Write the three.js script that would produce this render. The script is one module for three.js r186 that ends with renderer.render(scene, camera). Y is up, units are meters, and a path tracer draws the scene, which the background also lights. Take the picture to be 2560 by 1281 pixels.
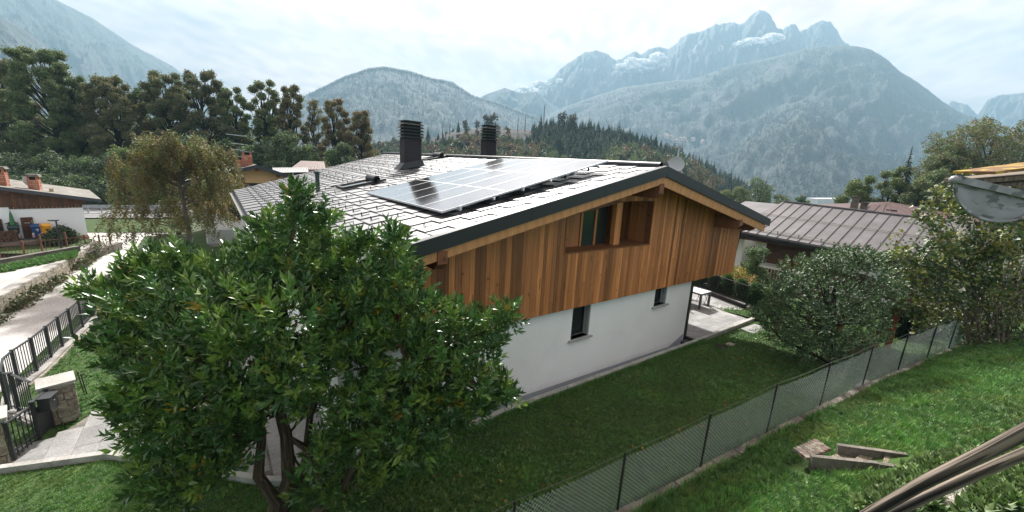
import * as THREE from 'three';
import { mergeGeometries, mergeVertices } from 'three/addons/utils/BufferGeometryUtils.js';

// ---------- camera, sky, sun, exposure ----------
const scene = new THREE.Scene();
const CAM = [-9.906, 5.987, 6.371], YAW = 0.6463, PITCH = 0.214, ROLL = 0.0526, FPX = 994.8, CX = 1280, CY = 640.5;
const camera = new THREE.PerspectiveCamera(2 * Math.atan(CY / FPX) * 180 / Math.PI, 2, 0.1, 20000);
camera.position.set(...CAM);
camera.lookAt(CAM[0] + Math.sin(YAW) * Math.cos(PITCH), CAM[1] - Math.sin(PITCH), CAM[2] - Math.cos(YAW) * Math.cos(PITCH));
camera.rotateZ(ROLL);
camera.updateMatrixWorld(true);
const renderer = new THREE.WebGLRenderer({ antialias: true });
renderer.toneMapping = THREE.LinearToneMapping;
renderer.toneMappingExposure = 3.05;
renderer.shadowMap.enabled = true;
const SKYL = 0.40;
const SUN_AZ = 30 * Math.PI / 180, SUN_EL = 43 * Math.PI / 180;
const SUN = new THREE.Vector3(Math.sin(SUN_AZ) * Math.cos(SUN_EL), Math.sin(SUN_EL), -Math.cos(SUN_AZ) * Math.cos(SUN_EL));
const sun = new THREE.DirectionalLight(new THREE.Color().setRGB(1, 0.975, 0.94), 5.0);
sun.position.copy(SUN).multiplyScalar(120); sun.target.position.set(0, 0, 0);
sun.castShadow = true; sun.shadow.radius = 5;
Object.assign(sun.shadow.camera, { left: -70, right: 70, top: 70, bottom: -70, near: 1, far: 320 }); sun.shadow.mapSize.set(4096, 4096);
scene.add(sun, sun.target);
scene.fog = new THREE.FogExp2(new THREE.Color().setRGB(0.44, 0.76, 1.0), 0.00028);

// ---------- small maths ----------
const V = (x, y, z) => new THREE.Vector3(x, y, z), R = Math.PI / 180;
const rngOf = s => () => { s |= 0; s = s + 0x6D2B79F5 | 0; let t = Math.imul(s ^ s >>> 15, 1 | s); t = t + Math.imul(t ^ t >>> 7, 61 | t) ^ t; return ((t ^ t >>> 14) >>> 0) / 4294967296; };
let rnd = rngOf(7);
const rr = (a, b) => a + (b - a) * rnd(), lerp = (a, b, t) => a + (b - a) * t, clamp = (x, a = 0, b = 1) => Math.min(b, Math.max(a, x)), sst = (a, b, x) => { const t = clamp((x - a) / (b - a)); return t * t * (3 - 2 * t); };
const hsh = (x, y, s = 0) => { let h = Math.imul(x | 0, 374761393) + Math.imul(y | 0, 668265263) + Math.imul(s | 0, 2147483647 ^ 974711) | 0; h = Math.imul(h ^ h >>> 13, 1274126177); return ((h ^ h >>> 16) >>> 0) / 4294967296; };
function vn(x, y, s = 0, p = 0) { // value noise, period p if given
  const xi = Math.floor(x), yi = Math.floor(y), u = x - xi, v = y - yi, a = u * u * (3 - 2 * u), b = v * v * (3 - 2 * v);
  const w = p ? n => ((n % p) + p) % p : n => n;
  return lerp(lerp(hsh(w(xi), w(yi), s), hsh(w(xi + 1), w(yi), s), a), lerp(hsh(w(xi), w(yi + 1), s), hsh(w(xi + 1), w(yi + 1), s), a), b);
}
function fbm(x, y, o = 4, s = 0, p = 0) { let t = 0, a = 0.5, n = 0; for (let i = 0; i < o; i++) { t += a * vn(x, y, s + i * 17, p); n += a; a *= 0.5; x *= 2; y *= 2; p *= 2; } return t / n; }
// a pixel of the 2560 x 1281 survey picture -> ray, and the place where it meets a level, an upright plane or a distance
const eX = V(0, 0, 0), eY = V(0, 0, 0), eZ = V(0, 0, 0); camera.matrixWorld.extractBasis(eX, eY, eZ);
const C0 = V(...CAM), ray = (px, py) => eX.clone().multiplyScalar((px - CX) / FPX).addScaledVector(eY, (CY - py) / FPX).sub(eZ);
const gnd = (px, py, y) => { const d = ray(px, py); return C0.clone().addScaledVector(d, (y - C0.y) / d.y); };
const atX = (px, py, x) => { const d = ray(px, py); return C0.clone().addScaledVector(d, (x - C0.x) / d.x); };
const atZ = (px, py, z) => { const d = ray(px, py); return C0.clone().addScaledVector(d, (z - C0.z) / d.z); };
const at = (px, py, depth) => C0.clone().addScaledVector(ray(px, py), depth);
const atH = (px, py, hd) => { const d = ray(px, py); return C0.clone().addScaledVector(d, hd / Math.hypot(d.x, d.z)); };

// ---------- sky: thin bright cloud, brightest round the veiled sun ----------
{
  const W = 2048, H = 1024, a = new Float32Array(W * H * 4);
  for (let j = 0; j < H; j++) {
    const el = ((j + 0.5) / H - 0.5) * Math.PI, y = Math.sin(el), c = Math.cos(el);
    for (let i = 0; i < W; i++) {
      const k = (j * W + i) * 4; a[k + 3] = 1;
      if (y < -0.02) { a[k] = 0.3; a[k + 1] = 0.33; a[k + 2] = 0.33; continue; }
      const az = ((i + 0.5) / W - 0.5) * 2 * Math.PI, x = Math.cos(az) * c, z = Math.sin(az) * c;
      const cs = x * SUN.x + y * SUN.y + z * SUN.z, q = 1 / (Math.max(y, 0) + 0.13), u = x * q, v = z * q;
      const big = fbm(u * 0.9 + 3.1, v * 0.9, 4, 5), str = fbm((u * 0.8 + v * 0.6) * 1.6, (v * 0.8 - u * 0.6) * 5.5, 5, 31), fine = fbm(u * 7, v * 9, 4, 77);
      let d = sst(0.3, 0.75, 0.5 * big + 0.32 * str + 0.18 * fine);
      const cp = Math.max(cs, 0), glow = 0.30 * Math.pow(cp, 5) + 1.6 * Math.pow(cp, 40);
      const rip = sst(0.3, 0.7, fbm((u - v) * 7 + 3 * big, (u + v) * 16 + 4 * big, 4, 131)), dk = sst(0.56, 0.72, fbm(u * 2.2 + 7, v * 2.2 + 1, 4, 91));
      const L = SKYL * (0.74 + 0.30 * (1 - d) + 0.34 * (fine - 0.5) + 0.30 * (rip - 0.45) - 0.24 * dk) + glow * (0.75 + 0.5 * (1 - d));
      const bl = 0.8 * (1 - sst(0.2, 0.9, cs)) * (0.4 + 0.6 * d);
      a[k] = L * (1.30 - 0.06 * bl); a[k + 1] = L * 0.935; a[k + 2] = L * (0.765 + 0.07 * bl);
    }
  }
  const t = new THREE.DataTexture(a, W, H, THREE.RGBAFormat, THREE.FloatType);
  t.mapping = THREE.EquirectangularReflectionMapping; t.magFilter = t.minFilter = THREE.LinearFilter; t.needsUpdate = true;
  scene.background = t; scene.environment = t;
}

// ---------- builders ----------
const used = {};
const numbered = n => { const k = used[n] = (used[n] ?? -1) + 1; return k ? `${n}_${String(k).padStart(3, '0')}` : n; };
function thing(name, label, category, group, p) {
  const o = new THREE.Group(); o.name = numbered(name); o.userData = { label, category }; if (group) o.userData.group = group; if (p) o.position.copy(p); scene.add(o); return o;
}
function mesh(geo, mat, name, parent = scene, extra) {
  const m = new THREE.Mesh(geo, mat); m.name = parent === scene ? numbered(name) : name; m.castShadow = m.receiveShadow = true; parent.add(m); if (extra) Object.assign(m.userData, extra); return m;
}
const struct = (geo, mat, name) => mesh(geo, mat, name, scene, { kind: 'structure' });
const single = (geo, mat, name, label, category, group) => mesh(geo, mat, name, scene, group ? { label, category, group } : { label, category });
function copyOf(o, label, p) { const c = o.clone(); c.name = numbered(o.name.replace(/_\d{3}$/, '')); c.userData = { ...o.userData }; if (label) c.userData.label = label; if (p) c.position.copy(p); scene.add(c); return c; }
// eight corners: bottom 4 then top 4 (counter-clockwise from above), uv in metres
function hexa(p, us = 1, uo = 0, vo = 0) {
  const F = [[4, 5, 6, 7], [3, 2, 1, 0], [0, 1, 5, 4], [1, 2, 6, 5], [2, 3, 7, 6], [3, 0, 4, 7]], pos = [], uv = [], idx = [];
  for (const f of F) {
    const [a, b, c, d] = f.map(i => p[i]), b0 = pos.length / 3, e = b.clone().sub(a), n = e.clone().cross(d.clone().sub(a)), L = e.length() || 1, ex = e.clone().divideScalar(L), ey = n.clone().normalize().cross(ex);
    for (const q of [a, b, c, d]) { pos.push(q.x, q.y, q.z); const w = q.clone().sub(a); uv.push(w.dot(ex) * us + uo, w.dot(ey) * us + vo); }
    idx.push(b0, b0 + 1, b0 + 2, b0, b0 + 2, b0 + 3);
  }
  const g = new THREE.BufferGeometry(); g.setAttribute('position', new THREE.Float32BufferAttribute(pos, 3)); g.setAttribute('uv', new THREE.Float32BufferAttribute(uv, 2)); g.setIndex(idx); g.computeVertexNormals(); return g;
}
// box by ranges; uv metres
const bx = (x0, x1, y0, y1, z0, z1, uo = 0, vo = 0) => hexa([V(x0, y0, z1), V(x1, y0, z1), V(x1, y0, z0), V(x0, y0, z0), V(x0, y1, z1), V(x1, y1, z1), V(x1, y1, z0), V(x0, y1, z0)], 1, uo, vo);
const box = (w, h, d, x = 0, y = 0, z = 0) => bx(x - w / 2, x + w / 2, y - h / 2, y + h / 2, z - d / 2, z + d / 2);
// bar from a to b with cross-section w (sideways) x h (up)
function bar(a, b, w, h, up = V(0, 1, 0), uo = 0) {
  const d = b.clone().sub(a).normalize(), s = d.clone().cross(up).normalize().multiplyScalar(w / 2), u = s.clone().cross(d).normalize().multiplyScalar(h / 2);
  const c = (p, i, j) => p.clone().addScaledVector(s, i).addScaledVector(u, j);
  return hexa([c(a, -1, -1), c(a, 1, -1), c(b, 1, -1), c(b, -1, -1), c(a, -1, 1), c(a, 1, 1), c(b, 1, 1), c(b, -1, 1)], 1, uo);
}
// slab below four top corners (counter-clockwise from above)
const slab = (p, t, dn = V(0, -1, 0)) => hexa([...p.map(q => q.clone().addScaledVector(dn, t)), ...p.map(q => q.clone())]);
function tube(pts, r, seg = 6, r2 = r) { // tapered tube through points
  const n = pts.length, pos = [], idx = [], uv = []; let up = V(0.13, 0.9, 0.31).normalize(), len = 0;
  for (let i = 0; i < n; i++) {
    const t = pts[Math.min(i + 1, n - 1)].clone().sub(pts[Math.max(i - 1, 0)]).normalize(); if (Math.abs(t.dot(up)) > 0.95) up = V(0.9, 0.1, 0.4).normalize();
    const s = t.clone().cross(up).normalize(), u = s.clone().cross(t).normalize(), rad = lerp(r, r2, i / (n - 1)); up = u; if (i) len += pts[i].distanceTo(pts[i - 1]);
    for (let k = 0; k <= seg; k++) { const q = k / seg * Math.PI * 2, p = pts[i].clone().addScaledVector(s, Math.cos(q) * rad).addScaledVector(u, Math.sin(q) * rad); pos.push(p.x, p.y, p.z); uv.push(k / seg * 6.28 * r, len); }
  }
  for (let i = 0; i < n - 1; i++) for (let k = 0; k < seg; k++) { const a = i * (seg + 1) + k, b = a + seg + 1; idx.push(a, a + 1, b, a + 1, b + 1, b); }
  const g = new THREE.BufferGeometry(); g.setAttribute('position', new THREE.Float32BufferAttribute(pos, 3)); g.setAttribute('uv', new THREE.Float32BufferAttribute(uv, 2)); g.setIndex(idx); g.computeVertexNormals(); return g;
}
const cyl = (r0, r1, h, x, y, z, n = 14) => { const g = new THREE.CylinderGeometry(r1, r0, h, n); g.translate(x, y + h / 2, z); return g; };
const fuse = gs => mergeGeometries(gs.map(g => { const q = g.index ? g : g; for (const k of Object.keys(q.attributes)) if (!['position', 'normal', 'uv'].includes(k)) q.deleteAttribute(k); return q; }));
function grid(nu, nv, f, uvf) { // sheet
  const pos = [], uv = [], idx = [];
  for (let j = 0; j <= nv; j++) for (let i = 0; i <= nu; i++) { const p = f(i / nu, j / nv); pos.push(p.x, p.y, p.z); const q = uvf ? uvf(p, i / nu, j / nv) : [p.x, p.z]; uv.push(q[0], q[1]); }
  for (let j = 0; j < nv; j++) for (let i = 0; i < nu; i++) { const a = j * (nu + 1) + i, b = a + nu + 1; idx.push(a, a + 1, b, a + 1, b + 1, b); }
  const g = new THREE.BufferGeometry(); g.setAttribute('position', new THREE.Float32BufferAttribute(pos, 3)); g.setAttribute('uv', new THREE.Float32BufferAttribute(uv, 2)); g.setIndex(idx); g.computeVertexNormals(); return g;
}
// ---------- textures and materials ----------
function tex(n, f, rep = 1, h = n) { // colour texture from linear-ish sRGB 0..1 values; rep = metres one tile covers
  const a = new Uint8Array(n * h * 4);
  for (let j = 0; j < h; j++) for (let i = 0; i < n; i++) { const c = f(i / n, j / h, i, j), k = (j * n + i) * 4; a[k] = clamp(c[0]) * 255; a[k + 1] = clamp(c[1]) * 255; a[k + 2] = clamp(c[2]) * 255; a[k + 3] = 255; }
  const t = new THREE.DataTexture(a, n, h); t.wrapS = t.wrapT = THREE.RepeatWrapping; t.magFilter = THREE.LinearFilter; t.minFilter = THREE.LinearMipmapLinearFilter; t.generateMipmaps = true; t.colorSpace = THREE.SRGBColorSpace;
  Array.isArray(rep) ? t.repeat.set(1 / rep[0], 1 / rep[1]) : t.repeat.set(1 / rep, 1 / rep); t.needsUpdate = true; return t;
}
const bumpTex = (n, f, rep) => { const t = tex(n, (u, v, i, j) => { const q = f(u, v, i, j); return [q, q, q]; }, rep); t.colorSpace = THREE.NoColorSpace; return t; };
const lin = (r, g, b) => new THREE.Color().setRGB(r, g, b);
const mat = (c, rough = 0.8, o = {}) => new THREE.MeshStandardMaterial({ color: Array.isArray(c) ? lin(...c) : c, roughness: rough, ...o });
const phy = (c, rough, o = {}) => new THREE.MeshPhysicalMaterial({ color: Array.isArray(c) ? lin(...c) : c, roughness: rough, ...o });
const leafMat = (c, tr = 0.35, rough = 0.55) => phy(c, Math.max(rough, 0.55), { transmission: tr, thickness: 0, side: THREE.DoubleSide, ior: 1.4 });
// ---------- mountains ----------
const forestTex = tex(512, (u, v) => { const a = fbm(u * 8, v * 8, 5, 3, 8), b = vn(u * 90, v * 90, 9, 90), c = vn(u * 170, v * 170, 19, 170), e = vn(u * 14, v * 14, 39, 14), f = vn(u * 34, v * 34, 49, 34), m = 0.55 + 1.0 * (a - 0.5) + 0.4 * (b - 0.5) + 0.3 * (c - 0.5) + 0.45 * (e - 0.5) + 0.6 * (f - 0.5); return [0.15 * m + 0.03, 0.2 * m + 0.04, 0.15 * m + 0.03]; }, 420);
const rockTex = tex(512, (u, v) => { const a = fbm(u * 7, v * 7, 6, 4, 7), b = sst(0.5, 0.62, fbm(u * 5, v * 5, 5, 24, 5)), m = 0.42 + 0.75 * (a - 0.5); return [lerp(m, 0.2 * m + 0.12, b * 0.7), lerp(m, 0.25 * m + 0.15, b * 0.7), lerp(m * 0.98, 0.2 * m + 0.1, b * 0.7)]; }, 700);
const forestBump = bumpTex(512, (u, v) => 0.3 * vn(u * 90, v * 90, 9, 90) + 0.3 * vn(u * 14, v * 14, 39, 14) + 0.4 * vn(u * 34, v * 34, 49, 34), 420);
const MAT_FOREST = mat([0.72, 0.72, 0.72], 0.95, { map: forestTex, bumpMap: forestBump, bumpScale: 5 });
const MAT_ROCK = mat([0.4, 0.4, 0.4], 0.95, { map: rockTex });
const woods = [];
function crestAt(pts, px) { for (let i = 0; i < pts.length - 1; i++) if (px <= pts[i + 1][0]) { const t = (px - pts[i][0]) / (pts[i + 1][0] - pts[i][0]); return lerp(pts[i][1], pts[i + 1][1], clamp(t)); } return pts[pts.length - 1][1]; }
function mountain(name, pts, D, foot, baseY, m, seed, o = {}) {
  const nu = o.nu ?? 300, nv = 64, x0 = pts[0][0], x1 = pts[pts.length - 1][0], jag = o.jag ?? 0.0006, spur = o.spur ?? 0.06, fq = o.fq ?? 9;
  const at3 = (u, v) => {
    const px = lerp(x0, x1, u), py = crestAt(pts, px), k = v * (nv + 6) / nv, dd = D * (1 + 0.10 * (fbm(u * 3, 1.5, 3, seed) - 0.5));
    const top = atH(px, py, dd); top.y += dd * jag * (fbm(u * 160, 0.3, 3, seed + 5) - 0.5) * 2;
    if (k > 1) { const b = (k - 1) * nv / 6; const p = atH(px, py, dd * (1 + 0.25 * b)); return V(p.x, lerp(top.y, baseY, b * 0.9), p.z); }
    const w = 1 - k; // 0 at the crest, 1 at the foot
    const hd = lerp(dd, foot, w), p = atH(px, py, hd), prof = Math.pow(1 - w, o.pow ?? 1.25);
    const rg = (a, b, k) => 1 - 2 * Math.abs(fbm(a, b, 4, seed + k) - 0.5), wig = (0.65 * rg(u * fq + w * 2.1, w * 4.5 + 4, 9) + 0.35 * rg(u * fq * 2.7 - w * 3, w * 11, 29) - 0.72) * spur * D * Math.sin(Math.PI * Math.min(1, w * 1.1 + 0.05));
    const y = lerp(baseY, top.y, prof) + wig * (w > 0.03 ? 1 : w / 0.03);
    return V(p.x, Math.min(y, C0.y + (top.y - C0.y) * hd / dd * 1.02 - 0.002 * D * Math.min(w * 12, 1)), p.z);
  }, g = grid(nu, nv + 6, at3, (p, u, v) => [u * D * (x1 - x0) / FPX * 0.8, v * Math.hypot(D - foot, 0.3 * D) * 1.05]);
  if (o.wood) woods.push([name, at3, o.wood, nv / (nv + 6)]);
  return struct(g, m, name);
}
mountain('mountain_slope', [[-520, -260], [-200, -150], [0, -70], [140, 0], [230, 45], [330, 112], [430, 165], [520, 236], [600, 280], [760, 330], [900, 380]], 3700, 1500, -60, MAT_FOREST, 11, { wood: 9000, spur: 0.05 });
mountain('mountain_spur', [[-520, -160], [-200, -40], [0, 42], [60, 75], [130, 128], [200, 200], [280, 260], [420, 330]], 2100, 900, -60, MAT_FOREST, 12, { spur: 0.05 });
mountain('wooded_hill', [[600, 330], [700, 270], [770, 235], [860, 191], [920, 171], [960, 166], [1020, 176], [1080, 195], [1130, 204], [1180, 238], [1250, 258], [1350, 296], [1450, 330], [1600, 380]], 2500, 900, -60, MAT_FOREST, 13, { wood: 9000, jag: 0.0012, spur: 0.05 });
mountain('distant_hill', [[1120, 300], [1180, 255], [1215, 236], [1262, 220], [1300, 232], [1340, 228], [1380, 262], [1460, 300], [1560, 340]], 3300, 2000, -60, MAT_FOREST, 14);
mountain('rocky_massif', [[1250, 300], [1340, 232], [1386, 190], [1404, 170], [1432, 150], [1462, 131], [1488, 125], [1520, 136], [1540, 152], [1566, 140], [1590, 128], [1600, 138], [1622, 124], [1650, 117], [1672, 122], [1692, 110], [1700, 96], [1724, 84], [1756, 78], [1784, 62], [1812, 58], [1836, 56], [1850, 62], [1868, 50], [1880, 36], [1898, 25], [1912, 26], [1930, 42], [1944, 70], [1958, 74], [1976, 61], [1990, 62], [2000, 78], [2014, 74], [2032, 60], [2044, 54], [2060, 50], [2078, 56], [2092, 72], [2104, 96], [2130, 118], [2220, 170], [2330, 260]], 4200, 2700, 60, MAT_ROCK, 15, { nu: 520, jag: 0.003, spur: 0.09, fq: 26, pow: 1.0 });
mountain('great_mountain', [[1180, 380], [1330, 310], [1410, 268], [1490, 240], [1560, 218], [1650, 206], [1740, 196], [1830, 164], [1920, 146], [2010, 122], [2080, 112], [2140, 115], [2180, 124], [2215, 146], [2250, 178], [2290, 202], [2330, 232], [2370, 262], [2410, 284], [2450, 296], [2540, 330], [2700, 380]], 3000, 1250, -60, MAT_FOREST, 16, { wood: 15000, nu: 400, jag: 0.0008, spur: 0.07, fq: 10 });
mountain('foothill', [[1500, 470], [1640, 410], [1760, 350], [1880, 300], [1950, 268], [2020, 245], [2070, 262], [2140, 300], [2240, 360], [2340, 400], [2460, 420], [2700, 440]], 2250, 800, -60, MAT_FOREST, 17, { wood: 14000, jag: 0.001, spur: 0.06 });
mountain('misty_ridge', [[2300, 330], [2380, 252], [2420, 262], [2445, 288], [2470, 250], [2500, 238], [2560, 232], [2640, 200], [2760, 260]], 4300, 3000, 60, MAT_ROCK, 18, { jag: 0.001 });
// ---------- the ground of the valley ----------
const farGround = mat([0.05, 0.075, 0.035], 0.95);
struct(grid(60, 60, (u, v) => { const x = lerp(-1, 1, u), z = lerp(-1, 1, v), X = Math.sign(x) * x * x * 5000, Z = Math.sign(z) * z * z * 5000, r = Math.hypot(X, Z); return V(X, -1.15 - 30 * sst(95, 260, r) * (Z < 40 ? 1 : 0) - 40 * sst(300, 1200, r), Z); }), farGround, 'valley_floor');

// ---------- small clouds clinging to the peaks ----------
{
  const cm = mat([0.9, 0.9, 0.9], 1.0), ico = new THREE.IcosahedronGeometry(1, 1), r = rngOf(404);
  const cloud = (pts, D, label) => { const g = []; for (const [px, py, wx, wy, n] of pts) for (let i = 0; i < n * 2.5; i++) { const a = r() * 6.283, q = Math.pow(r(), 0.6), x = Math.cos(a) * q, y = Math.sin(a) * q, p = atH(px + x * wx, py + y * wy * 1.5 - 4 * (1 - q), D + (r() - 0.5) * 120), k = (0.25 + 1.0 * (1 - q)) * (0.5 + 0.8 * r()) * wy * 0.42 * D / FPX; g.push(ico.clone().scale(k * 1.5, k, k * 1.2).translate(p.x, p.y, p.z)); } single(fuse(g), cm, 'cloud', label, 'cloud', 'clouds on the rocky peaks'); };
  cloud([[1600, 164, 50, 12, 120], [1560, 170, 28, 8, 50], [1645, 150, 24, 13, 70], [1580, 156, 20, 9, 40]], 3700, 'long ragged cloud below the left rocky peaks'); cloud([[1890, 106, 46, 8, 90], [1935, 96, 30, 9, 80], [1852, 112, 22, 6, 40]], 3700, 'thin cloud bank just below the highest summit'); cloud([[1350, 212, 30, 8, 50], [1310, 226, 30, 6, 40], [1400, 204, 12, 5, 24]], 3700, 'cloud at the left foot of the rocky massif');
}
// ---------- shared materials ----------
const plasterBump = bumpTex(512, (u, v) => 0.5 * vn(u * 170, v * 170, 2, 170) + 0.5 * fbm(u * 20, v * 20, 4, 8, 20), 1.6);
const MAT = {
  anth: mat([0.020, 0.024, 0.026], 0.45, { metalness: 0.1 }), black: mat([0.012, 0.013, 0.014], 0.5), fence: mat([0.018, 0.021, 0.024], 0.5),
  plaster: mat([0.95, 0.95, 0.94], 0.92, { bumpMap: plasterBump, bumpScale: 0.006, map: tex(512, (u, v) => { const s = 0.93 + 0.05 * fbm(u * 6, v * 6, 5, 61, 6) - 0.02 * sst(0.6, 0.8, fbm(u * 3, v * 9, 4, 62, 3)); return [s, s, s * 0.995]; }, 4) }),
  plinth: mat([0.36, 0.38, 0.42], 0.9, { bumpMap: plasterBump, bumpScale: 0.004 }),
  steel: mat([0.5, 0.5, 0.5], 0.35, { metalness: 0.9 }), glass: phy([0.02, 0.028, 0.026], 0.06, { ior: 1.5 }), dark: mat([0.015, 0.015, 0.015], 0.8),
  frameGrey: mat([0.42, 0.43, 0.42], 0.6), stoneSill: mat([0.38, 0.38, 0.36], 0.8),
};
const woodTex = (seed, n = 256) => tex(n, (u, v) => { // boards: grain runs along v
  const w = fbm(u * 3, v * 2, 3, seed, 3), g = Math.sin((u * 22 + w * 7) * 6.283) * 0.5 + 0.5, f = vn(u * 96, v * 6, seed + 3, 96), f2 = vn(u * 40, v * 3, seed + 5, 40), lo = fbm(u * 2, v * 3, 3, seed + 9, 2);
  const t = 0.76 + 0.12 * (g - 0.5) - 0.16 * Math.pow(g, 8) + 0.16 * (f - 0.5) + 0.16 * (f2 - 0.5) + 0.14 * (lo - 0.5), kn = sst(0.93, 0.96, vn(u * 5, v * 13, seed + 40, 65)) * 0.2; const q = t - kn;
  return [q, q * 0.96, q * 0.9]; }, [0.5, 3], n * 2);
const W1 = woodTex(3), W2 = woodTex(8), W3 = woodTex(21);
const plankMats = []; { const r = rngOf(5); for (let i = 0; i < 10; i++) { const k = [0.5, 0.75, 0.95, 1.15, 1.45, 0.6, 1.0, 0.85, 1.3, 1.08][i], h = (r() - 0.5) * 0.16; plankMats.push(mat([0.80 * k, (0.345 + 0.04 * h) * k * (1 - h * 0.4), 0.125 * k * (1 - h)], 0.62, { map: [W1, W2, W3][i % 3], bumpMap: W1, bumpScale: 0.002 })); } }
const MAT_FIR = mat([0.95, 0.50, 0.215], 0.6, { map: W2 }), MAT_BEAM = mat([0.36, 0.15, 0.07], 0.7, { map: W1 });
const tileMats = [0.94, 1.0, 1.06].map(k => phy([0.37 * k, 0.375 * k, 0.375 * k], 0.36, { metalness: 0.95, ior: 1.5 }));

// ---------- the main house ----------
const HY = 6.25, TAN = 0.227, EL = -9.2, ER = 7.38, ZW = -1.1, ZP = -0.9, PB = 2.33;
const roofY = (x, z, off = 0) => HY - TAN * Math.abs(x) - 0.0155 * z + off, zFar = x => -15.8 - (Math.min(x, 0) + 9.2) * 0.73 - Math.max(x, 0) * 0.2;
const RP = (x, z, off = 0) => V(x, roofY(x, z, off), z);
const house = thing('main_house', 'white house clad in brown larch boards under a dark tiled roof, foreground', 'house');
{
  const H = house, up = V(0, 1, 0);
  // white ground floor with its grey plinth; two windows are holes
  const winA = [-2.0, -1.26, 1.27], winB = [1.96, 2.66, 1.62]; // x0, x1, sill height
  const wallShape = new THREE.Shape([[-8.3, -0.6], [4.25, -0.6], [4.25, PB + 0.2], [-8.3, PB + 0.2]].map(p => new THREE.Vector2(...p)));
  for (const [a, b, s] of [winA, winB]) wallShape.holes.push(new THREE.Path([[a, s], [a, PB + 0.1], [b, PB + 0.1], [b, s]].map(p => new THREE.Vector2(...p))));
  const wg = new THREE.ExtrudeGeometry(wallShape, { depth: 0.34, bevelEnabled: false }); wg.translate(0, 0, ZW - 0.34);
  mesh(wg, MAT.plaster, 'wall', H);
  mesh(bx(-8.3, -7.96, -0.6, 4.2, -15.2, ZW - 0.342), MAT.plaster, 'wall', H);
  mesh(bx(3.91, 4.25, -0.6, PB - 0.02, -15, ZW - 0.342), MAT.plaster, 'wall', H);
  mesh(bx(-7.95, 6.9, -0.6, 4.2, -15.3, -15.0), MAT.plaster, 'wall', H);
  mesh(bx(-7.9, 3.9, PB - 0.25, PB - 0.02, -15, ZW - 0.35), MAT.plaster, 'ceiling', H);
  mesh(bx(-7.9, 3.9, -0.4, -0.3, -15, ZW - 0.35), MAT.stoneSill, 'floor', H);
  mesh(hexa([V(-8.32, -0.6, ZW + 0.012), V(4.26, -0.6, ZW + 0.012), V(4.26, -0.6, ZW), V(-8.32, -0.6, ZW), V(-8.32, 0.16, ZW + 0.012), V(3.3, -0.19, ZW + 0.012), V(3.3, -0.19, ZW), V(-8.32, 0.16, ZW)]), MAT.plinth, 'plinth', H);
  mesh(hexa([V(3.3, -0.55, ZW + 0.010), V(4.2, -0.2, ZW + 0.010), V(4.2, -0.2, ZW), V(3.3, -0.55, ZW), V(3.3, -0.19, ZW + 0.010), V(4.2, 0.14, ZW + 0.010), V(4.2, 0.14, ZW), V(3.3, -0.19, ZW)]), MAT.plinth, 'plinth', H);
  for (const [a, b, s] of [winA, winB]) {
    const w = mesh(fuse([bx(a, a + 0.06, s, PB + 0.1, ZW - 0.30, ZW - 0.22), bx(b - 0.06, b, s, PB + 0.1, ZW - 0.30, ZW - 0.22), bx(a + 0.06, b - 0.06, s, s + 0.09, ZW - 0.30, ZW - 0.22)]), MAT.black, 'window', H);
    mesh(bx(a + 0.06, b - 0.06, s + 0.09, PB + 0.1, ZW - 0.272, ZW - 0.25), MAT.glass, 'pane', w);
    mesh(bx(b - 0.03, b + 0.002, s, PB + 0.1, ZW - 0.21, ZW + 0.006), MAT.frameGrey, 'reveal_frame', w);
    mesh(bx(a - 0.10, b + 0.10, s - 0.055, s, ZW - 0.21, ZW + 0.09), MAT.stoneSill, 'sill', w);
    mesh(bx(b - 0.034, b - 0.031, s, PB, ZW - 0.11, ZW - 0.10), MAT.black, 'shutter_rail', w);
  }
  // upper floor: boards one by one, with the loggia left open
  const LX0 = -2.74, LX1 = 0.97, LY0 = 3.92, LYt = x => Math.min(roofY(x, ZP, -0.56), 5.25);
  const rb = rngOf(91); let x = -8.32, n = 0;
  const soff = xx => roofY(xx, ZP, -0.30);
  const board = (x0, x1, y0, yt, zz, m) => { const a = yt(x0), b = yt(x1), d = 0.028; return mesh(hexa([V(x0, y0, zz), V(x1, y0, zz), V(x1, y0, zz - d), V(x0, y0, zz - d), V(x0, a, zz), V(x1, b, zz), V(x1, b, zz - d), V(x0, a, zz - d)], 1, rb() * 3, rb() * 3), m, 'board', H); };
  while (x < 7.0) {
    let w = 0.095 + 0.105 * rb(); let x1 = x + w; if (x < LX0 && x1 > LX0 - 0.05) x1 = LX0; else if (x < LX1 && x1 > LX1 - 0.05) x1 = LX1; else if (x < 0 && x1 > 0) x1 = 0; if (x1 > 6.97) x1 = 7.05;
    const m = plankMats[Math.floor(rb() * 10)], z = ZP - 0.004 * rb(), g = 0.0035;
    if (x >= LX0 - 0.001 && x1 <= LX1 + 0.001) { board(x + g, x1 - g, PB, () => LY0, z, m); }
    else board(x + g, x1 - g, PB, soff, z, m);
    x = x1; n++;
  }
  // behind the boards: the closed upper storey, open at the loggia
  const core = new THREE.Shape([[-8.3, PB], [7.03, PB], [7.03, roofY(7.03, -1, -0.34)], [0, roofY(0, -1, -0.34)], [-8.3, roofY(-8.3, -1, -0.34)]].map(p => new THREE.Vector2(...p)));
  core.holes.push(new THREE.Path([[LX0, LY0 - 0.04], [LX0, LYt(LX0)], [0, 5.27], [LX1, LYt(LX1)], [LX1, LY0 - 0.04]].map(p => new THREE.Vector2(...p))));
  const cg = new THREE.ExtrudeGeometry(core, { depth: 0.2, bevelEnabled: false }); cg.translate(0, 0, ZP - 0.235); mesh(cg, MAT_BEAM, 'gable_wall', H);
  mesh(bx(6.85, 7.03, PB, 4.4, -15, ZP - 0.25), MAT_BEAM, 'side_wall', H);
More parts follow.
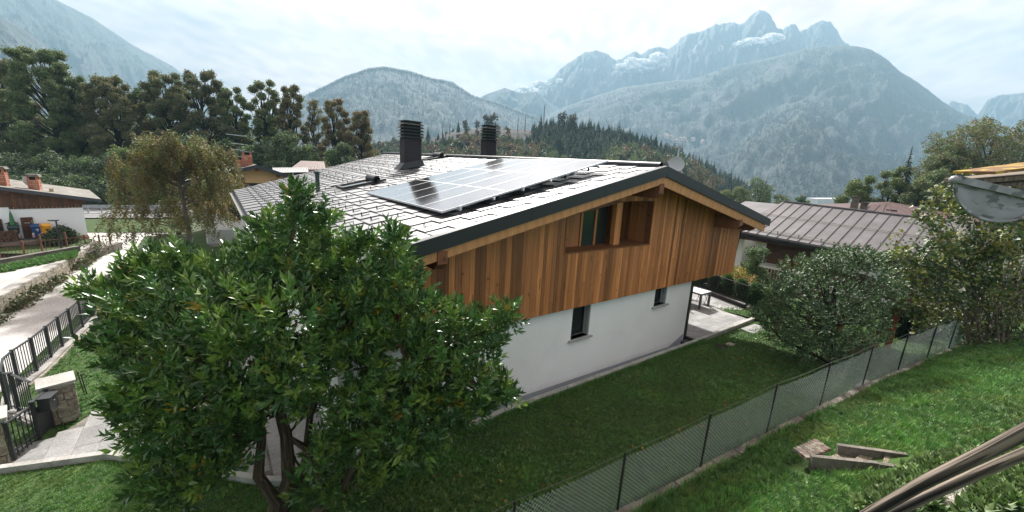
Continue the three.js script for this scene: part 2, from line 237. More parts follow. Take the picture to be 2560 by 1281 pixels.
  mesh(bx(-8.3, 7.03, PB - 0.001, PB + 0.05, -15, ZP - 0.24), MAT_BEAM, 'soffit', H);
  // loggia: floor, lintel, back wall of boards, door and glazing
  mesh(bx(LX0 - 0.01, LX1 + 0.01, LY0 - 0.02, LY0 + 0.015, -3.45, ZP + 0.02), plankMats[0], 'loggia_sill', H);
  mesh(bx(LX0 - 0.01, LX0 + 0.02, LY0 + 0.016, 4.86, ZP - 0.24, ZP + 0.012), plankMats[5], 'loggia_jamb', H);
  for (let i = 0, xx = LX0; xx < LX1 - 0.05; i++) { const w = 0.14 + 0.05 * rb(), x1 = Math.min(xx + w, LX1); board(xx + 0.003, x1 - 0.003, LY0, q => roofY(q, -2.3, -0.4), -3.4, plankMats[(i * 3 + 1) % 10]); xx = x1; }
  for (const sx of [LX0 - 0.04, LX1 + 0.01]) for (let i = 0; i < 15; i++) { const z1 = ZP - 0.24 - i * 0.155; mesh(bx(sx, sx + 0.03, LY0, 5.2, z1 - 0.15, z1), plankMats[(i * 7 + 2) % 10], 'board', H); }
  mesh(bx(-2.7, -2.42, LY0 + 0.016, 4.95, -1.6, -1.5), MAT.dark, 'loggia_door', H); mesh(bx(-0.94, -0.44, LY0 + 0.016, 5.4, -1.62, -1.52), MAT.glass, 'loggia_glazing', H);
  const lw = mesh(fuse([bx(-1.62, -1.55, LY0, 5.3, -1.55, -1.45), bx(-1.03, -0.96, LY0, 5.3, -1.55, -1.45)]), plankMats[3], 'loggia_window', H);
  mesh(bx(-1.55, -1.03, LY0, 5.3, -1.52, -1.49), phy([0.025, 0.04, 0.036], 0.08, {}), 'pane', lw);
  mesh(bx(-2.3, -1.64, LY0, 5.3, -1.55, -1.48), plankMats[2], 'loggia_panel', H);
  mesh(bx(-0.42, -0.16, LY0, 5.5, -1.35, -1.2), plankMats[4], 'loggia_post', H);
  // top of the loggia: fir band that follows the left slope under the barge board
  mesh(hexa([V(LX0, 4.87, ZP - 0.02), V(-0.2, 5.30, ZP - 0.02), V(-0.2, 5.30, ZP - 0.14), V(LX0, 4.87, ZP - 0.14), V(LX0, soff(LX0), ZP - 0.02), V(-0.2, soff(-0.2), ZP - 0.02), V(-0.2, soff(-0.2), ZP - 0.14), V(LX0, soff(LX0), ZP - 0.14)]), MAT_BEAM, 'lintel', H);
  { let xx = -0.75; while (xx < LX1 - 0.02) { const x1 = Math.min(LX1, xx + 0.14); const a = q => soff(q), y0 = 5.27; mesh(hexa([V(xx + .003, y0, ZP), V(x1 - .003, y0, ZP), V(x1 - .003, y0, ZP - .03), V(xx + .003, y0, ZP - .03), V(xx + .003, a(xx), ZP), V(x1 - .003, a(x1), ZP), V(x1 - .003, a(x1), ZP - .03), V(xx + .003, a(xx), ZP - .03)], 1, rb() * 3, 0), plankMats[Math.floor(rb() * 10)], 'board', H); xx = x1; } }
  // roof deck, soffit boards, fascias, barge boards
  const deck = (x0, x1, nm, o0, o1, m, z0 = -0.03) => mesh(hexa([RP(x0, z0, o0), RP(x1, z0, o0), RP(x1, zFar(x1), o0), RP(x0, zFar(x0), o0), RP(x0, z0, o1), RP(x1, z0, o1), RP(x1, zFar(x1), o1), RP(x0, zFar(x0), o1)]), m, nm, H);
  deck(EL, 0, 'roof_deck', -0.2, -0.012, MAT.black); deck(0, ER, 'roof_deck', -0.2, 0, MAT.anth);
  deck(EL + 0.1, 0, 'soffit_boards', -0.26, -0.201, MAT_FIR, -0.12); deck(0, ER - 0.1, 'soffit_boards', -0.26, -0.201, MAT_FIR, -0.12);
  const slope = (xa, xb, za, zb, o0, o1) => hexa([RP(xa, zb, o0), RP(xb, zb, o0), RP(xb, za, o0), RP(xa, za, o0), RP(xa, zb, o1), RP(xb, zb, o1), RP(xb, za, o1), RP(xa, za, o1)]);
  for (const [a, b] of [[EL, -7.5], [-7.495, -4.65], [-4.645, -2.42], [-2.415, 0.0]]) mesh(slope(a, b, -0.028, 0.0, -0.235, 0.045), MAT.anth, 'fascia', H);
  for (const [a, b] of [[0.004, 4.2], [4.205, ER]]) mesh(slope(a, b, -0.028, 0.0, -0.235, 0.045), MAT.anth, 'fascia', H);
  mesh(slope(EL, 0, -0.16, -0.029, 0.02, 0.046), MAT.anth, 'verge_cap', H); mesh(slope(0, ER, -0.16, -0.029, 0.02, 0.046), MAT.anth, 'verge_cap', H);
  mesh(slope(EL + 0.2, -0.002, -0.11, -0.05, -0.43, -0.236), MAT_FIR, 'barge_board', H); mesh(slope(0.002, ER - 0.3, -0.11, -0.05, -0.50, -0.236), MAT_FIR, 'barge_board', H);
  mesh(slope(0.3, 6.6, -0.62, -0.5, -0.40, -0.262), MAT_BEAM, 'rafter', H); mesh(slope(-8.6, -0.3, -0.62, -0.5, -0.40, -0.262), MAT_BEAM, 'rafter', H);
  // purlin ends, chamfered underneath
  const purlin = (x0, w, top, h, z1 = -0.10) => mesh(hexa([V(x0, top - h, -0.88), V(x0 + w, top - h, -0.88), V(x0 + w, top - h, -0.9), V(x0, top - h, -0.9), V(x0, top, -0.88), V(x0 + w, top, -0.88), V(x0 + w, top, -0.9), V(x0, top, -0.9)].map((p, i) => (i === 0 || i === 1) ? V(p.x, p.y, z1 - 0.22) : (i === 4 || i === 5) ? V(p.x, p.y, z1 - 0.012) : p)), MAT_BEAM, 'purlin', H);
  const purl = (x0, w, top, h, z1) => { const p = [[-0.9, top - h], [z1 - 0.16, top - h], [z1, top - h + 0.13], [z1, top], [-0.9, top]], s = new THREE.Shape(p.map(q => new THREE.Vector2(q[0], q[1]))), g = new THREE.ExtrudeGeometry(s, { depth: w, bevelEnabled: false }); g.rotateY(-Math.PI / 2); g.translate(x0 + w, 0, 0); mesh(g, MAT_BEAM, 'purlin', H); };
  purl(-6.76, 0.2, 4.47, 0.37, -0.02); purl(-0.2, 0.2, 5.82, 0.40, -0.02); purl(4.86, 0.2, 4.68, 0.36, -0.02); purl(6.3, 0.16, 4.38, 0.2, -0.08);
  // gutters
  const gut = (x0, za, zb, y, dx) => { const n = 10, outer = []; for (let i = 0; i <= n; i++) { const a = Math.PI * i / n; outer.push([Math.cos(a) * 0.085, -Math.sin(a) * 0.085]); } for (let i = n; i >= 0; i--) { const a = Math.PI * i / n; outer.push([Math.cos(a) * 0.079, -Math.sin(a) * 0.079]); } const g = new THREE.ExtrudeGeometry(new THREE.Shape(outer.map(q => new THREE.Vector2(...q))), { depth: zb - za, bevelEnabled: false }); g.translate(x0 + dx, y, za); return g; };
  mesh(gut(EL, zFar(EL), -0.05, 4.37, -0.09), MAT.black, 'gutter', H); mesh(gut(ER, -15, -0.05, 4.55, 0.08), MAT.black, 'gutter', H);
  mesh(tube([V(ER + 0.05, 4.44, -0.25), V(ER - 0.05, 4.25, -0.4), V(7.1, 4.05, -0.9), V(7.08, 3.2, -0.95)], 0.04, 8), MAT.black, 'downpipe', H);
  // ridge caps
  mesh(tube([V(0, roofY(0, -0.2, 0.05), -0.2), V(0, roofY(0, -12, 0.05), -12), V(0, roofY(0, zFar(0), 0.05), zFar(0))], 0.09, 10), MAT.anth, 'ridge_cap', H);
  // tiles
  const cw = 0.715, ch = 0.48, rt = rngOf(44), tiles = [], far = [[], [], []];
  const tileGeo = (x0, x1, z0, z1) => hexa([RP(x0, z1, 0.004), RP(x1, z1, -0.006), RP(x1, z0, -0.006), RP(x0, z0, 0.004), RP(x0, z1, 0.042), RP(x1, z1, 0.024), RP(x1, z0, 0.002), RP(x0, z0, 0.018)]);
  const skip = [[-6.5, -4.75, -10.1, -8.3], [-1.1, 0.3, -14, -12.5], [-3.3, -2.0, -11.6, -10.7]], guard = [];
  for (let r = 0; r * ch < 9.0; r++) {
    const xa = EL + 0.02 + r * ch, xb = Math.min(xa + ch - 0.02, -0.06); let z = -0.17 - (r % 2) * cw * 0.5, zlast = -0.17;
    for (let c = 0; ; c++) {
      const z1 = zlast, z0 = c === 0 && r % 2 ? -0.17 - cw * 0.5 : zlast - cw; zlast = z0; const zf = zFar(xa) + 0.05; if (z1 < zf + 0.1) break; const ze = Math.max(z0 + 0.024, zf);
      const mx = (xa + xb) / 2, mz = (z1 + ze) / 2; if (skip.some(s => mx > s[0] && mx < s[1] && mz > s[2] && mz < s[3])) continue;
      const tw = 0.004 * (rt() - 0.5), g = tileGeo(xa, xb, ze, z1); const p = g.attributes.position; for (let i = 0; i < p.count; i++) p.setY(i, p.getY(i) + tw * (p.getZ(i) - mz) * 2 + tw * (p.getX(i) - mx) * 2); g.computeVertexNormals();
      const d = Math.hypot(mx - CAM[0], mz - CAM[2]); tiles.push([d, g, Math.floor(rt() * 3), fuse([slope(xa, xb, z1 + 0.001, z1 + 0.007, 0.0, 0.027), slope(xa - 0.008, xa - 0.001, ze, z1, 0.0, 0.02)])]);
      if (((r % 3 === 1) || r === 1 || r === 3 || (r % 3 === 2 && c % 2)) && ze < z1 - 0.4) guard.push([d, xa + 0.17, mz]);
    }
  }
  tiles.sort((a, b) => a[0] - b[0]);
  tiles.forEach(([d, g, k], i) => i < 300 ? mesh(g, tileMats[k], 'roof_tile', H) : far[k].push(g));
  const folds = tiles.map(t => t[3]); for (let i = 0; i < folds.length; i++) folds[i].userData = {}; mesh(fuse(folds), MAT.black, 'tile_folds', H, { kind: 'stuff' });
  far.forEach((l, k) => mesh(fuse(l), tileMats[k], 'roof_tiles', H, { kind: 'stuff' }));
  // snow guards: little wire loops
  const sg = fuse([tube([V(-0.02, 0.0, -0.035), V(-0.012, 0.075, -0.028), V(-0.012, 0.105, 0), V(-0.012, 0.075, 0.028), V(-0.02, 0.0, 0.035)], 0.008, 4), bar(V(-0.012, 0.016, -0.02), V(0.17, 0.014, -0.02), 0.006, 0.006), bar(V(-0.012, 0.016, 0.02), V(0.17, 0.014, 0.02), 0.006, 0.006)]);
  sg.rotateZ(Math.atan(TAN)); guard.sort((a, b) => a[0] - b[0]); const rest = [];
  guard.forEach(([d, gx, gz], i) => { if (gx > -6.1 && gx < -0.9 && gz > -6.6 && gz < -1.1) return; const p = RP(gx, gz, 0.015); if (i < 220) { mesh(sg, MAT.black, 'snow_guard', H).position.copy(p); } else rest.push(sg.clone().translate(p.x, p.y, p.z)); });
  if (rest.length) mesh(fuse(rest), MAT.black, 'snow_guards', H, { kind: 'stuff' });
  // chimneys with louvred hoods
  const chimney = (x0, x1, z0, z1, y0, h) => {
    const r = mesh(bx(x0, x1, y0 - 0.6, y0 + h, z0, z1), mat([0.022, 0.021, 0.024], 0.9, { bumpMap: plasterBump, bumpScale: 0.01 }), 'chimney', H);
    mesh(bx(x0 + 0.03, x1 - 0.03, y0 + h, y0 + h + 0.7, z0 + 0.03, z1 - 0.03), MAT.dark, 'hood_core', r);
    for (let i = 0; i < 5; i++) { const y = y0 + h + 0.02 + i * 0.135, o = 0.1; mesh(hexa([V(x0 - o, y, z1 + o), V(x1 + o, y, z1 + o), V(x1 + o, y, z0 - o), V(x0 - o, y, z0 - o), V(x0 - .03, y + 0.075, z1 + .03), V(x1 + .03, y + 0.075, z1 + .03), V(x1 + .03, y + 0.075, z0 - .03), V(x0 - .03, y + 0.075, z0 - .03)]), mat([0.03, 0.045, 0.045], 0.4, { metalness: 0.3 }), 'louvre', r); }
    mesh(bx(x0 - 0.04, x1 + 0.04, y0 + h + 0.705, y0 + h + 0.735, z0 - 0.04, z1 + 0.04), MAT.anth, 'hood_lid', r);
    return r;
  };
  const c1 = chimney(-3.02, -2.22, -11.55, -11.0, roofY(-2.62, -11.2), 1.28);
  mesh(hexa([RP(-3.3, -10.92, 0.02), RP(-2.1, -10.92, 0.02), RP(-2.1, -11.65, 0.02), RP(-3.3, -11.65, 0.02), V(-3.05, 6.02, -10.97), V(-2.19, 6.22, -10.97), V(-2.19, 6.22, -11.58), V(-3.05, 6.02, -11.58)]), MAT.anth, 'flashing', c1);
  mesh(slope(-3.75, -2.0, -11.65, -10.85, 0.018, 0.032), MAT.anth, 'apron', c1);
  const q = atX(1224, 392, 1.6); chimney(q.x - 0.36, q.x + 0.24, q.z - 0.3, q.z + 0.2, roofY(q.x, q.z), atX(1224, 352, 1.6).y - roofY(q.x, q.z));
  // vent pipe, little ridge vent
  const vp = RP(-6.86, -9.59); mesh(fuse([cyl(0.075, 0.075, 0.72, vp.x, vp.y - 0.05, vp.z), cyl(0.12, 0.12, 0.05, vp.x, vp.y + 0.67, vp.z), cyl(0.1, 0.1, 0.03, vp.x, vp.y + 0.62, vp.z)]), mat([0.02, 0.035, 0.035], 0.4), 'vent_pipe', H);
  const v2 = atX(1576, 415, 0.55); mesh(fuse([cyl(0.06, 0.06, 0.5, v2.x, v2.y - 0.35, v2.z), ...[0, 0.05, 0.1].map(k => cyl(0.13 - k * 0.3, 0.11 - k * 0.3, 0.03, v2.x, v2.y + 0.02 + k, v2.z))]), MAT.black, 'roof_vent', H);
  // skylights
  const skylight = (x0, x1, z0, z1) => {
    const s = mesh(fuse([slope(x0, x1, z0, z0 + 0.09, 0.0, 0.10), slope(x0, x1, z1 - 0.09, z1, 0.0, 0.10), slope(x0, x0 + 0.09, z0 + 0.09, z1 - 0.09, 0, 0.09)]), MAT.black, 'skylight', H);
    mesh(slope(x0 + 0.09, x1, z0 + 0.09, z1 - 0.09, 0.0, 0.06), phy([0.12, 0.13, 0.12], 0.05, { metalness: 0.6 }), 'pane', s);
    mesh(fuse([tube([RP(x1, z0 + 0.02, 0.14), RP(x1, z1 - 0.02, 0.14)], 0.13, 12), slope(x1 - 0.1, x1 + 0.35, z0, z1, 0.0, 0.1)]), MAT.anth, 'hood', s);
    mesh(slope(x0 - 0.45, x1 + 0.4, z0 - 0.14, z1 + 0.14, 0.012, 0.022), MAT.anth, 'apron', s);
  };
  skylight(-6.25, -5.05, -9.55, -8.55); skylight(-1.15, -0.35, -13.6, -12.7);
  mesh(fuse([slope(0.5, 1.3, -13.4, -12.5, 0.0, 0.2)]), MAT.anth, 'skylight_hood', H);
  // corner post and awning under the overhang
  mesh(bx(4.27, 4.42, -0.02, PB - 0.02, ZW - 0.14, ZW + 0.02), MAT.black, 'corner_post', H);
  mesh(fuse([bx(5.5, 8.0, 2.06, 2.19, -2.3, -2.12), bx(5.5, 8.0, 1.98, 2.05, -2.12, -2.0)]), mat([0.16, 0.10, 0.07], 0.5), 'awning_box', H);
}
// ---------- solar panels, three rows of five ----------
{
  const PW = 1.05, PH = 1.75, TP = 0.2595, cp = 1 / Math.hypot(1, TP), x0 = -6.073, z0 = -1.232, y0 = roofY(x0, z0) + 0.125;
  const gl = phy([0.62, 0.62, 0.62], 0.12, { metalness: 1.0, map: tex(512, (u, v) => { const a = (u * 6) % 1, b = (v * 10) % 1, e = Math.min(a, 1 - a) * 0.17, f = Math.min(b, 1 - b) * 0.17, c = Math.abs(((u * 30) % 1) - 0.5) < 0.04 ? 0.06 : 0; const g = e < 0.002 || f < 0.002 ? 0.05 : 0; const q = 0.9 + g + c * 0.4; return [q, q, q]; }, [PW, PH]) });
  const fr = mat([0.55, 0.56, 0.56], 0.4, { metalness: 0.6 }), proto = [];
  const rows = ['lowest', 'middle', 'top'], cols = ['nearest the gable edge', 'second from the gable edge', 'third from the gable edge', 'second from the skylight side', 'nearest the skylight side'];
  const panelGeo = (a, b, c, d, o0, o1) => { const P = (s, t, o) => V(s * cp, s * cp * TP + o, -t); return hexa([P(a, c, o0), P(b, c, o0), P(b, d, o0), P(a, d, o0), P(a, c, o1), P(b, c, o1), P(b, d, o1), P(a, d, o1)]); };
  const G = { glass: panelGeo(0.012, PH - 0.016, 0.012, PW - 0.012, 0, 0.034), f: fuse([panelGeo(0.0, PH - 0.004, 0.0, 0.012, -0.005, 0.038), panelGeo(0, PH - 0.004, PW - 0.012, PW - 0.004, -0.005, 0.038), panelGeo(0, 0.012, 0.012, PW - 0.012, -0.005, 0.038), panelGeo(PH - 0.016, PH - 0.004, 0.012, PW - 0.012, -0.005, 0.038)]), rail: fuse([panelGeo(0.4, 0.44, -0.06, PW + 0.02, -0.06, -0.006), panelGeo(1.3, 1.34, -0.06, PW + 0.02, -0.06, -0.006)]), clamp: panelGeo(0.40, 0.46, -0.05, 0.006, -0.05, 0.044), foot: fuse([0.42, 1.32].map(s => panelGeo(s - 0.02, s + 0.02, 0.3, 0.34, -0.18, -0.055))) };
  // uv of the glass: across, up the slope
  { const p = G.glass.attributes.position, uv = G.glass.attributes.uv; for (let i = 0; i < p.count; i++) uv.setXY(i, -p.getZ(i), p.getX(i) / cp); }
  for (let r = 0; r < 3; r++) for (let c = 0; c < 5; c++) {
    const t = thing('solar_panel', `solar panel in the ${rows[r]} row of the roof array, ${cols[c]}`, 'solar panel', 'solar panels on the dark roof', V(x0 + r * PH * cp, y0 + r * PH * cp * TP, z0 - c * PW));
    mesh(G.glass, gl, 'glass', t); mesh(G.f, fr, 'frame', t); mesh(G.rail, fr, 'rail', t); if (c === 0) mesh(G.clamp, fr, 'clamp', t); mesh(G.foot, MAT.black, 'bracket', t);
  }
}
// aerial mast with its dish, on the far slope behind the ridge
{
  const b = atX(1690, 428, 1.2), t = thing('roof_aerial', 'metal aerial mast with flat antenna and white dish behind the roof ridge', 'antenna', null, V(b.x, roofY(b.x, b.z), b.z));
  const top = atX(1694, 369, 1.2).y - t.position.y;
  mesh(cyl(0.022, 0.02, top, 0, 0, 0, 8), MAT.steel, 'mast', t);
  mesh(fuse([bar(V(-0.22, top, 0.1), V(0.26, top + 0.01, -0.14), 0.03, 0.03), ...[-2, -1, 0, 1, 2].map(k => bar(V(k * 0.09 + 0.06, top + 0.005, -k * 0.05 - 0.2), V(k * 0.09 - 0.05, top + 0.005, -k * 0.05 + 0.15), 0.012, 0.012))]), MAT.steel, 'flat_antenna', t);
  const dg = new THREE.SphereGeometry(0.5, 16, 8, 0, 6.283, 0, 0.62); dg.scale(0.75, 0.5, 0.9); dg.rotateZ(-1.35); dg.translate(-0.38, 0.36, 0.1); mesh(dg, mat([0.6, 0.6, 0.6], 0.6, { side: THREE.DoubleSide }), 'dish', t);
  mesh(tube([V(0.02, 0.05, 0), V(0.1, 0.22, 0), V(0.24, 0.27, 0), V(0.33, 0.18, 0), V(0.30, 0.1, 0)], 0.022, 8), MAT.steel, 'cable_bend', t);
}
// ---------- lawns, road, paving ----------
const KERB = [[-20, -8.2, -0.6], [-13.9, -5.2, -0.5], [-12.2, -4.55, -0.45], [-9.6, -1.5, -0.1], [-8.6, -0.55, 0.1], [-4.6, -0.5, 0.22], [4.7, -0.5, 0.03], [8.85, -0.5, 0.03]];
const onKerb = (x, k) => { for (let i = 0; i < KERB.length - 1; i++) if (x <= KERB[i + 1][0]) { const t = clamp((x - KERB[i][0]) / (KERB[i + 1][0] - KERB[i][0])); return lerp(KERB[i][k], KERB[i + 1][k], t); } return KERB[7][k]; };
const zk = x => x > 8.85 ? -9 : onKerb(x, 1) + 0.09, kY = x => x > 8.85 ? -0.15 : onKerb(x, 2), zf = x => 3.85 + 0.155 * x, FYP = [[-14, -0.1], [-7, 0.3], [-4.4, 0.46], [-2.7, 0.59], [-0.86, 0.72], [3.4, 0.85], [14, 0.86]], FYx = x => crestAt(FYP, x);
const lawnY = (x, z) => { const a = zk(x), b = zf(x); if (z <= b) { const t = clamp((z - a) / (b - a)); return lerp(kY(x) - 0.03, FYx(x) - 0.05, x > 8.85 ? Math.pow(t, 2.5) : Math.pow(t, 1.15)) + 0.05 * (fbm(x * 0.8, z * 0.8, 3, 5) - 0.5) * Math.min(1, t * 6); } const d = z - b; return FYx(x) + 0.02 + 0.42 * d - 0.02 * Math.max(0, d - 3) ** 2 + 0.12 * (fbm(x * 0.6, z * 0.6, 3, 6) - 0.5) * Math.min(1, d); };
const soilTex = tex(512, (u, v) => { const a = fbm(u * 8, v * 8, 5, 41, 8), b = vn(u * 100, v * 100, 42, 100), c = vn(u * 200, v * 200, 47, 200), m = 0.5 + 0.7 * (a - 0.5) + 0.5 * (b - 0.5) + 0.4 * (c - 0.5); return [0.18 + 0.2 * m, 0.27 + 0.27 * m, 0.08 + 0.1 * m]; }, 2.2);
const MAT_TURF = mat([0.42, 0.45, 0.42], 0.95, { map: soilTex, bumpMap: bumpTex(512, (u, v) => 0.6 * vn(u * 120, v * 120, 42, 120) + 0.4 * fbm(u * 16, v * 16, 3, 9, 16), 2.2), bumpScale: 0.03 });
struct(grid(150, 26, (u, v) => { const x = lerp(-20, 8.84, u), z = lerp(zk(x), zf(x), v); return V(x, lawnY(x, z), z); }), MAT_TURF, 'lawn');
struct(grid(44, 40, (u, v) => { const x = lerp(8.86, 17.6, u), z = lerp(-9, zf(x), v); return V(x, lawnY(x, z), z); }), MAT_TURF, 'side_lawn');
struct(grid(150, 36, (u, v) => { const x = lerp(-20, 20, u), z = zf(x) + 9 * v; return V(x, lawnY(x, z + 1e-4), z); }), MAT_TURF, 'hillside_lawn');
const graniteTex = tex(512, (u, v) => { const a = fbm(u * 5, v * 5, 4, 51, 5), b = vn(u * 180, v * 180, 52, 180), c = vn(u * 90, v * 90, 58, 90), m = 0.66 + 0.2 * (a - 0.5) + 0.16 * (b - 0.5) + 0.12 * (c - 0.5); return [m, m, m * 0.99]; }, 1.5);
const slabMats = [0.47, 0.53, 0.6, 0.66].map(k => mat([k, k, k * 0.99], 0.75, { map: graniteTex }));
const MAT_KERB = mat([0.85, 0.83, 0.78], 0.85, { map: graniteTex });
const concTex = tex(512, (u, v) => { const a = fbm(u * 6, v * 6, 5, 71, 6), b = vn(u * 120, v * 120, 72, 120), st = sst(0.55, 0.8, fbm(u * 4, v * 4, 4, 75, 4)), m = 0.6 + 0.3 * (a - 0.5) + 0.16 * (b - 0.5) - 0.16 * st; return [m, m * 0.985, m * 0.95]; }, 2);
const MAT_CONC = mat([0.8, 0.8, 0.8], 0.9, { map: concTex, bumpMap: concTex, bumpScale: 0.006 }), MAT_CONCD = mat([0.42, 0.4, 0.36], 0.95, { map: concTex, bumpMap: concTex, bumpScale: 0.02 });
const roadTex = tex(1024, (u, v) => { const a = fbm(u * 5, v * 5, 5, 81, 5), b = vn(u * 300, v * 300, 82, 300), c = vn(u * 150, v * 150, 86, 150), w = fbm(u * 9 + 3 * fbm(u * 6, v * 6, 3, 83, 6), v * 9, 4, 84, 0), cr = 1 - sst(0.0, 0.012, Math.abs(w - 0.5)), m = 0.63 + 0.22 * (a - 0.5) + 0.10 * (b - 0.5) + 0.08 * (c - 0.5) - 0.12 * cr * sst(0.45, 0.7, vn(u * 4, v * 4, 88, 4)); return [m, m * 0.998, m * 0.98]; }, 7);
const MAT_ROAD = mat([1.15, 1.15, 1.14], 0.92, { map: roadTex });
struct(grid(8, 30, (u, v) => V(lerp(-15.2 + 0.6 * Math.sin(v * 2), -8.2, u), -0.6 - 0.1 * v, lerp(-4.0, -36, v))), MAT_TURF, 'garden_ground');
const roadR = z => z > -10.5 ? -15.2 : lerp(-15.0, -13.2, clamp((-10.5 - z) / 24)), wallA = gnd(0, 786, -0.8), wallB = gnd(232, 641, -0.8);
struct(grid(10, 30, (u, v) => { const z = lerp(2, -33.5, v); return V(lerp(-34, roadR(z), u), -0.8 + 0.004 * Math.sin(u * 9 + v * 7), z); }), MAT_ROAD, 'road');
// kerb stones between paving and lawn
{
  const k = thing('kerb', 'pale stone kerb along the white wall and terrace edge', 'kerb');
  for (let i = 0; i < KERB.length - 1; i++) { const [xa, za, ya] = KERB[i], [xb, zb, yb] = KERB[i + 1], L = Math.hypot(xb - xa, zb - za), n = Math.max(1, Math.round(L / 1.0)); if (i === 0) continue;
    for (let j = 0; j < n; j++) { const t0 = j / n + 0.004 / L, t1 = (j + 1) / n - 0.004 / L, f = t => V(lerp(xa, xb, t), lerp(ya, yb, t) + 0.09 - 0.17, lerp(za, zb, t)); mesh(bar(f(t0), f(t1), 0.13, 0.34, V(0, 1, 0), j * 0.7), MAT_KERB, 'kerb_stone', k); } }
}
// strip of paving at the foot of the wall, steps, terrace
const terrace = thing('terrace', 'grey granite slab terrace beside the house corner', 'terrace');
{
  const r = rngOf(17);
  mesh(bx(4.45, 11.9, -0.5, -0.045, -9, -0.56), MAT.dark, 'base', terrace);
  for (let zz = -8.8, j = 0; zz < -0.6; zz += 0.32, j++) { let x = 4.46 - r() * 0.5; const z1 = Math.min(zz + 0.315, -0.565); while (x < 10.6 - zz * 0.18) { const w = 0.55 + r() * 0.55, a = Math.max(x, 4.46), b = Math.min(x + w - 0.006, 10.75 - zz * 0.17); if (b - a > 0.05) mesh(bx(a, b, -0.044, 0.0 + 0.002 * r(), zz, z1, r() * 4, r() * 4), slabMats[Math.floor(r() * 4)], 'slab', terrace); x += w; } }
}
struct(grid(40, 2, (u, v) => { const x = lerp(-8.6, 3.3, u); return V(x, lerp(onKerb(x, 2) - 0.22, -0.5, u), lerp(-0.56, -1.12, v)); }), MAT_CONC, 'wall_path');
{
  const t = thing('terrace_steps', 'dark granite steps down beside the white wall', 'steps');
  for (let i = 0; i < 4; i++) mesh(bx(4.44 - i * 0.32 - 0.34, 4.445 - i * 0.32, -0.62, -0.14 - i * 0.14, -1.085, -0.565), mat([0.2, 0.2, 0.205], 0.85, { map: graniteTex }), 'step', t);
}
{
  const p = thing('garden_path', 'pale slab path leading from the terrace across the lawn', 'path'), r = rngOf(3);
  const A = gnd(1852, 822, 0.06), B = gnd(1888, 810, 0.06), Cc = gnd(1992, 848, 0.1), D = gnd(1950, 862, 0.1), P = (s, t) => A.clone().lerp(B, s).lerp(D.clone().lerp(Cc, s), t);
  for (let i = 0; i < 5; i++) mesh(slab([P(0, (i + 0.97) / 3), P(1, (i + 0.97) / 3), P(1, i / 3), P(0, i / 3)], 0.08), slabMats[2 + i % 2], 'slab', p);
}
// entrance paving
struct(grid(14, 14, (u, v) => { const x = lerp(-14.7, -8.25, u), z = lerp(onKerb(x, 1) - 0.05, Math.max(-9.5, Math.min(-6.7 - (x + 13) * 1.6, -6.0)) - 0.05, v); return V(x, lerp(-0.53, 0.0, clamp((x + 12.2) / 3.4)) - 0.06, z); }), MAT_CONCD, 'paving_bed');
{
  const p = thing('entrance_paving', 'pale granite slabs inside the garden gate', 'paving'), r = rngOf(29);
  for (let x = -14.6; x < -8.5; x += 0.43) { let z = Math.min(onKerb(x, 1), onKerb(x + 0.42, 1)) - 0.08; const zb = Math.max(-9.5, Math.min(-6.7 - (x + 13) * 1.6, -6.0)); let off = r() * 0.6; while (z > zb) { const l = off || 0.8 + r() * 0.5; off = 0; const z0 = Math.max(z - l, zb - 0.1); const y = lerp(-0.53, 0.0, clamp((x + 12.2) / 3.4)); mesh(bx(x, x + 0.424, y - 0.08, y + 0.002 * r(), z0 + 0.006, z, r() * 5, r() * 5), slabMats[Math.floor(r() * 4)], 'slab', p); z = z0; } }
}
// ---------- stone pillars, gate and railing by the road ----------
const stoneTex = tex(512, (u, v) => { const a = fbm(u * 4, v * 4, 5, 91, 4), b = fbm(u * 30, v * 30, 3, 92, 30), m = 0.62 + 0.45 * (a - 0.5) + 0.25 * (b - 0.5); return [m, m * 0.97, m * 0.9]; }, 0.9);
const stoneMats = [[0.75, 0.72, 0.66], [0.6, 0.57, 0.52], [0.85, 0.82, 0.77], [0.68, 0.62, 0.53]].map(c => mat(c, 0.95, { map: stoneTex, bumpMap: stoneTex, bumpScale: 0.012 })), MAT_MORTAR = mat([0.4, 0.39, 0.36], 0.95, { map: concTex });
function stoneGeo(w, h, d, r) { const g = hexa([[-1, -1, 1], [1, -1, 1], [1, -1, -1], [-1, -1, -1], [-1, 1, 1], [1, 1, 1], [1, 1, -1], [-1, 1, -1]].map(p => V(p[0] * w / 2 * (1 - 0.16 * r()), p[1] * h / 2 * (1 - 0.2 * r()), p[2] * d / 2 * (1 - 0.06 * r()))), 1, r() * 3, r() * 3); return g; }
const rst = rngOf(808), stoneGeos = [...Array(10)].map(() => stoneGeo(1, 1, 1, rst));
function stones(parent, a, b, y0, y1, th, rowH, avg, face) { // courses of stones on the face of a wall from a to b
  const d = b.clone().sub(a), L = d.length(), ang = -Math.atan2(d.z, d.x), n = V(-d.z, 0, d.x).normalize().multiplyScalar(face * th / 2); let y = y0;
  while (y < y1 - 0.03) { const h = Math.min(rowH * (0.75 + 0.5 * rst()), y1 - y); let s = 0; while (s < L - 0.02) { const w = Math.min(avg * (0.6 + 0.8 * rst()), L - s); const m = mesh(stoneGeos[Math.floor(rst() * 10)], stoneMats[Math.floor(rst() * 4)], 'stone', parent), c = a.clone().addScaledVector(d, (s + w / 2) / L).add(n); m.position.set(c.x, y + h / 2, c.z); m.rotation.y = ang + (rst() - 0.5) * 0.08; m.rotation.z = (rst() - 0.5) * 0.06; m.scale.set(w * 1.03, h * 1.05, 0.08 + 0.05 * rst()); s += w; } y += h; }
}
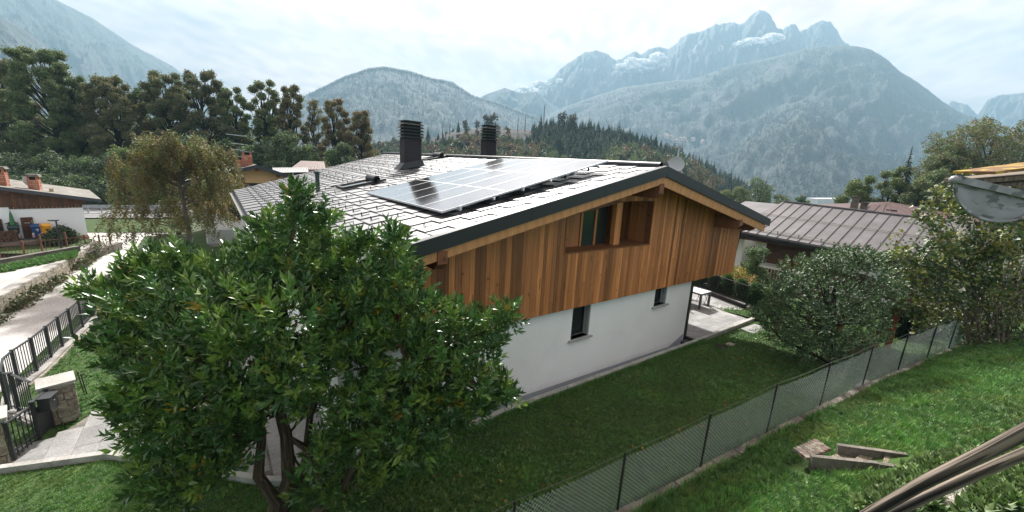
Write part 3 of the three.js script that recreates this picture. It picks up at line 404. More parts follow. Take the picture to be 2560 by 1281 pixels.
function pillar(c, w, h, label, turn) {
  const p = thing('stone_pillar', label, 'pillar', 'stone gate pillars'); mesh(box(w * 0.94, h, w * 0.94, 0, h / 2, 0), MAT_MORTAR, 'core', p);
  const q = w / 2, cs = [V(-q, 0, q), V(q, 0, q), V(q, 0, -q), V(-q, 0, -q)]; for (let i = 0; i < 4; i++) stones(p, cs[i], cs[(i + 1) % 4], 0, h, 0, 0.2, 0.24, 0);
  mesh(hexa([V(-q - .04, h, q + .04), V(q + .04, h, q + .04), V(q + .04, h, -q - .04), V(-q - .04, h, -q - .04), V(-q - .06, h + .07, q + .06), V(q + .06, h + .07, q + .06), V(q + .06, h + .07, -q - .06), V(-q - .06, h + .07, -q - .06)]), MAT_KERB, 'cap', p);
  mesh(box(w + 0.17, 0.045, w + 0.17, 0, h + 0.094, 0), MAT_KERB, 'cap_slab', p);
  p.position.copy(c); p.rotation.y = turn; return p;
}
const pilR = gnd(150, 1060, -0.55), pilL = gnd(-8, 1165, -0.55);
pillar(pilR.clone().add(V(0, 0, -0.25)), 0.46, 0.93, 'stone gate pillar with pale cap beside the mailbox', 0.25); pillar(pilL.clone().add(V(-0.1, 0, -0.2)), 0.46, 0.93, 'stone gate pillar cut by the left picture edge', 0.25);
function railing(t, a, b, h, gap, m, o = {}) { // rails and pickets between a and b (base points), parts of t
  const y = V(0, 1, 0), A = a.clone(), B = b.clone(), L = A.distanceTo(B), n = Math.max(2, Math.round(L / gap)), r = o.r ?? 0.008;
  mesh(bar(A.clone().addScaledVector(y, h), B.clone().addScaledVector(y, h), 0.045, 0.03), m, 'top_rail', t); mesh(bar(A.clone().addScaledVector(y, o.low ?? 0.1), B.clone().addScaledVector(y, o.low ?? 0.1), 0.03, 0.025), m, 'bottom_rail', t);
  for (let i = 1; i < n; i++) { const p = A.clone().lerp(B, i / n); mesh(bar(p.clone().addScaledVector(y, o.below ?? 0.02), p.clone().addScaledVector(y, h - 0.01), r * 2, r * 2, V(1, 0, 0.1)), m, 'picket', t); }
}
const post = (t, p, h, w, m) => { mesh(box(w, h, w, p.x, p.y + h / 2, p.z), m, 'post', t); mesh(box(w + 0.02, 0.015, w + 0.02, p.x, p.y + h + 0.008, p.z), m, 'post_cap', t); };
{
  const t = thing('roadside_railing', 'dark metal picket railing along the road', 'fence'), low = [[94, 1050], [47, 1027], [21, 1024], [26, 985], [47.5, 962], [92, 927], [127.6, 893], [156, 866], [182, 842], [207, 818]].map(p => gnd(p[0], p[1], -0.5));
  const last = low[low.length - 1]; for (let i = 1; i < 12; i++) low.push(V(last.x + i * 0.06 + 0.004 * i * i, -0.5, last.z - i * 1.35));
  for (let i = 0; i < low.length; i++) { if (i && i !== 3) post(t, low[i], 1.02, 0.06, MAT.fence); if (i < low.length - 1) railing(t, low[i], low[i + 1], 1.0, i > 11 ? 0.2 : 0.115, MAT.fence); }
  const w = thing('railing_wall', 'low pale concrete wall carrying the roadside railing', 'wall');
  for (let i = 0; i < low.length - 1; i++) mesh(bar(low[i].clone().setY(-0.66), low[i + 1].clone().setY(-0.66), 0.3, 0.3, V(0, 1, 0), i), MAT_CONC, 'coping', w);
  for (let i = 4; i < 12; i++) stones(w, low[i].clone().add(V(0.15, 0, 0)), low[i + 1].clone().add(V(0.15, 0, 0)), -0.8, -0.56, 0, 0.12, 0.2, 0);
}
{
  const a = gnd(36, 1150, -0.52), b = gnd(99, 1098, -0.52), c = gnd(132, 1066, -0.52), y = V(0, 1, 0);
  const g = thing('garden_gate', 'dark metal gate leaf with pickets between the stone pillars', 'gate');
  post(g, b, 0.93, 0.07, MAT.fence); post(g, a, 0.87, 0.05, MAT.fence); railing(g, a, b, 0.86, 0.115, MAT.fence, { low: 0.08 }); mesh(bar(a.clone().addScaledVector(y, 0.19), b.clone().addScaledVector(y, 0.19), 0.03, 0.025), MAT.fence, 'middle_rail', g);
  const mid = a.clone().lerp(b, 0.45); for (const k of [0.4, 0.76]) { const d = new THREE.OctahedronGeometry(0.035); d.scale(0.7, 1.3, 0.7); d.translate(mid.x, mid.y + k, mid.z); mesh(d, MAT.fence, 'ornament', g); }
  mesh(fuse([bar(b.clone().add(V(-0.03, 0.72, 0.02)), b.clone().add(V(-0.13, 0.70, 0.1)), 0.02, 0.02)]), MAT.steel, 'handle', g);
  const s = thing('gate_side_panel', 'narrow dark metal side panel beside the gate', 'gate'); post(s, c, 0.97, 0.06, MAT.fence); mesh(bar(b.clone().lerp(c, 0.1).addScaledVector(y, 0.38), b.clone().lerp(c, 0.95).addScaledVector(y, 0.38), 0.03, 0.7), MAT.fence, 'panel', s); mesh(bar(b.clone().addScaledVector(y, 0.92), c.clone().addScaledVector(y, 0.92), 0.05, 0.05), MAT.fence, 'top_rail', s);
  const m = thing('mailbox', 'dark grey metal mailbox on the gate side panel', 'mailbox'), d = c.clone().sub(b).normalize(), n = V(-d.z, 0, d.x), o = b.clone().lerp(c, 0.52).addScaledVector(y, 0.74).addScaledVector(n, 0.12), D = 0.15;
  mesh(bar(o.clone().addScaledVector(d, -D), o.clone().addScaledVector(d, D), 0.2, 0.3), mat([0.02, 0.023, 0.026], 0.45), 'body', m); mesh(bar(o.clone().addScaledVector(d, -D - 0.02).add(V(0, 0.17, 0)), o.clone().addScaledVector(d, D + 0.02).add(V(0, 0.17, 0)), 0.27, 0.03), MAT.fence, 'lid', m);
  mesh(cyl(0.012, 0.012, 0.01, 0, 0, 0, 10).rotateX(Math.PI / 2).translate(o.x + n.x * 0.115, o.y + 0.05, o.z + n.z * 0.115), MAT.steel, 'lock', m);
}
// ---------- retaining wall, parking area and low wall on the left ----------
{
  const w = thing('retaining_wall', 'rough stone retaining wall between the road and the parking area', 'wall'), d = wallB.clone().sub(wallA), A = wallA.clone().addScaledVector(d, -0.25), B = wallB.clone().addScaledVector(d, 0.04), n = V(-d.z, 0, d.x).normalize(), lf = n.x < 0 ? n : n.clone().negate();
  const ya = -0.8, yb = -0.12;
  mesh(hexa([A, B, B.clone().addScaledVector(lf, 0.4), A.clone().addScaledVector(lf, 0.4)].map(p => V(p.x, ya, p.z)).concat([A, B, B.clone().addScaledVector(lf, 0.4), A.clone().addScaledVector(lf, 0.4)].map(p => V(p.x, yb - 0.03, p.z)))), MAT_MORTAR, 'core', w);
  stones(w, A.clone().addScaledVector(lf, -0.02), B.clone().addScaledVector(lf, -0.02), ya, yb - 0.03, 0, 0.19, 0.3, 0);
  mesh(slab([A, B, B.clone().addScaledVector(lf, 0.42), A.clone().addScaledVector(lf, 0.42)].map(p => V(p.x - lf.x * 0.05, yb + 0.02, p.z - lf.z * 0.05)), 0.06), MAT_CONC, 'coping', w);
  const F1 = gnd(0, 664, -0.1), F2 = gnd(196, 628, -0.1), dd = F2.clone().sub(F1), F0 = F1.clone().addScaledVector(dd, -0.6);
  struct(grid(16, 16, (u, v) => { const p = A.clone().addScaledVector(lf, 0.3).lerp(B.clone().addScaledVector(lf, 0.3), u), q = F0.clone().addScaledVector(V(-12, 0, 6), 1 - u).lerp(F2, u); p.lerp(q, v); return V(p.x, -0.115, p.z); }), mat([1.1, 1.09, 1.07], 0.92, { map: roadTex }), 'parking_area');
  const l = thing('low_wall', 'low mossy concrete wall at the back of the parking area', 'wall');
  for (let i = 0; i < 7; i++) { const a = F0.clone().lerp(F2, i / 7), b = F0.clone().lerp(F2, (i + 0.99) / 7); mesh(bar(a.setY(-0.0), b.setY(-0.0), 0.28, 0.42, V(0, 1, 0), i), MAT_CONCD, 'wall_block', l); }
  const G2 = gnd(300, 622, -0.75); for (let i = 0; i < 4; i++) { const a = F2.clone().lerp(G2, i / 4), b = F2.clone().lerp(G2, (i + 0.99) / 4); mesh(bar(a.setY(-0.55), b.setY(-0.55), 0.28, 0.5, V(0, 1, 0), i), MAT_CONCD, 'wall_block', l); }
}
// ---------- neighbouring houses ----------
// a wall plane with origin O, running along U; f(px,py) gives the place on it that the survey picture shows, q(u,y,w) a point in its axes (w = back)
function plane(O, U) {
  const u = U.clone().setY(0).normalize(), w = V(-u.z, 0, u.x); if (w.dot(O.clone().sub(C0)) < 0) w.negate();
  return { u, w, O, q: (a, y, b = 0) => V(O.x, 0, O.z).addScaledVector(u, a).addScaledVector(w, b).setY(y), f: (px, py, off = 0) => { const d = ray(px, py), o = O.clone().addScaledVector(w, off), t = w.dot(o.clone().sub(C0)) / w.dot(d), p = C0.clone().addScaledVector(d, t); return [p.clone().sub(O).dot(u), p.y]; } };
}
const pq = (P, a0, a1, y0, y1, w0, w1) => { const s = a0 < a1 ? [a0, a1] : [a1, a0]; const b = [P.q(s[0], y0, w0), P.q(s[1], y0, w0), P.q(s[1], y0, w1), P.q(s[0], y0, w1)], t = [P.q(s[0], y1, w0), P.q(s[1], y1, w0), P.q(s[1], y1, w1), P.q(s[0], y1, w1)]; const flip = b[1].clone().sub(b[0]).cross(b[3].clone().sub(b[0])).y < 0; return flip ? hexa([b[3], b[2], b[1], b[0], t[3], t[2], t[1], t[0]]) : hexa([...b, ...t]); };
const hx = (b, t) => { const flip = b[1].clone().sub(b[0]).cross(b[3].clone().sub(b[0])).y < 0; return flip ? hexa([b[3], b[2], b[1], b[0], t[3], t[2], t[1], t[0]]) : hexa([...b, ...t]); };
const slateTex = tex(512, (u, v) => { const r = Math.floor(v * 16), c = Math.floor(u * 16 + (r % 2) * 0.5), k = hsh(c % 16, r, 3), m = 0.5 + 0.12 * (k - 0.5) + 0.2 * (fbm(u * 6, v * 6, 5, 101, 6) - 0.5) + 0.06 * (vn(u * 120, v * 120, 2, 120) - 0.5); return [m, m * 0.98, m * 0.94]; }, 4);
const MAT_SLATE = mat([0.72, 0.71, 0.68], 0.9, { map: slateTex, bumpMap: slateTex, bumpScale: 0.03 }), MAT_BROWNWOOD = [0.10, 0.13, 0.085].map(k => mat([k * 2.0, k * 1.05, k * 0.6], 0.8, { map: W1 })), MAT_DOOR = mat([0.16, 0.06, 0.025], 0.5, { map: W2 }), MAT_RUST = mat([0.15, 0.055, 0.03], 0.9), MAT_BRICK = [[0.42, 0.17, 0.1], [0.5, 0.24, 0.15], [0.36, 0.14, 0.09]].map(c => mat(c, 0.95, { bumpMap: plasterBump, bumpScale: 0.006 }));
function brickChimney(parent, c, w, h, lid, name = 'chimney') { // stack of bricks, c = base centre
  const g = mesh(box(w * 0.92, h, w * 0.92, c.x, c.y + h / 2, c.z), MAT_MORTAR, name, parent), rows = Math.max(3, Math.round(h / 0.13)), rh = h / rows;
  for (let i = 0; i < rows; i++) for (let k = 0; k < 4; k++) for (let j = 0; j < 2; j++) { const a = k * Math.PI / 2, s = (j - 0.5) * w / 2 + ((i % 2) - 0.5) * 0.08 * w, m = mesh(bricks[k % 2], MAT_BRICK[Math.floor(rst() * 3)], 'brick', g); m.position.set(c.x + Math.cos(a) * s + Math.sin(a) * w * 0.45, c.y + (i + 0.5) * rh, c.z - Math.sin(a) * s + Math.cos(a) * w * 0.45); m.rotation.y = a; m.scale.set(w * 0.49, rh * 0.86, w * 0.12); }
  for (const sx of [-1, 1]) for (const sz of [-1, 1]) mesh(box(w * 0.2, 0.22, w * 0.2, c.x + sx * w * 0.38, c.y + h + 0.11, c.z + sz * w * 0.38), MAT_BRICK[0], 'cap_support', g);
  mesh(box(w * 0.6, 0.2, w * 0.6, c.x, c.y + h + 0.1, c.z), MAT.dark, 'flue', g);
  if (lid) { const t = c.y + h + 0.22, o = w * 0.68; mesh(fuse([hexa([V(c.x - o, t, c.z + o), V(c.x + o, t, c.z + o), V(c.x + o, t, c.z - o), V(c.x - o, t, c.z - o), V(c.x - o * 0.8, t + 0.16, c.z + o), V(c.x + o * 0.8, t + 0.16, c.z + o), V(c.x + o * 0.8, t + 0.16, c.z - o), V(c.x - o * 0.8, t + 0.16, c.z - o)])]), MAT_CONCD, 'lid', g); } else mesh(box(w * 1.25, 0.05, w * 1.25, c.x, c.y + h + 0.245, c.z), MAT_CONC, 'lid', g);
  return g;
}
const bricks = [box(1, 1, 1), box(1, 1, 1)];
// --- left house ---
{
  const A = gnd(222, 607, -0.8), B = gnd(60, 602, -0.8), P = plane(A, V(-0.974, 0, 0.225)), t = thing('white_cottage', 'white cottage with brown board gable and brick chimneys at left', 'house');
  const c2 = P.f(211, 514), L = 11, yw = c2[1], dep = 8.5, e0 = P.f(253, 501, -0.5), e1 = P.f(0, 470, -0.5), sl = (e1[1] - e0[1]) / (e1[0] - e0[0]), ry = (a, o = 0) => e0[1] + sl * (a - e0[0]) + o;
  mesh(pq(P, 0, L, -0.85, yw, 0, dep), mat([0.82, 0.83, 0.84], 0.92, { bumpMap: plasterBump, bumpScale: 0.004 }), 'wall', t);
  mesh(pq(P, -0.03, 1.8, -0.9, P.f(220, 587)[1], -0.03, dep + 0.03), mat([0.52, 0.33, 0.22], 0.9), 'plinth', t);
  const st = P.f(22, 526), yb = P.f(120, 521)[1];
  for (let a = 0.02, i = 0; a < L; i++) { const b = a + 0.16 + 0.06 * hsh(i, 5), y0 = a < st[0] ? yb : P.f(20, 518)[1]; mesh(hx([P.q(a, y0, -0.05), P.q(b - 0.012, y0, -0.05), P.q(b - 0.012, y0, -0.02), P.q(a, y0, -0.02)], [P.q(a, ry(a, -0.1), -0.05), P.q(b - 0.012, ry(b, -0.1), -0.05), P.q(b - 0.012, ry(b, -0.1), -0.02), P.q(a, ry(a, -0.1), -0.02)]), MAT_BROWNWOOD[i % 3], 'board', t); a = b; }
  mesh(hx([P.q(0, yw, 0), P.q(L, yw, 0), P.q(L, yw, dep), P.q(0, yw, dep)], [P.q(0, ry(0, -0.12), 0), P.q(L, ry(L, -0.12), 0), P.q(L, ry(L, -0.12), dep), P.q(0, ry(0, -0.12), dep)]), MAT_BROWNWOOD[0], 'gable', t);
  const rf = mesh(hx([P.q(e0[0], ry(e0[0], -0.1), -0.5), P.q(L, ry(L, -0.1), -0.5), P.q(L, ry(L, -0.1), dep + 0.5), P.q(e0[0], ry(e0[0], -0.1), dep + 0.5)], [P.q(e0[0], ry(e0[0], 0.06), -0.5), P.q(L, ry(L, 0.06), -0.5), P.q(L, ry(L, 0.06), dep + 0.5), P.q(e0[0], ry(e0[0], 0.06), dep + 0.5)]), MAT_SLATE, 'roof', t);
  mesh(hx([P.q(e0[0] - 0.02, ry(e0[0], -0.16), -0.54), P.q(L, ry(L, -0.16), -0.54), P.q(L, ry(L, -0.16), -0.501), P.q(e0[0] - 0.02, ry(e0[0], -0.16), -0.501)], [P.q(e0[0] - 0.02, ry(e0[0], 0.07), -0.54), P.q(L, ry(L, 0.07), -0.54), P.q(L, ry(L, 0.07), -0.501), P.q(e0[0] - 0.02, ry(e0[0], 0.07), -0.501)]), mat([0.05, 0.055, 0.07], 0.6), 'fascia', rf);
  for (const px of [18, 84, 147, 205]) { const a = P.f(px, 487)[0]; mesh(pq(P, a - 0.12, a + 0.12, ry(a, -0.32), ry(a, -0.12), -0.45, -0.051), MAT_BROWNWOOD[2], 'purlin', t); }
  for (const [px, py, w, h] of [[88, 474, 0.5, 0.72], [3, 459, 0.55, 0.9]]) { const f = P.f(px, py, 1.2), p = P.q(f[0], f[1], 1.2); brickChimney(t, p.setY(ry(f[0])), w, h, true); }
  const vt = P.f(129, 482, 0.9), vp = P.q(vt[0], ry(vt[0]), 0.9); mesh(cyl(0.11, 0.11, 0.3, vp.x, vp.y, vp.z), mat([0.4, 0.32, 0.2], 0.8), 'roof_vent', t);
  const s0 = P.f(41, 494), s1 = P.f(76, 516); const sh = mesh(pq(P, s1[0] - 0.08, s0[0] + 0.08, s1[1] - 0.06, s0[1] + 0.06, -0.10, -0.052), MAT_BROWNWOOD[2], 'shutter_frame', t); const mid = (s0[0] + s1[0]) / 2;
  for (const [a, b] of [[s1[0], mid - 0.02], [mid + 0.02, s0[0]]]) { const k = mesh(pq(P, a, b, s1[1], s0[1], -0.13, -0.101), MAT_DOOR, 'shutter', t); for (const [y0, y1] of [[0.06, 0.44], [0.52, 0.92]]) mesh(pq(P, a + 0.08, b - 0.08, lerp(s1[1], s0[1], y0), lerp(s1[1], s0[1], y1), -0.145, -0.131), mat([0.13, 0.05, 0.03], 0.6), 'panel', k); }
  const d0 = P.f(80, 543), d1 = P.f(58, 596), dl = P.f(49, 545), yD = d1[1]; const door = mesh(pq(P, d0[0], dl[0], yD, d0[1], -0.06, -0.004), MAT_DOOR, 'door', t), dw = dl[0] - d0[0];
  const dp = new THREE.Shape(); const DW = 0.5 * dw; mesh(pq(P, d0[0] + dw * 0.28, d0[0] + dw * 0.74, yD + 1.0, d0[1] - 0.35, -0.075, -0.061), phy([0.35, 0.38, 0.33], 0.3), 'pane', door); mesh(pq(P, d0[0] + dw * 0.16, d0[0] + dw * 0.84, yD + 0.15, yD + 0.85, -0.075, -0.061), MAT_DOOR, 'panel', door); mesh(pq(P, d0[0] + dw * 0.08, d0[0] + dw * 0.14, yD + 0.95, yD + 1.2, -0.12, -0.061), mat([0.6, 0.45, 0.15], 0.3, { metalness: 0.8 }), 'handle', door);
  const wn = mesh(pq(P, P.f(8, 580)[0], P.f(-14, 580)[0], P.f(8, 580)[1], P.f(8, 548)[1], -0.03, -0.003), MAT.glass, 'window', t); mesh(pq(P, P.f(10, 580)[0], P.f(8, 580)[0] + 0.02, P.f(8, 581)[1], P.f(8, 547)[1], -0.07, -0.031), MAT_DOOR, 'frame', wn); mesh(pq(P, P.f(11, 582)[0], P.f(-16, 582)[0], P.f(8, 582)[1] - 0.06, P.f(8, 582)[1], -0.15, -0.031), MAT.stoneSill, 'sill', wn);
  const pa = P.f(134, 600)[0], slabT = yD; mesh(pq(P, pa, L, slabT - 0.25, slabT, -1.5, -0.035), MAT_CONCD, 'porch_slab', t);
  // porch rail going down the steps
  const rl = thing('porch_handrail', 'black metal handrail down the cottage steps', 'handrail'), R = (px, py, o) => { const f = P.f(px, py, o); return P.q(f[0], f[1], o); };
  const hr = [[127, 603, 581], [136, 599, 575], [148, 598, 575]]; const top = [R(127, 583, -1.5), R(136, 576, -1.5), R(148, 575, -1.4), R(228, 600, -1.5), R(238, 603, -2)]; for (let i = 0; i < top.length - 1; i++) { mesh(bar(top[i], top[i + 1], 0.04, 0.04), MAT.black, 'rail', rl); mesh(bar(top[i].clone().add(V(0, -0.45, 0)), top[i + 1].clone().add(V(0, -0.45, 0)), 0.025, 0.025), MAT.black, 'lower_rail', rl); }
  for (const p of [top[0], top[1], top[2].clone().lerp(top[3], 0.45), top[3], top[4]]) mesh(bar(p, V(p.x, Math.max(-0.85, p.y - 1.0), p.z), 0.035, 0.035, V(1, 0, 0)), MAT.black, 'post', rl);
  // bins on the porch
  const binG = { b: hexa([V(-.2, 0.05, .22), V(.2, 0.05, .22), V(.2, 0.05, -.22), V(-.2, 0.05, -.22), V(-.26, .88, .3), V(.26, .88, .3), V(.26, .88, -.3), V(-.26, .88, -.3)]), lid: hexa([V(-.29, .885, .34), V(.29, .885, .34), V(.29, .885, -.33), V(-.29, .885, -.33), V(-.25, .97, .27), V(.25, .97, .27), V(.25, 1.02, -.27), V(-.25, 1.02, -.27)]), w: fuse([-1, 1].map(s => new THREE.CylinderGeometry(0.1, 0.1, 0.05, 14).rotateZ(Math.PI / 2).translate(s * 0.24, 0.1, -0.22))) };
  const white = mat([0.75, 0.75, 0.75], 0.6), red = mat([0.5, 0.03, 0.03], 0.6);
  const bin = (px, py, c, lidc, label, mark) => { const f = P.f(px, py, -0.5), b = thing('wheelie_bin', label, 'bin', 'bins by the cottage door', P.q(f[0], slabT, -0.5)); b.rotation.y = Math.atan2(-P.w.x, -P.w.z); const k = 0.95; b.scale.set(k, k, k); mesh(binG.b, mat(c, 0.5), 'body', b); mesh(binG.lid, mat(lidc, 0.5), 'lid', b); mesh(binG.w, MAT.dark, 'wheels', b);
    for (const s of [-1, 1]) { mesh(hexa([V(s * 0.2 - .055, .12, .24), V(s * 0.2 + .055, .12, .24), V(s * 0.2 + .055, .12, .232), V(s * 0.2 - .055, .12, .232), V(s * 0.2 - .055, .45, .27), V(s * 0.2 + .055, .45, .27), V(s * 0.2 + .055, .45, .262), V(s * 0.2 - .055, .45, .262)]), white, 'reflector', b); for (let i = 0; i < 3; i++) { const y = .15 + i * .1; mesh(hexa([V(s * 0.2 - .055, y + .03, .246 + i * .007), V(s * 0.2 + .055, y - .03, .246 + i * .007), V(s * 0.2 + .055, y - .03, .236), V(s * 0.2 - .055, y + .03, .236), V(s * 0.2 - .055, y + .08, .256 + i * .007), V(s * 0.2 + .055, y + .02, .252 + i * .007), V(s * 0.2 + .055, y + .02, .24), V(s * 0.2 - .055, y + .08, .24)]), red, 'red_stripe', b); } }
    mesh(fuse([bar(V(-.07, .66, .281), V(.07, .70, .286), .012, .03), bar(V(.03, .60, .276), V(.07, .68, .284), .012, .03), bar(V(0, .56, .272), V(.03, .60, .276), .012, .03)]), mark, 'emblem', b); return b; };
  bin(39, 600, [0.012, 0.03, 0.03], [0.012, 0.04, 0.035], 'dark green bin left of the cottage door', white); bin(96, 596, [0.01, 0.05, 0.17], [0.01, 0.05, 0.16], 'blue bin right beside the cottage door', white); bin(118, 595, [0.85, 0.36, 0.005], [0.85, 0.38, 0.01], 'yellow bin at the end of the cottage porch', MAT.dark);
  // bird house, lamp, parasol, log pile
  const bh = P.f(29, 562, -0.15), bp = P.q(bh[0], bh[1], -0.15), bt = thing('bird_house', 'dark pitched roof mailbox house on the cottage wall', 'bird house', null, bp); bt.rotation.y = Math.atan2(-P.w.x, -P.w.z); mesh(box(0.3, 0.28, 0.2, 0, -0.05, 0), MAT.dark, 'body', bt); mesh(fuse([bar(V(-0.27, 0.07, 0), V(0.02, 0.2, 0), 0.3, 0.03), bar(V(0.27, 0.07, 0), V(-0.02, 0.2, 0), 0.3, 0.03)]), MAT.black, 'roof', bt); mesh(bar(V(-.05, -.03, .102), V(.05, -.03, .102), .01, .03), white, 'slot', bt); mesh(box(.06, .06, .08, 0, -0.08, -0.13), MAT.dark, 'bracket', bt);
  const um = P.f(38, 597, -0.45), ut = thing('closed_parasol', 'folded green parasol leaning beside the cottage door', 'parasol', null, P.q(um[0], slabT, -0.25)); mesh(cyl(0.025, 0.02, 1.9, 0, 0, 0, 8), MAT.dark, 'pole', ut); { const g = new THREE.LatheGeometry([[0.02, 1.85], [0.07, 1.6], [0.12, 1.1], [0.15, 0.75], [0.1, 0.7]].map(p => new THREE.Vector2(...p)), 9); mesh(g, mat([0.05, 0.16, 0.07], 0.8, { side: THREE.DoubleSide }), 'canopy', ut); }
  const lb = gnd(153, 626, -0.1), lt = P.f(145, 551), la = thing('garden_lamp', 'black lamp post with flat head before the cottage', 'street lamp', null, lb), lh = atH(143, 552, Math.hypot(lb.x - C0.x, lb.z - C0.z)).y - lb.y; mesh(cyl(0.05, 0.035, lh, 0, 0, 0, 10), MAT.black, 'post', la); mesh(box(0.42, 0.06, 0.2, -0.1, lh + 0.02, 0), MAT.black, 'head', la); mesh(box(0.3, 0.01, 0.14, -0.12, lh - 0.016, 0), mat([0.7, 0.7, 0.65], 0.4), 'lens', la);
  const wp = P.f(6, 608, -1.2), wo = P.q(wp[0], slabT, -1.0), wt = thing('log_pile', 'stack of split logs on the cottage porch', 'log pile'); for (let j = 0; j < 5; j++) for (let i = 0; i < 8; i++) { const g = new THREE.CylinderGeometry(0.07, 0.075, 0.45, 7).rotateX(Math.PI / 2); const m = mesh(g, MAT_BROWNWOOD[(i + j) % 3], 'log', wt), c = P.q(wp[0] + (i - 4) * 0.155 + (j % 2) * 0.07, slabT + 0.08 + j * 0.135, -1.0); m.position.copy(c); m.rotation.y = Math.atan2(P.w.x, P.w.z) + (hsh(i, j) - 0.5) * 0.2; }
  // satellite dish
  const sd = P.f(72, 455, 1.7), sp = P.q(sd[0], sd[1], 1.7), dt = thing('satellite_dish', 'pale satellite dish behind the cottage chimney', 'dish', null, sp), dg = new THREE.SphereGeometry(0.62, 18, 8, 0, 6.283, 0, 0.65); dg.scale(1, 0.6, 1.1); dg.rotateX(1.25); dg.rotateY(0.5); mesh(dg, mat([0.5, 0.5, 0.48], 0.6, { side: THREE.DoubleSide }), 'reflector', dt); mesh(cyl(0.025, 0.025, Math.max(0.6, sp.y - ry(sd[0]) + 0.3), 0, -(sp.y - ry(sd[0])), 0.05, 8), MAT.steel, 'mast', dt);
  // rusty fence in front
  const rfz = thing('rusty_fence', 'rusty iron fence below the cottage garden', 'fence'), pts = [[-30, 652], [0, 645], [60, 636], [105, 629], [168, 622], [214, 618], [250, 617], [276, 614], [300, 610]].map((p, i) => gnd(p[0], p[1], -0.25 - 0.03 * i));
  for (let i = 0; i < pts.length - 1; i++) { const big = i === 3 || i === 4; mesh(bar(pts[i], pts[i].clone().add(V(0, big ? 1.05 : 0.8, 0)), 0.08, 0.08, V(1, 0, 0)), MAT_RUST, 'post', rfz); const h = 0.65; mesh(bar(pts[i].clone().add(V(0, h, 0)), pts[i + 1].clone().add(V(0, h, 0)), 0.035, 0.03), MAT_RUST, 'rail', rfz); const n = Math.round(pts[i].distanceTo(pts[i + 1]) / 0.2); for (let j = 1; j < n; j++) { const p = pts[i].clone().lerp(pts[i + 1], j / n); mesh(bar(p, p.clone().add(V(0, h + 0.08, 0)), 0.018, 0.018, V(1, 0, 0)), MAT_RUST, 'picket', rfz); } }
  // garden and driveway round the cottage, road and guard rail behind
  struct(grid(20, 4, (u, v) => { const p = gnd(lerp(-60, 196, u), 634, -0.45).lerp(P.q(lerp(L, -0.3, u), -0.6, 0), v); return V(p.x, -0.42 - 0.1 * u, p.z); }), MAT_TURF, 'cottage_garden');
  const S = (px, y1, y2, Y, n, m, nm) => struct(grid(8, 2, (u, v) => { const a = gnd(lerp(px[0], px[1], u), y1, Y), b = gnd(lerp(px[0], px[1], u), y2, Y); return a.lerp(b, v); }), m, nm);
  S([205, 440], 612, 581, -0.78, 1, MAT_ROAD, 'driveway'); S([205, 460], 581, 548, -0.74, 1, MAT_TURF, 'meadow'); S([120, 480], 545, 522, -0.72, 1, mat([0.5, 0.52, 0.55], 0.9, { map: roadTex }), 'upper_road');
  const gr = thing('guard_rail', 'grey steel guard rail along the upper road', 'guard rail'), ga = gnd(150, 533, -0.72), gb = gnd(470, 531, -0.72); { const prof = [[0, -.15], [.03, -.1], [0, -.05], [0, .05], [.03, .1], [0, .15]]; for (const [o, h] of [[0, .16], [.0, .03], [.0, -.1]]) mesh(bar(ga.clone().add(V(0, .62 + o * 0 + h, 0)), gb.clone().add(V(0, .62 + h, 0)), .05, .09), mat([0.34, 0.37, 0.4], 0.5, { metalness: 0.4 }), 'beam', gr); for (let i = 0; i <= 10; i++) { const p = ga.clone().lerp(gb, i / 10); mesh(bar(p, p.clone().add(V(0, .7, 0)), .1, .1, V(1, 0, 0)), mat([0.3, 0.32, 0.34], 0.6), 'post', gr); } }
}
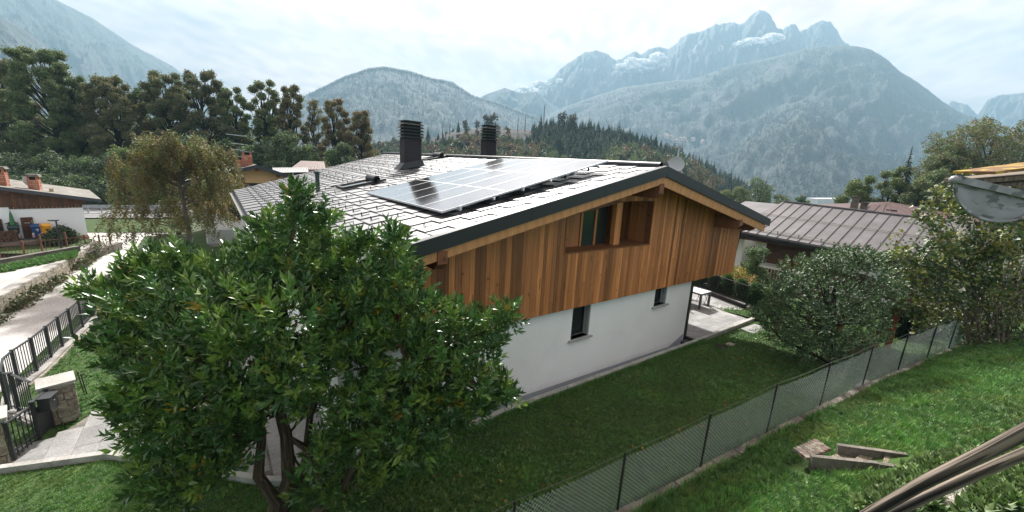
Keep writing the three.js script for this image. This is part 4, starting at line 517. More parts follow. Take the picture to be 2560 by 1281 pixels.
// --- ochre house behind the garden birch ---
{
  const P = plane(V(-6, 0, -31), V(1, 0, 0)), t = thing('ochre_house', 'ochre gabled house half hidden behind the dark roof', 'house'), ap = P.f(640, 414), er = P.f(722, 440), elf = P.f(500, 480), ry = (a, o = 0) => ap[1] - Math.abs(a - ap[0]) * (ap[1] - er[1]) / (er[0] - ap[0]) * (a > ap[0] ? 1 : 0.92) + o, aL = elf[0] - 0.8, aR = er[0] + 0.4, D = 11;
  const sh = new THREE.Shape([[aL + 0.9, -0.9], [aR - 0.6, -0.9], [aR - 0.6, ry(aR - 0.6, -0.15)], [ap[0], ap[1] - 0.15], [aL + 0.9, ry(aL + 0.9, -0.15)]].map(p => new THREE.Vector2(p[0], p[1]))), g = new THREE.ExtrudeGeometry(sh, { depth: D, bevelEnabled: false }); g.translate(P.O.x, 0, P.O.z - D); mesh(g, mat([0.58, 0.37, 0.2], 0.92, { bumpMap: plasterBump, bumpScale: 0.004 }), 'wall', t);
  mesh(pq(P, aL + 0.85, aR - 0.55, -0.95, 1.6, -0.04, D - 0.5), mat([0.75, 0.74, 0.72], 0.9), 'ground_floor_wall', t);
  const side = (a, b, nm, o0, o1, m, w0, w1) => mesh(hx([P.q(a, ry(a, o0), w0), P.q(b, ry(b, o0), w0), P.q(b, ry(b, o0), w1), P.q(a, ry(a, o0), w1)], [P.q(a, ry(a, o1), w0), P.q(b, ry(b, o1), w0), P.q(b, ry(b, o1), w1), P.q(a, ry(a, o1), w1)]), m, nm, t);
  side(aL, ap[0] - 0.001, 'roof', -0.1, 0.06, MAT_SLATE, -0.7, D); side(ap[0] + 0.001, aR, 'roof', -0.1, 0.06, MAT_SLATE, -0.7, D); side(aL, ap[0] - 0.001, 'fascia', -0.2, 0.08, mat([0.03, 0.035, 0.045], 0.6), -0.75, -0.701); side(ap[0] + 0.001, aR, 'fascia', -0.2, 0.08, mat([0.03, 0.035, 0.045], 0.6), -0.75, -0.701);
  for (const a of [aL + 2.6, ap[0], aR - 1.2]) mesh(pq(P, a - 0.1, a + 0.1, ry(a, -0.4), ry(a, -0.2), -0.6, -0.001), MAT_BROWNWOOD[1], 'purlin', t);
  for (const [px, y0, w] of [[619, 416, 0.62], [599, 417, 0.5]]) { const f = P.f(px, y0, 1.5), c = P.q(f[0], ry(f[0]) - 0.1, 1.5); brickChimney(t, c, w, px > 610 ? 1.0 : 0.75, false); }
  const an = P.f(600, 412, 1.8), ab = P.q(an[0], ry(an[0]), 1.8), at_ = thing('roof_antenna', 'old three element antenna beside the ochre house chimneys', 'antenna', null, ab); mesh(cyl(0.025, 0.02, 2.7, 0, 0, 0, 8), MAT.dark, 'mast', at_); for (const [y, l] of [[2.55, 1.35], [1.9, 0.85], [1.45, 0.8]]) mesh(bar(V(-l * 0.55, y, 0), V(l * 0.45, y - 0.06, 0.15), 0.03, 0.05), MAT.steel, 'element', at_);
  const wx = P.f(625, 466), wn = mesh(pq(P, P.f(612, 466)[0], P.f(660, 466)[0], wx[1] - 0.9, wx[1] + 0.25, -0.03, -0.001), MAT.dark, 'window', t); mesh(pq(P, P.f(612, 466)[0] + 0.1, P.f(660, 466)[0] - 0.1, wx[1] - 0.8, wx[1] + 0.15, -0.05, -0.031), MAT.glass, 'pane', wn);
  const w2 = mesh(pq(P, P.f(570, 530)[0], P.f(600, 530)[0], P.f(570, 552)[1], P.f(570, 512)[1], -0.07, -0.045), MAT_BROWNWOOD[0], 'window', t); mesh(pq(P, P.f(575, 530)[0], P.f(596, 530)[0], P.f(570, 549)[1], P.f(570, 516)[1], -0.09, -0.071), MAT.dark, 'pane', w2);
  const by = P.f(580, 600)[1]; const bl = mesh(pq(P, P.f(520, 600)[0], P.f(640, 600)[0], by - 0.2, by, -1.3, -0.05), MAT_CONC, 'balcony', t); for (let i = 0; i < 24; i++) { const a = lerp(P.f(520, 600)[0], P.f(640, 600)[0], (i + 0.5) / 24); mesh(pq(P, a - 0.07, a + 0.07, by + 0.03, by + 1.0, -1.3, -1.26), white2(), 'baluster_board', bl); }
}
function white2() { return MAT.frameGrey; }
{ // lower outbuildings behind it
  const t = thing('brown_roofed_shed', 'low building with brown ribbed roof behind the ochre house', 'building'), a = at(727, 425, 46), b = at(812, 408, 46), c = at(757, 403, 49); const r = [at(722, 424, 45), at(815, 424, 45), at(810, 404, 52), at(752, 402, 52)];
  const n = 12, base = r.map(p => p.clone().setY(-1)); mesh(hx(base.map(p => p.clone()), r.map(p => p.clone().add(V(0, -0.15, 0)))), mat([0.5, 0.45, 0.4], 0.9), 'wall', t);
  for (let i = 0; i < n; i++) { const f = (u, k) => r[0].clone().lerp(r[1], u).lerp(r[3].clone().lerp(r[2], u), k); mesh(slab([f(i / n, 0), f((i + 0.9) / n, 0), f((i + 0.9) / n, 1), f(i / n, 1)], 0.1), mat([0.11, 0.07, 0.06], 0.6), 'roof_sheet', t); }
  const t2 = thing('corrugated_shed', 'shed with pale corrugated roof before the brown roof', 'shed'), q = [at(684, 434, 40), at(772, 432, 40), at(768, 420, 45), at(680, 421, 45)]; mesh(hx(q.map(p => p.clone().setY(-1)), q.map(p => p.clone().add(V(0, -0.2, 0)))), mat([0.4, 0.38, 0.35], 0.9), 'wall', t2);
  for (let i = 0; i < 22; i++) { const f = (u, k) => q[0].clone().lerp(q[1], u).lerp(q[3].clone().lerp(q[2], u), k); mesh(tube([f((i + 0.5) / 22, 0), f((i + 0.5) / 22, 1)], 0.085, 8), mat([0.3, 0.3, 0.3], 0.8), 'roof_rib', t2); }
}
// --- right neighbour: standing-seam roof ---
const seamTex = tex(256, (u, v) => { const m = 0.62 + 0.16 * (fbm(u * 4, v * 4, 5, 121, 4) - 0.5) + 0.05 * (vn(u * 90, v * 90, 4, 90) - 0.5); return [m, m * 0.985, m * 0.985]; }, 3), MAT_SEAM = mat([0.36, 0.365, 0.375], 0.5, { map: seamTex, metalness: 0.35 }), MAT_REDROOF = mat([0.20, 0.11, 0.10], 0.6, { map: seamTex, metalness: 0.2 });
{
  const t = thing('seam_roof_house', 'low white house with grey standing seam metal roof at right', 'house'), X = 18, eX = 17.15, eY = 2.72, rX = 22.2, rY = 4.62, z0 = -5.9, z1 = 9.5, zl = -4.9, P = (x, z, o = 0) => V(x, lerp(eY, rY, (x - eX) / (rX - eX)) - 0.038 * (z + 1) + o, z);
  mesh(bx(X, 26, -0.6, 2.75, -4.5, 9), mat([0.8, 0.8, 0.75], 0.92, { bumpMap: plasterBump, bumpScale: 0.005 }), 'wall', t);
  mesh(hexa([P(eX, z1, -0.16), P(rX, z1, -0.16), P(rX, zl, -0.16), P(eX, z0, -0.16), P(eX, z1), P(rX, z1), P(rX, zl), P(eX, z0)]), MAT_SEAM, 'roof', t);
  mesh(hexa([P(rX, z1, -0.2), V(27, 2.7, z1), V(27, 2.9, zl), P(rX, zl, -0.2), P(rX, z1), V(27, 2.9, z1), V(27, 3.1, zl), P(rX, zl)]), MAT_SEAM, 'roof', t);
  for (let z = z1 - 0.3; z > z0 + 0.1; z -= 0.56) { const xt = z < zl ? lerp(eX, rX, (z - z0) / (zl - z0)) : rX; mesh(bar(P(eX, z, 0.02), P(xt - 0.02, z, 0.02), 0.03, 0.045), mat([0.05, 0.05, 0.05], 0.6), 'seam', t); }
  mesh(bar(P(eX + 2.7, z1, 0.07), P(eX + 2.7, z0 + 0.6, 0.07), 0.03, 0.03), mat([0.35, 0.3, 0.22], 0.5), 'snow_rail', t); for (const o of [0.05, 0.14]) mesh(bar(P(eX + 0.42, z1, o), P(eX + 0.42, z0 + 0.3, o), 0.025, 0.025), mat([0.35, 0.32, 0.25], 0.5), 'snow_rail', t);
  for (let z = z0 + 0.4; z < z1; z += 1.12) mesh(box(0.06, 0.22, 0.04, eX + 0.44, P(eX + 0.42, z, 0.09).y, z), mat([0.3, 0.27, 0.2], 0.5), 'snow_bracket', t);
  mesh(bar(P(eX - 0.06, z1, -0.12), P(eX - 0.06, z0, -0.12), 0.16, 0.14), MAT.black, 'gutter', t); mesh(bar(P(eX + 0.02, z1, -0.24), P(eX + 0.02, z0, -0.24), 0.05, 0.2), MAT.black, 'fascia', t);
  mesh(bx(eX + 0.1, X - 0.002, 2.36, 2.42, -5.6, 9), MAT_BROWNWOOD[0], 'soffit', t); mesh(bar(P(rX, z1, 0.04), P(rX, zl, 0.04), 0.2, 0.06), MAT_SEAM, 'ridge_cap', t);
  for (const [za, zb, ya, yb] of [[-3.85, -0.52, 1.05, 2.3], [2.15, 4.3, 0.86, 2.1]]) { const w = mesh(bx(X - 0.05, X - 0.001, ya, yb, za, zb), MAT.dark, 'window', t); for (let y = ya + 0.04, i = 0; y < yb - 0.05; y += 0.09, i++) mesh(bx(X - 0.075, X - 0.051, y, y + 0.075, za + 0.05, zb - 0.05), MAT_BROWNWOOD[2], 'shutter_slat', w); mesh(bx(X - 0.14, X - 0.051, ya - 0.09, ya - 0.01, za - 0.1, zb + 0.1), MAT.stoneSill, 'sill', w); }
  const L2 = thing('white_annex', 'bright white annex wall behind the larch gable corner', 'building'); const s = [gnd(1850, 700, 0), gnd(1893, 690, 0)]; mesh(bx(18.4, 25, -0.6, 2.4, -8.6, -5.4), mat([0.78, 0.77, 0.74], 0.92, { bumpMap: plasterBump, bumpScale: 0.004 }), 'wall', L2); mesh(hexa([V(17.5, 2.4, -5.2), V(26, 3.7, -5.2), V(26, 3.7, -9), V(17.5, 2.4, -9), V(17.5, 2.58, -5.2), V(26, 4.4, -5.2), V(26, 4.4, -9), V(17.5, 2.58, -9)]), MAT_SEAM, 'roof', L2);
}
{
  const t = thing('red_roof_house', 'house with red brown metal hip roof beyond the seam roof', 'house'), D = 52, pk = at(2222, 505, D + 3), c = [at(2040, 530, D - 6), at(2480, 560, D - 8), at(2420, 535, D + 12), at(2045, 511, D + 10)], m1 = at(2120, 508, D + 4);
  mesh(hx(c.map(p => p.clone().setY(-2)), c.map(p => p.clone().lerp(pk, 0.06).add(V(0, -0.4, 0)))), mat([0.6, 0.57, 0.5], 0.9), 'wall', t);
  const tri = (a, b, d, nm) => { const n = b.clone().sub(a).cross(d.clone().sub(a)).normalize(); if (n.y < 0) n.negate(); const g = new THREE.BufferGeometry(), q = [a, b, d, ...[a, b, d].map(p => p.clone().addScaledVector(n, -0.15))]; g.setAttribute('position', new THREE.Float32BufferAttribute(q.flatMap(p => [p.x, p.y, p.z]), 3)); g.setAttribute('uv', new THREE.Float32BufferAttribute(q.flatMap(p => [p.x, p.z]), 2)); g.setIndex([0, 1, 2, 5, 4, 3, 0, 3, 4, 0, 4, 1, 1, 4, 5, 1, 5, 2, 2, 5, 3, 2, 3, 0]); const gg = g.toNonIndexed(); gg.computeVertexNormals(); return mesh(gg, MAT_REDROOF, nm, t); };
  tri(c[0], c[1], pk, 'roof'); tri(c[1], c[2], pk, 'roof'); tri(c[3], c[0], pk, 'roof'); tri(c[2], c[3], pk, 'roof');
  for (let i = 1; i < 16; i++) { const a = c[0].clone().lerp(c[1], i / 16), up = c[3].clone().sub(c[0]), k = i < 7 ? i / 7 : (16 - i) / 9; mesh(bar(a.clone().add(V(0, 0.04, 0)), a.clone().lerp(pk.clone().add(c[0].clone().lerp(c[1], i / 16).sub(c[0].clone().lerp(c[1], 7 / 16)).multiplyScalar(1 - k)), k).add(V(0, 0.06, 0)), 0.05, 0.06), mat([0.09, 0.045, 0.04], 0.6), 'seam', t); }
  for (const [px, py, w, h] of [[2137, 512, 0.62, 0.8], [2160, 520, 0.6, 0.5], [2227, 534, 0.7, 0.3]]) { const p = at(px, py, D - 3); const r = mesh(box(w, h + 1.2, w, p.x, p.y + h / 2 - 0.6, p.z), mat([0.42, 0.36, 0.3], 0.9, { map: concTex }), 'chimney', t); mesh(box(w * 1.25, 0.16, w * 1.25, p.x, p.y + h + 0.1, p.z), MAT_REDROOF, 'cap', r); }
  const t3 = thing('far_right_house', 'small house with tiled roof and white chimney behind the hazel', 'house'), q = [at(2395, 562, 44), at(2600, 585, 42), at(2600, 545, 50), at(2400, 536, 50)]; mesh(hx(q.map(p => p.clone().setY(-2)), q.map(p => p.clone().add(V(0, -0.4, 0)))), mat([0.4, 0.36, 0.3], 0.9), 'wall', t3); mesh(slab(q, 0.2), MAT_REDROOF, 'roof', t3); const ch = at(2524, 590, 38); const cc = mesh(box(1.0, 2.2, 1.0, ch.x, ch.y, ch.z), mat([0.6, 0.58, 0.55], 0.9), 'chimney', t3); mesh(box(1.5, 0.2, 1.5, ch.x, ch.y + 1.3, ch.z), MAT_BRICK[0], 'cap', cc);
}
// far white halls in the valley and scattered village houses
{
  const r = rngOf(66), w = mat([0.5, 0.5, 0.5], 0.8);
  [[2030, 2096, 496, 504], [2100, 2116, 499, 505]].forEach(([a, b, y0, y1], i) => { const p = at(a, y1, 620), q = at(b, y1, 620), h = at(a, y0, 620).y - p.y, t = thing('factory_hall', i ? 'small pale hall right of the long hall in the valley' : 'long pale factory hall far in the valley', 'building'); mesh(bar(p.clone().add(V(0, h / 2 - 4, 0)), q.clone().add(V(0, h / 2 - 4, 0)), 24, h + 8), w, 'wall', t); const n = i ? 3 : 9; for (let k = 0; k < n; k++) { const c = p.clone().lerp(q, (k + 0.5) / n); mesh(bar(c.clone().add(V(-1, h - 1.5, 12.4)), c.clone().add(V(1, h - 1.5, 12.4)), 0.4, 2), mat([0.3, 0.36, 0.42], 0.4), 'window', t); } });
  for (let i = 0; i < 14; i++) { const px = 1650 + r() * 110, py = 336 + (px - 1650) * 0.11 + r() * 12, p = at(px, py, 1080 + r() * 60), t = thing('village_house', 'tiny pale house of the hazy far village', 'house'); t.userData.group = 'houses of the far village'; mesh(box(6 + r() * 4, 9, 7, p.x, p.y - 3, p.z), w, 'wall', t); const g = new THREE.ConeGeometry(6.5, 3, 4); g.rotateY(0.78); g.translate(p.x, p.y + 3, p.z); mesh(g, mat([0.2, 0.15, 0.13], 0.8), 'roof', t); }
  const m = at(1360, 296, 420), mt = thing('radio_mast', 'thin lattice radio mast on the wooded ridge', 'mast', null, m), H = at(1360, 262, 420).y - m.y; for (const [x, z] of [[-.5, -.5], [.5, -.5], [0, .6]]) mesh(tube([V(x, -6, z), V(x * 0.2, H, z * 0.2)], 0.16, 5), MAT.dark, 'leg', mt); for (let i = 0; i < 7; i++) mesh(box(1.4, 0.5, 0.5, 0.6 * (i % 2 ? 1 : -1), H * (0.45 + i * 0.08), 0), mat([0.4, 0.4, 0.4], 0.7), 'antenna', mt);
}
// ---------- terrace furniture, railing ----------
{
  const a = gnd(1858, 772, 0.02), b = V(11.9, 0.02, -6.6), t = thing('terrace_railing', 'black metal railing at the terrace edge', 'railing'); a.x = 10.35; mesh(bar(a.clone().add(V(0, 0.05, 0)), b.clone().add(V(0, 0.05, 0)), 0.28, 0.2), MAT.black, 'base_beam', t); mesh(bar(a.clone().add(V(0.02, 0.158, 0)), b.clone().add(V(0.02, 0.158, 0)), 0.2, 0.012), MAT_CONC, 'coping', t); const up = V(0, 0.16, 0); railing(t, a.clone().add(up), b.clone().add(up), 0.92, 0.115, MAT.black); for (let i = 0; i < 4; i++) post(t, a.clone().lerp(b, i / 3).add(up), 0.95, 0.05, MAT.black);
  mesh(bar(a.clone().add(V(0, 0.02, 0)), a.clone().add(V(2.6, 0.02, 0.9)), 0.2, 0.14), MAT_KERB, 'side_coping', t);
  const tb = thing('garden_table', 'light slatted garden table on the terrace', 'table', null, V(7.4, 0, -3.6)), mt = mat([0.5, 0.52, 0.53], 0.6), dk = mat([0.1, 0.1, 0.1], 0.6); tb.position.set(8.5, 0, -3.25); for (let i = 0; i < 12; i++) mesh(box(0.9, 0.025, 0.115, 0, 0.735, -0.72 + i * 0.125), mt, 'slat', tb); mesh(fuse([box(0.06, 0.06, 1.5, -0.42, 0.69, -0.03), box(0.06, 0.06, 1.5, 0.42, 0.69, -0.03), box(0.78, 0.06, 0.06, 0, 0.69, -0.75), box(0.78, 0.06, 0.06, 0, 0.69, 0.69)]), dk, 'frame', tb); for (const x of [-0.41, 0.41]) for (const z of [-0.74, 0.68]) mesh(box(0.085, 0.66, 0.085, x, 0.33, z), dk, 'leg', tb);
  const chair = (p, turn, label) => { const c = thing('folding_chair', label, 'chair', 'folding chairs at the terrace table', p); c.rotation.y = turn; mesh(box(0.42, 0.03, 0.4, 0, 0.45, 0), mat([0.16, 0.2, 0.21], 0.8), 'seat', c); const arc = []; for (let i = 0; i <= 12; i++) { const a = Math.PI * i / 12; arc.push(V(Math.cos(a) * 0.21, 0.72 + Math.sin(a) * 0.2, -0.2 - 0.05 * Math.sin(a))); } arc.unshift(V(0.21, 0.45, -0.18)); arc.push(V(-0.21, 0.45, -0.18)); mesh(tube(arc, 0.013, 6), MAT.black, 'back_frame', c); for (let i = -3; i <= 3; i++) mesh(bar(V(i * 0.055, 0.5, -0.19), V(i * 0.055, 0.72 + Math.sqrt(Math.max(0, 0.04 - (i * 0.055) ** 2)) , -0.225), 0.012, 0.012, V(1, 0, 0)), MAT.black, 'back_bar', c); for (const s of [-1, 1]) { mesh(tube([V(s * 0.2, 0.5, -0.2), V(s * 0.2, 0, 0.22)], 0.011, 6), MAT.black, 'leg', c); mesh(tube([V(s * 0.185, 0.46, 0.2), V(s * 0.185, 0, -0.24)], 0.011, 6), MAT.black, 'leg', c); } mesh(tube([V(-0.2, 0.08, 0.16), V(0.2, 0.08, 0.16)], 0.01, 6), MAT.black, 'cross_bar', c); return c; };
  const T = tb.position; chair(T.clone().add(V(0.72, 0, 0.2)), -1.5, 'folding chair on the near right side of the terrace table'); chair(T.clone().add(V(0.78, 0, -0.75)), -1.6, 'folding chair half hidden behind the terrace table'); chair(T.clone().add(V(-0.65, 0, 0.0)), 1.5, 'folding chair tucked behind the black corner post');
}
// ---------- vegetation ----------
const leafG = (len, wid, fold = 0.25, droop = 0.15) => { const g = new THREE.BufferGeometry(), h = wid / 2; g.setAttribute('position', new THREE.Float32BufferAttribute([0, 0, 0, -h, len * 0.42, h * fold * 2, 0, len * 0.48, 0, h, len * 0.42, h * fold * 2, 0, len, -len * droop], 3)); g.setAttribute('uv', new THREE.Float32BufferAttribute([0.5, 0, 0, 0.45, 0.5, 0.5, 1, 0.45, 0.5, 1], 2)); g.setIndex([0, 3, 2, 0, 2, 1, 2, 3, 4, 1, 2, 4]); g.computeVertexNormals(); return g; };
const mm = new THREE.Matrix4(), qq = new THREE.Quaternion(), ee = new THREE.Euler();
const place = (g, p, dir, roll, s = 1) => { const y = dir.clone().normalize(), q = new THREE.Quaternion().setFromUnitVectors(V(0, 1, 0), y); q.multiply(new THREE.Quaternion().setFromAxisAngle(V(0, 1, 0), roll)); return g.clone().applyMatrix4(new THREE.Matrix4().compose(p, q, V(s, s, s))); };
const rdir = r => { const z = r() * 2 - 1, a = r() * 6.2832, q = Math.sqrt(1 - z * z); return V(q * Math.cos(a), z, q * Math.sin(a)); };
const puff = (n, spread, len, wid, seed, flat = 1) => { const r = rngOf(seed), l = leafG(len, wid), o = []; for (let i = 0; i < n; i++) { const d = rdir(r), p = d.clone().multiplyScalar(spread * Math.cbrt(r())); p.y *= flat; const dd = rdir(r); dd.y = dd.y * 0.6 + 0.15; o.push(place(l, p, dd, r() * 6.28, 0.7 + 0.6 * r())); } return fuse(o); };
const sprig = (n, L, len, wid, seed, open = 0.75) => { const r = rngOf(seed), o = [], l = leafG(len, wid, 0.22, 0.12); for (let i = 0; i < n; i++) { const t = (i + 0.5) / n, a = i * 2.4 + r() * 0.6, lean = lerp(1.35, 0.35, t) * open + (r() - 0.5) * 0.25; o.push(place(l, V(0, t * L, 0), V(Math.sin(a) * Math.sin(lean), Math.cos(lean), Math.cos(a) * Math.sin(lean)), Math.PI - a + (r() - 0.5) * 0.5, 0.75 + 0.45 * r())); } return fuse(o); };
const strand = (n, L, len, wid, seed) => { const r = rngOf(seed), l = leafG(len, wid), o = []; for (let k = 0; k < 3; k++) { const dx = (r() - 0.5) * L * 0.7, dz = (r() - 0.5) * L * 0.7; for (let i = 0; i < n; i++) { const t = i / n, p = V(dx * t + (r() - 0.5) * 0.08, -t * L, dz * t + (r() - 0.5) * 0.08), d = rdir(r); d.y = -Math.abs(d.y) * 0.8; o.push(place(l, p, d, r() * 6.28, 0.7 + 0.5 * r())); } } return fuse(o); };
// spots: [x,y,z,size,dir?]; cols: list of linear colours
function leaves(parent, name, geo, m, spots, cols, seed, turn) {
  const r = rngOf(seed), o = new THREE.InstancedMesh(geo, m, spots.length), c = new THREE.Color(); o.name = name; o.castShadow = o.receiveShadow = true; o.userData.kind = 'stuff';
  spots.forEach((s, i) => { const d = s[4]; if (d) qq.setFromUnitVectors(V(0, 1, 0), d).multiply(new THREE.Quaternion().setFromAxisAngle(V(0, 1, 0), r() * 6.28)); else if (turn) qq.setFromEuler(ee.set((r() - 0.5) * turn, r() * 6.28, (r() - 0.5) * turn)); else qq.setFromEuler(ee.set(r() * 6.28, r() * 6.28, r() * 6.28)); const k = s[3] ?? 1; o.setMatrixAt(i, mm.compose(V(s[0], s[1], s[2]), qq, V(k, k, k))); const a = cols[Math.floor(r() * cols.length)], v = (0.72 + 0.56 * r()) * (s[5] ?? 1), dry = 1 + (s[6] ?? 0); o.setColorAt(i, c.setRGB(a[0] * v * dry, a[1] * v, a[2] * v)); });
  o.instanceMatrix.needsUpdate = true; o.instanceColor.needsUpdate = true; parent.add(o); return o;
}
const LEAF = leafMat([1, 1, 1], 0.4, 0.8), GLOSS = phy([1, 1, 1], 0.3, { side: THREE.DoubleSide, ior: 1.45, transmission: 0.0 }), barkTex = tex(256, (u, v) => { const m = 0.5 + 0.5 * (fbm(u * 10, v * 3, 5, 151, 0) - 0.5) * 1.6; return [m, m * 0.92, m * 0.82]; }, [0.4, 0.8]), BARK = mat([0.16, 0.145, 0.12], 0.95, { map: barkTex, bumpMap: barkTex, bumpScale: 0.02 }), BARKD = mat([0.07, 0.062, 0.05], 0.95, { map: barkTex });
const shellPts = (lobes, n, r, inner = 0.55) => { const o = []; let tot = 0; for (const l of lobes) tot += l.r * l.r; for (const l of lobes) { const k = Math.max(2, Math.round(n * l.r * l.r / tot)); for (let i = 0; i < k; i++) { const d = rdir(r), q = l.r * lerp(inner, 1.06, Math.sqrt(r())); o.push([l.c.x + d.x * q, l.c.y + d.y * q * (l.fy ?? 0.8), l.c.z + d.z * q, 0.75 + 0.5 * r()]); } } return o; };
function branch(a, b, r0, r1, r, sag = 0.12, n = 5) { const pts = [], L = a.distanceTo(b), o = rdir(r).multiplyScalar(L * sag); for (let i = 0; i <= n; i++) { const t = i / n; pts.push(a.clone().lerp(b, t).addScaledVector(o, Math.sin(t * Math.PI)).add(i && i < n ? rdir(r).multiplyScalar(L * 0.02) : V(0, 0, 0))); } return tube(pts, r0, 6, r1); }
function tree(o) { // broadleaf: lobes of leaf puffs round a forked trunk
  const { name, label, cat = 'tree', group, base, H, W, cols, n = 1500, seed, lobes: nl = 16, h0 = 0.3, geo, mt = LEAF, bark = BARKD, lr = 0.2, top = 0.95, bare = 0 } = o, r = rngOf(seed), t = thing(name, label, cat, group, base), L = [], g = [];
  for (let i = 0; i < nl; i++) { const h = lerp(h0, top, (i + r()) / nl), x = (h - h0) / (1.02 - h0), prof = Math.pow(Math.sin(Math.PI * Math.pow(clamp(x * 0.92 + 0.06), 0.8)), 0.7), a = i * 2.4 + r() * 0.9, d = W / 2 * prof * (o.fine ? 0.25 + 0.72 * Math.sqrt(r()) : 0.35 + 0.55 * r()), rad = W * lr * (0.7 + 0.6 * r()) * (0.6 + 0.4 * prof); L.push({ c: V(Math.cos(a) * d, H * h - rad * 0.3, Math.sin(a) * d), r: rad, fy: o.fine ? 0.75 : 0.85 }); }
  const tr = H * 0.013 + 0.05, bend = V((r() - 0.5) * H * 0.06, 0, (r() - 0.5) * H * 0.06), mid = V(bend.x, H * 0.45, bend.z), topP = V(bend.x * 0.6, H * 0.86, bend.z * 0.6);
  g.push(tube([V(0, -0.4, 0), V(bend.x * 0.4, H * 0.2, bend.z * 0.4), mid, topP], tr * 1.25, 8, tr * 0.2));
  for (let i = 0; i < L.length; i++) { const f = clamp((L[i].c.y / H) * 0.72 - 0.05 + 0.1 * r(), 0.12, 0.8), s = V(bend.x * Math.min(1, f * 2), H * f, bend.z * Math.min(1, f * 2)); g.push(branch(s, L[i].c, tr * lerp(0.5, 0.25, f), tr * 0.07, r, 0.08)); for (let k = 0; k < (o.twigs ?? 2); k++) g.push(branch(L[i].c.clone().lerp(s, 0.3 * r()), L[i].c.clone().addScaledVector(rdir(r), L[i].r * 0.9), tr * 0.1, tr * 0.03, r, 0.1, 3)); }
  mesh(fuse(g), bark, 'trunk', t); leaves(t, 'crown', geo, mt, shellPts(L, n, r, o.inner ?? 0.4), cols, seed + 1); return t;
}
const P_FAR = puff(18, 0.42, 0.23, 0.14, 5), P_MID = puff(16, 0.3, 0.16, 0.1, 6), P_NEAR = puff(14, 0.2, 0.10, 0.06, 8);
const GRN = [0.13, 0.2, 0.065], DGR = [0.05, 0.09, 0.038], OLV = [0.165, 0.185, 0.065], BRN = [0.175, 0.155, 0.07], RST = [0.2, 0.135, 0.07], YEL = [0.32, 0.22, 0.03], LIM = [0.16, 0.2, 0.035];
// --- row of tall trees along the stream, left ---
{
  const gY = -2.2, row = [ // px centre, top y, width px, depth, colours, words
    [-20, 130, 120, 62, [OLV, BRN, GRN], 'tall brownish tree cut by the left picture edge', 0.36], [88, 102, 150, 58, [GRN, OLV, GRN], 'tallest green tree with forked dark trunk at far left', 0.4], [172, 176, 80, 60, [GRN, GRN, OLV], 'slim green tree right of the tallest left tree', 0.42], [262, 176, 118, 60, [OLV, BRN, OLV], 'brown tinged round tree above the cottage road', 0.36],
    [352, 208, 90, 66, [GRN, DGR], 'shorter green tree between the brown tree and dense pair', 0.25], [408, 166, 120, 64, [GRN, OLV, BRN], 'left one of the dense tree pair above the birch', 0.25], [498, 162, 140, 64, [BRN, OLV, DGR], 'right one of the dense tree pair, rusty brown crown', 0.22], [575, 205, 70, 66, [GRN, OLV], 'narrow green tree right of the dense pair', 0.3], [655, 186, 78, 68, [GRN, OLV, OLV], 'tall egg shaped tree above the ochre house chimney', 0.3], [722, 200, 66, 68, [OLV, BRN, BRN], 'tall thin brownish tree right of the egg shaped tree', 0.32],
    [782, 238, 50, 70, [BRN, OLV], 'thin half bare tree in the middle of the row end', 0.25], [835, 236, 74, 66, [RST, BRN, OLV], 'rusty red tree near the end of the row', 0.12], [900, 264, 78, 66, [BRN, RST, OLV], 'ragged brown tree at the right end of the row', 0.15]];
  row.forEach(([px, py, wp, dep, cols, label, h0], i) => { const top = at(px, py, dep), H = top.y - gY; tree({ name: 'stream_tree', label, group: 'tall trees behind the houses', base: V(top.x, gY, top.z), H, W: wp * dep / FPX * 1.12, cols, n: i === 10 ? 600 : 2500 + (wp > 110 ? 1900 : 0), seed: 300 + i * 13, lobes: wp > 100 ? 74 : 48, h0: h0 * 0.7, geo: P_FAR, lr: wp > 100 ? 0.075 : 0.095, twigs: 2, inner: 0.2, fine: true }); });
  // shrubs and young trees filling the bank beneath them
  const bank = [[20, 395, 120], [110, 385, 110], [190, 400, 120], [270, 385, 110], [330, 360, 90], [60, 440, 130], [150, 450, 120], [235, 445, 130], [310, 430, 110], [390, 400, 90], [560, 350, 80], [700, 330, 90], [640, 350, 70], [760, 350, 70], [470, 330, 90], [850, 352, 60]];
  bank.forEach(([px, py, wp], i) => { const dep = 50 - (py > 430 ? 4 : 0) + (px > 500 ? 8 : 0), top = at(px, py, dep), H = Math.max(4, top.y + 2.2); tree({ name: 'bank_bush', label: ['dark leafy bush on the stream bank', 'low'][0] + ` ${['beside the cottage ridge', 'behind the satellite dish', 'right of the satellite dish', 'over the cottage eave', 'left of the garden birch top', 'just above the cottage chimney', 'above the roof vent pipe of the cottage', 'over the middle of the cottage roof', 'over the guard rail start', 'left behind the birch', 'over the ochre house antenna', 'over the brown shed roof', 'behind the ochre chimneys', 'left of the rusty tree', 'behind the birch top', 'at the end of the tree row'][i]}`, cat: 'bush', group: 'bushes on the stream bank', base: V(top.x, -2.2, top.z), H, W: wp * dep / FPX * 1.25, cols: i === 4 || i === 9 ? [LIM, GRN] : [DGR, GRN, DGR], n: 1100, seed: 500 + i * 7, lobes: 11, h0: 0.1, geo: P_FAR, lr: 0.24, twigs: 0 }); });
  const r = rngOf(91), sp = []; for (let i = 0; i < 9000; i++) { const px = -60 + r() * 1060, dep = 72 + r() * 34, b = at(px, 400, dep); sp.push([b.x, -2 + Math.pow(r(), 1.6) * (px < 640 ? 13 : 8), b.z, 1.1 + r()]); }
  const st = new THREE.Group(); const o = leaves(scene, 'stream_thicket', P_FAR, LEAF, sp, [DGR, DGR, GRN, OLV], 77); o.userData.label = 'dark thicket behind the stream trees'; o.userData.category = 'thicket';
}
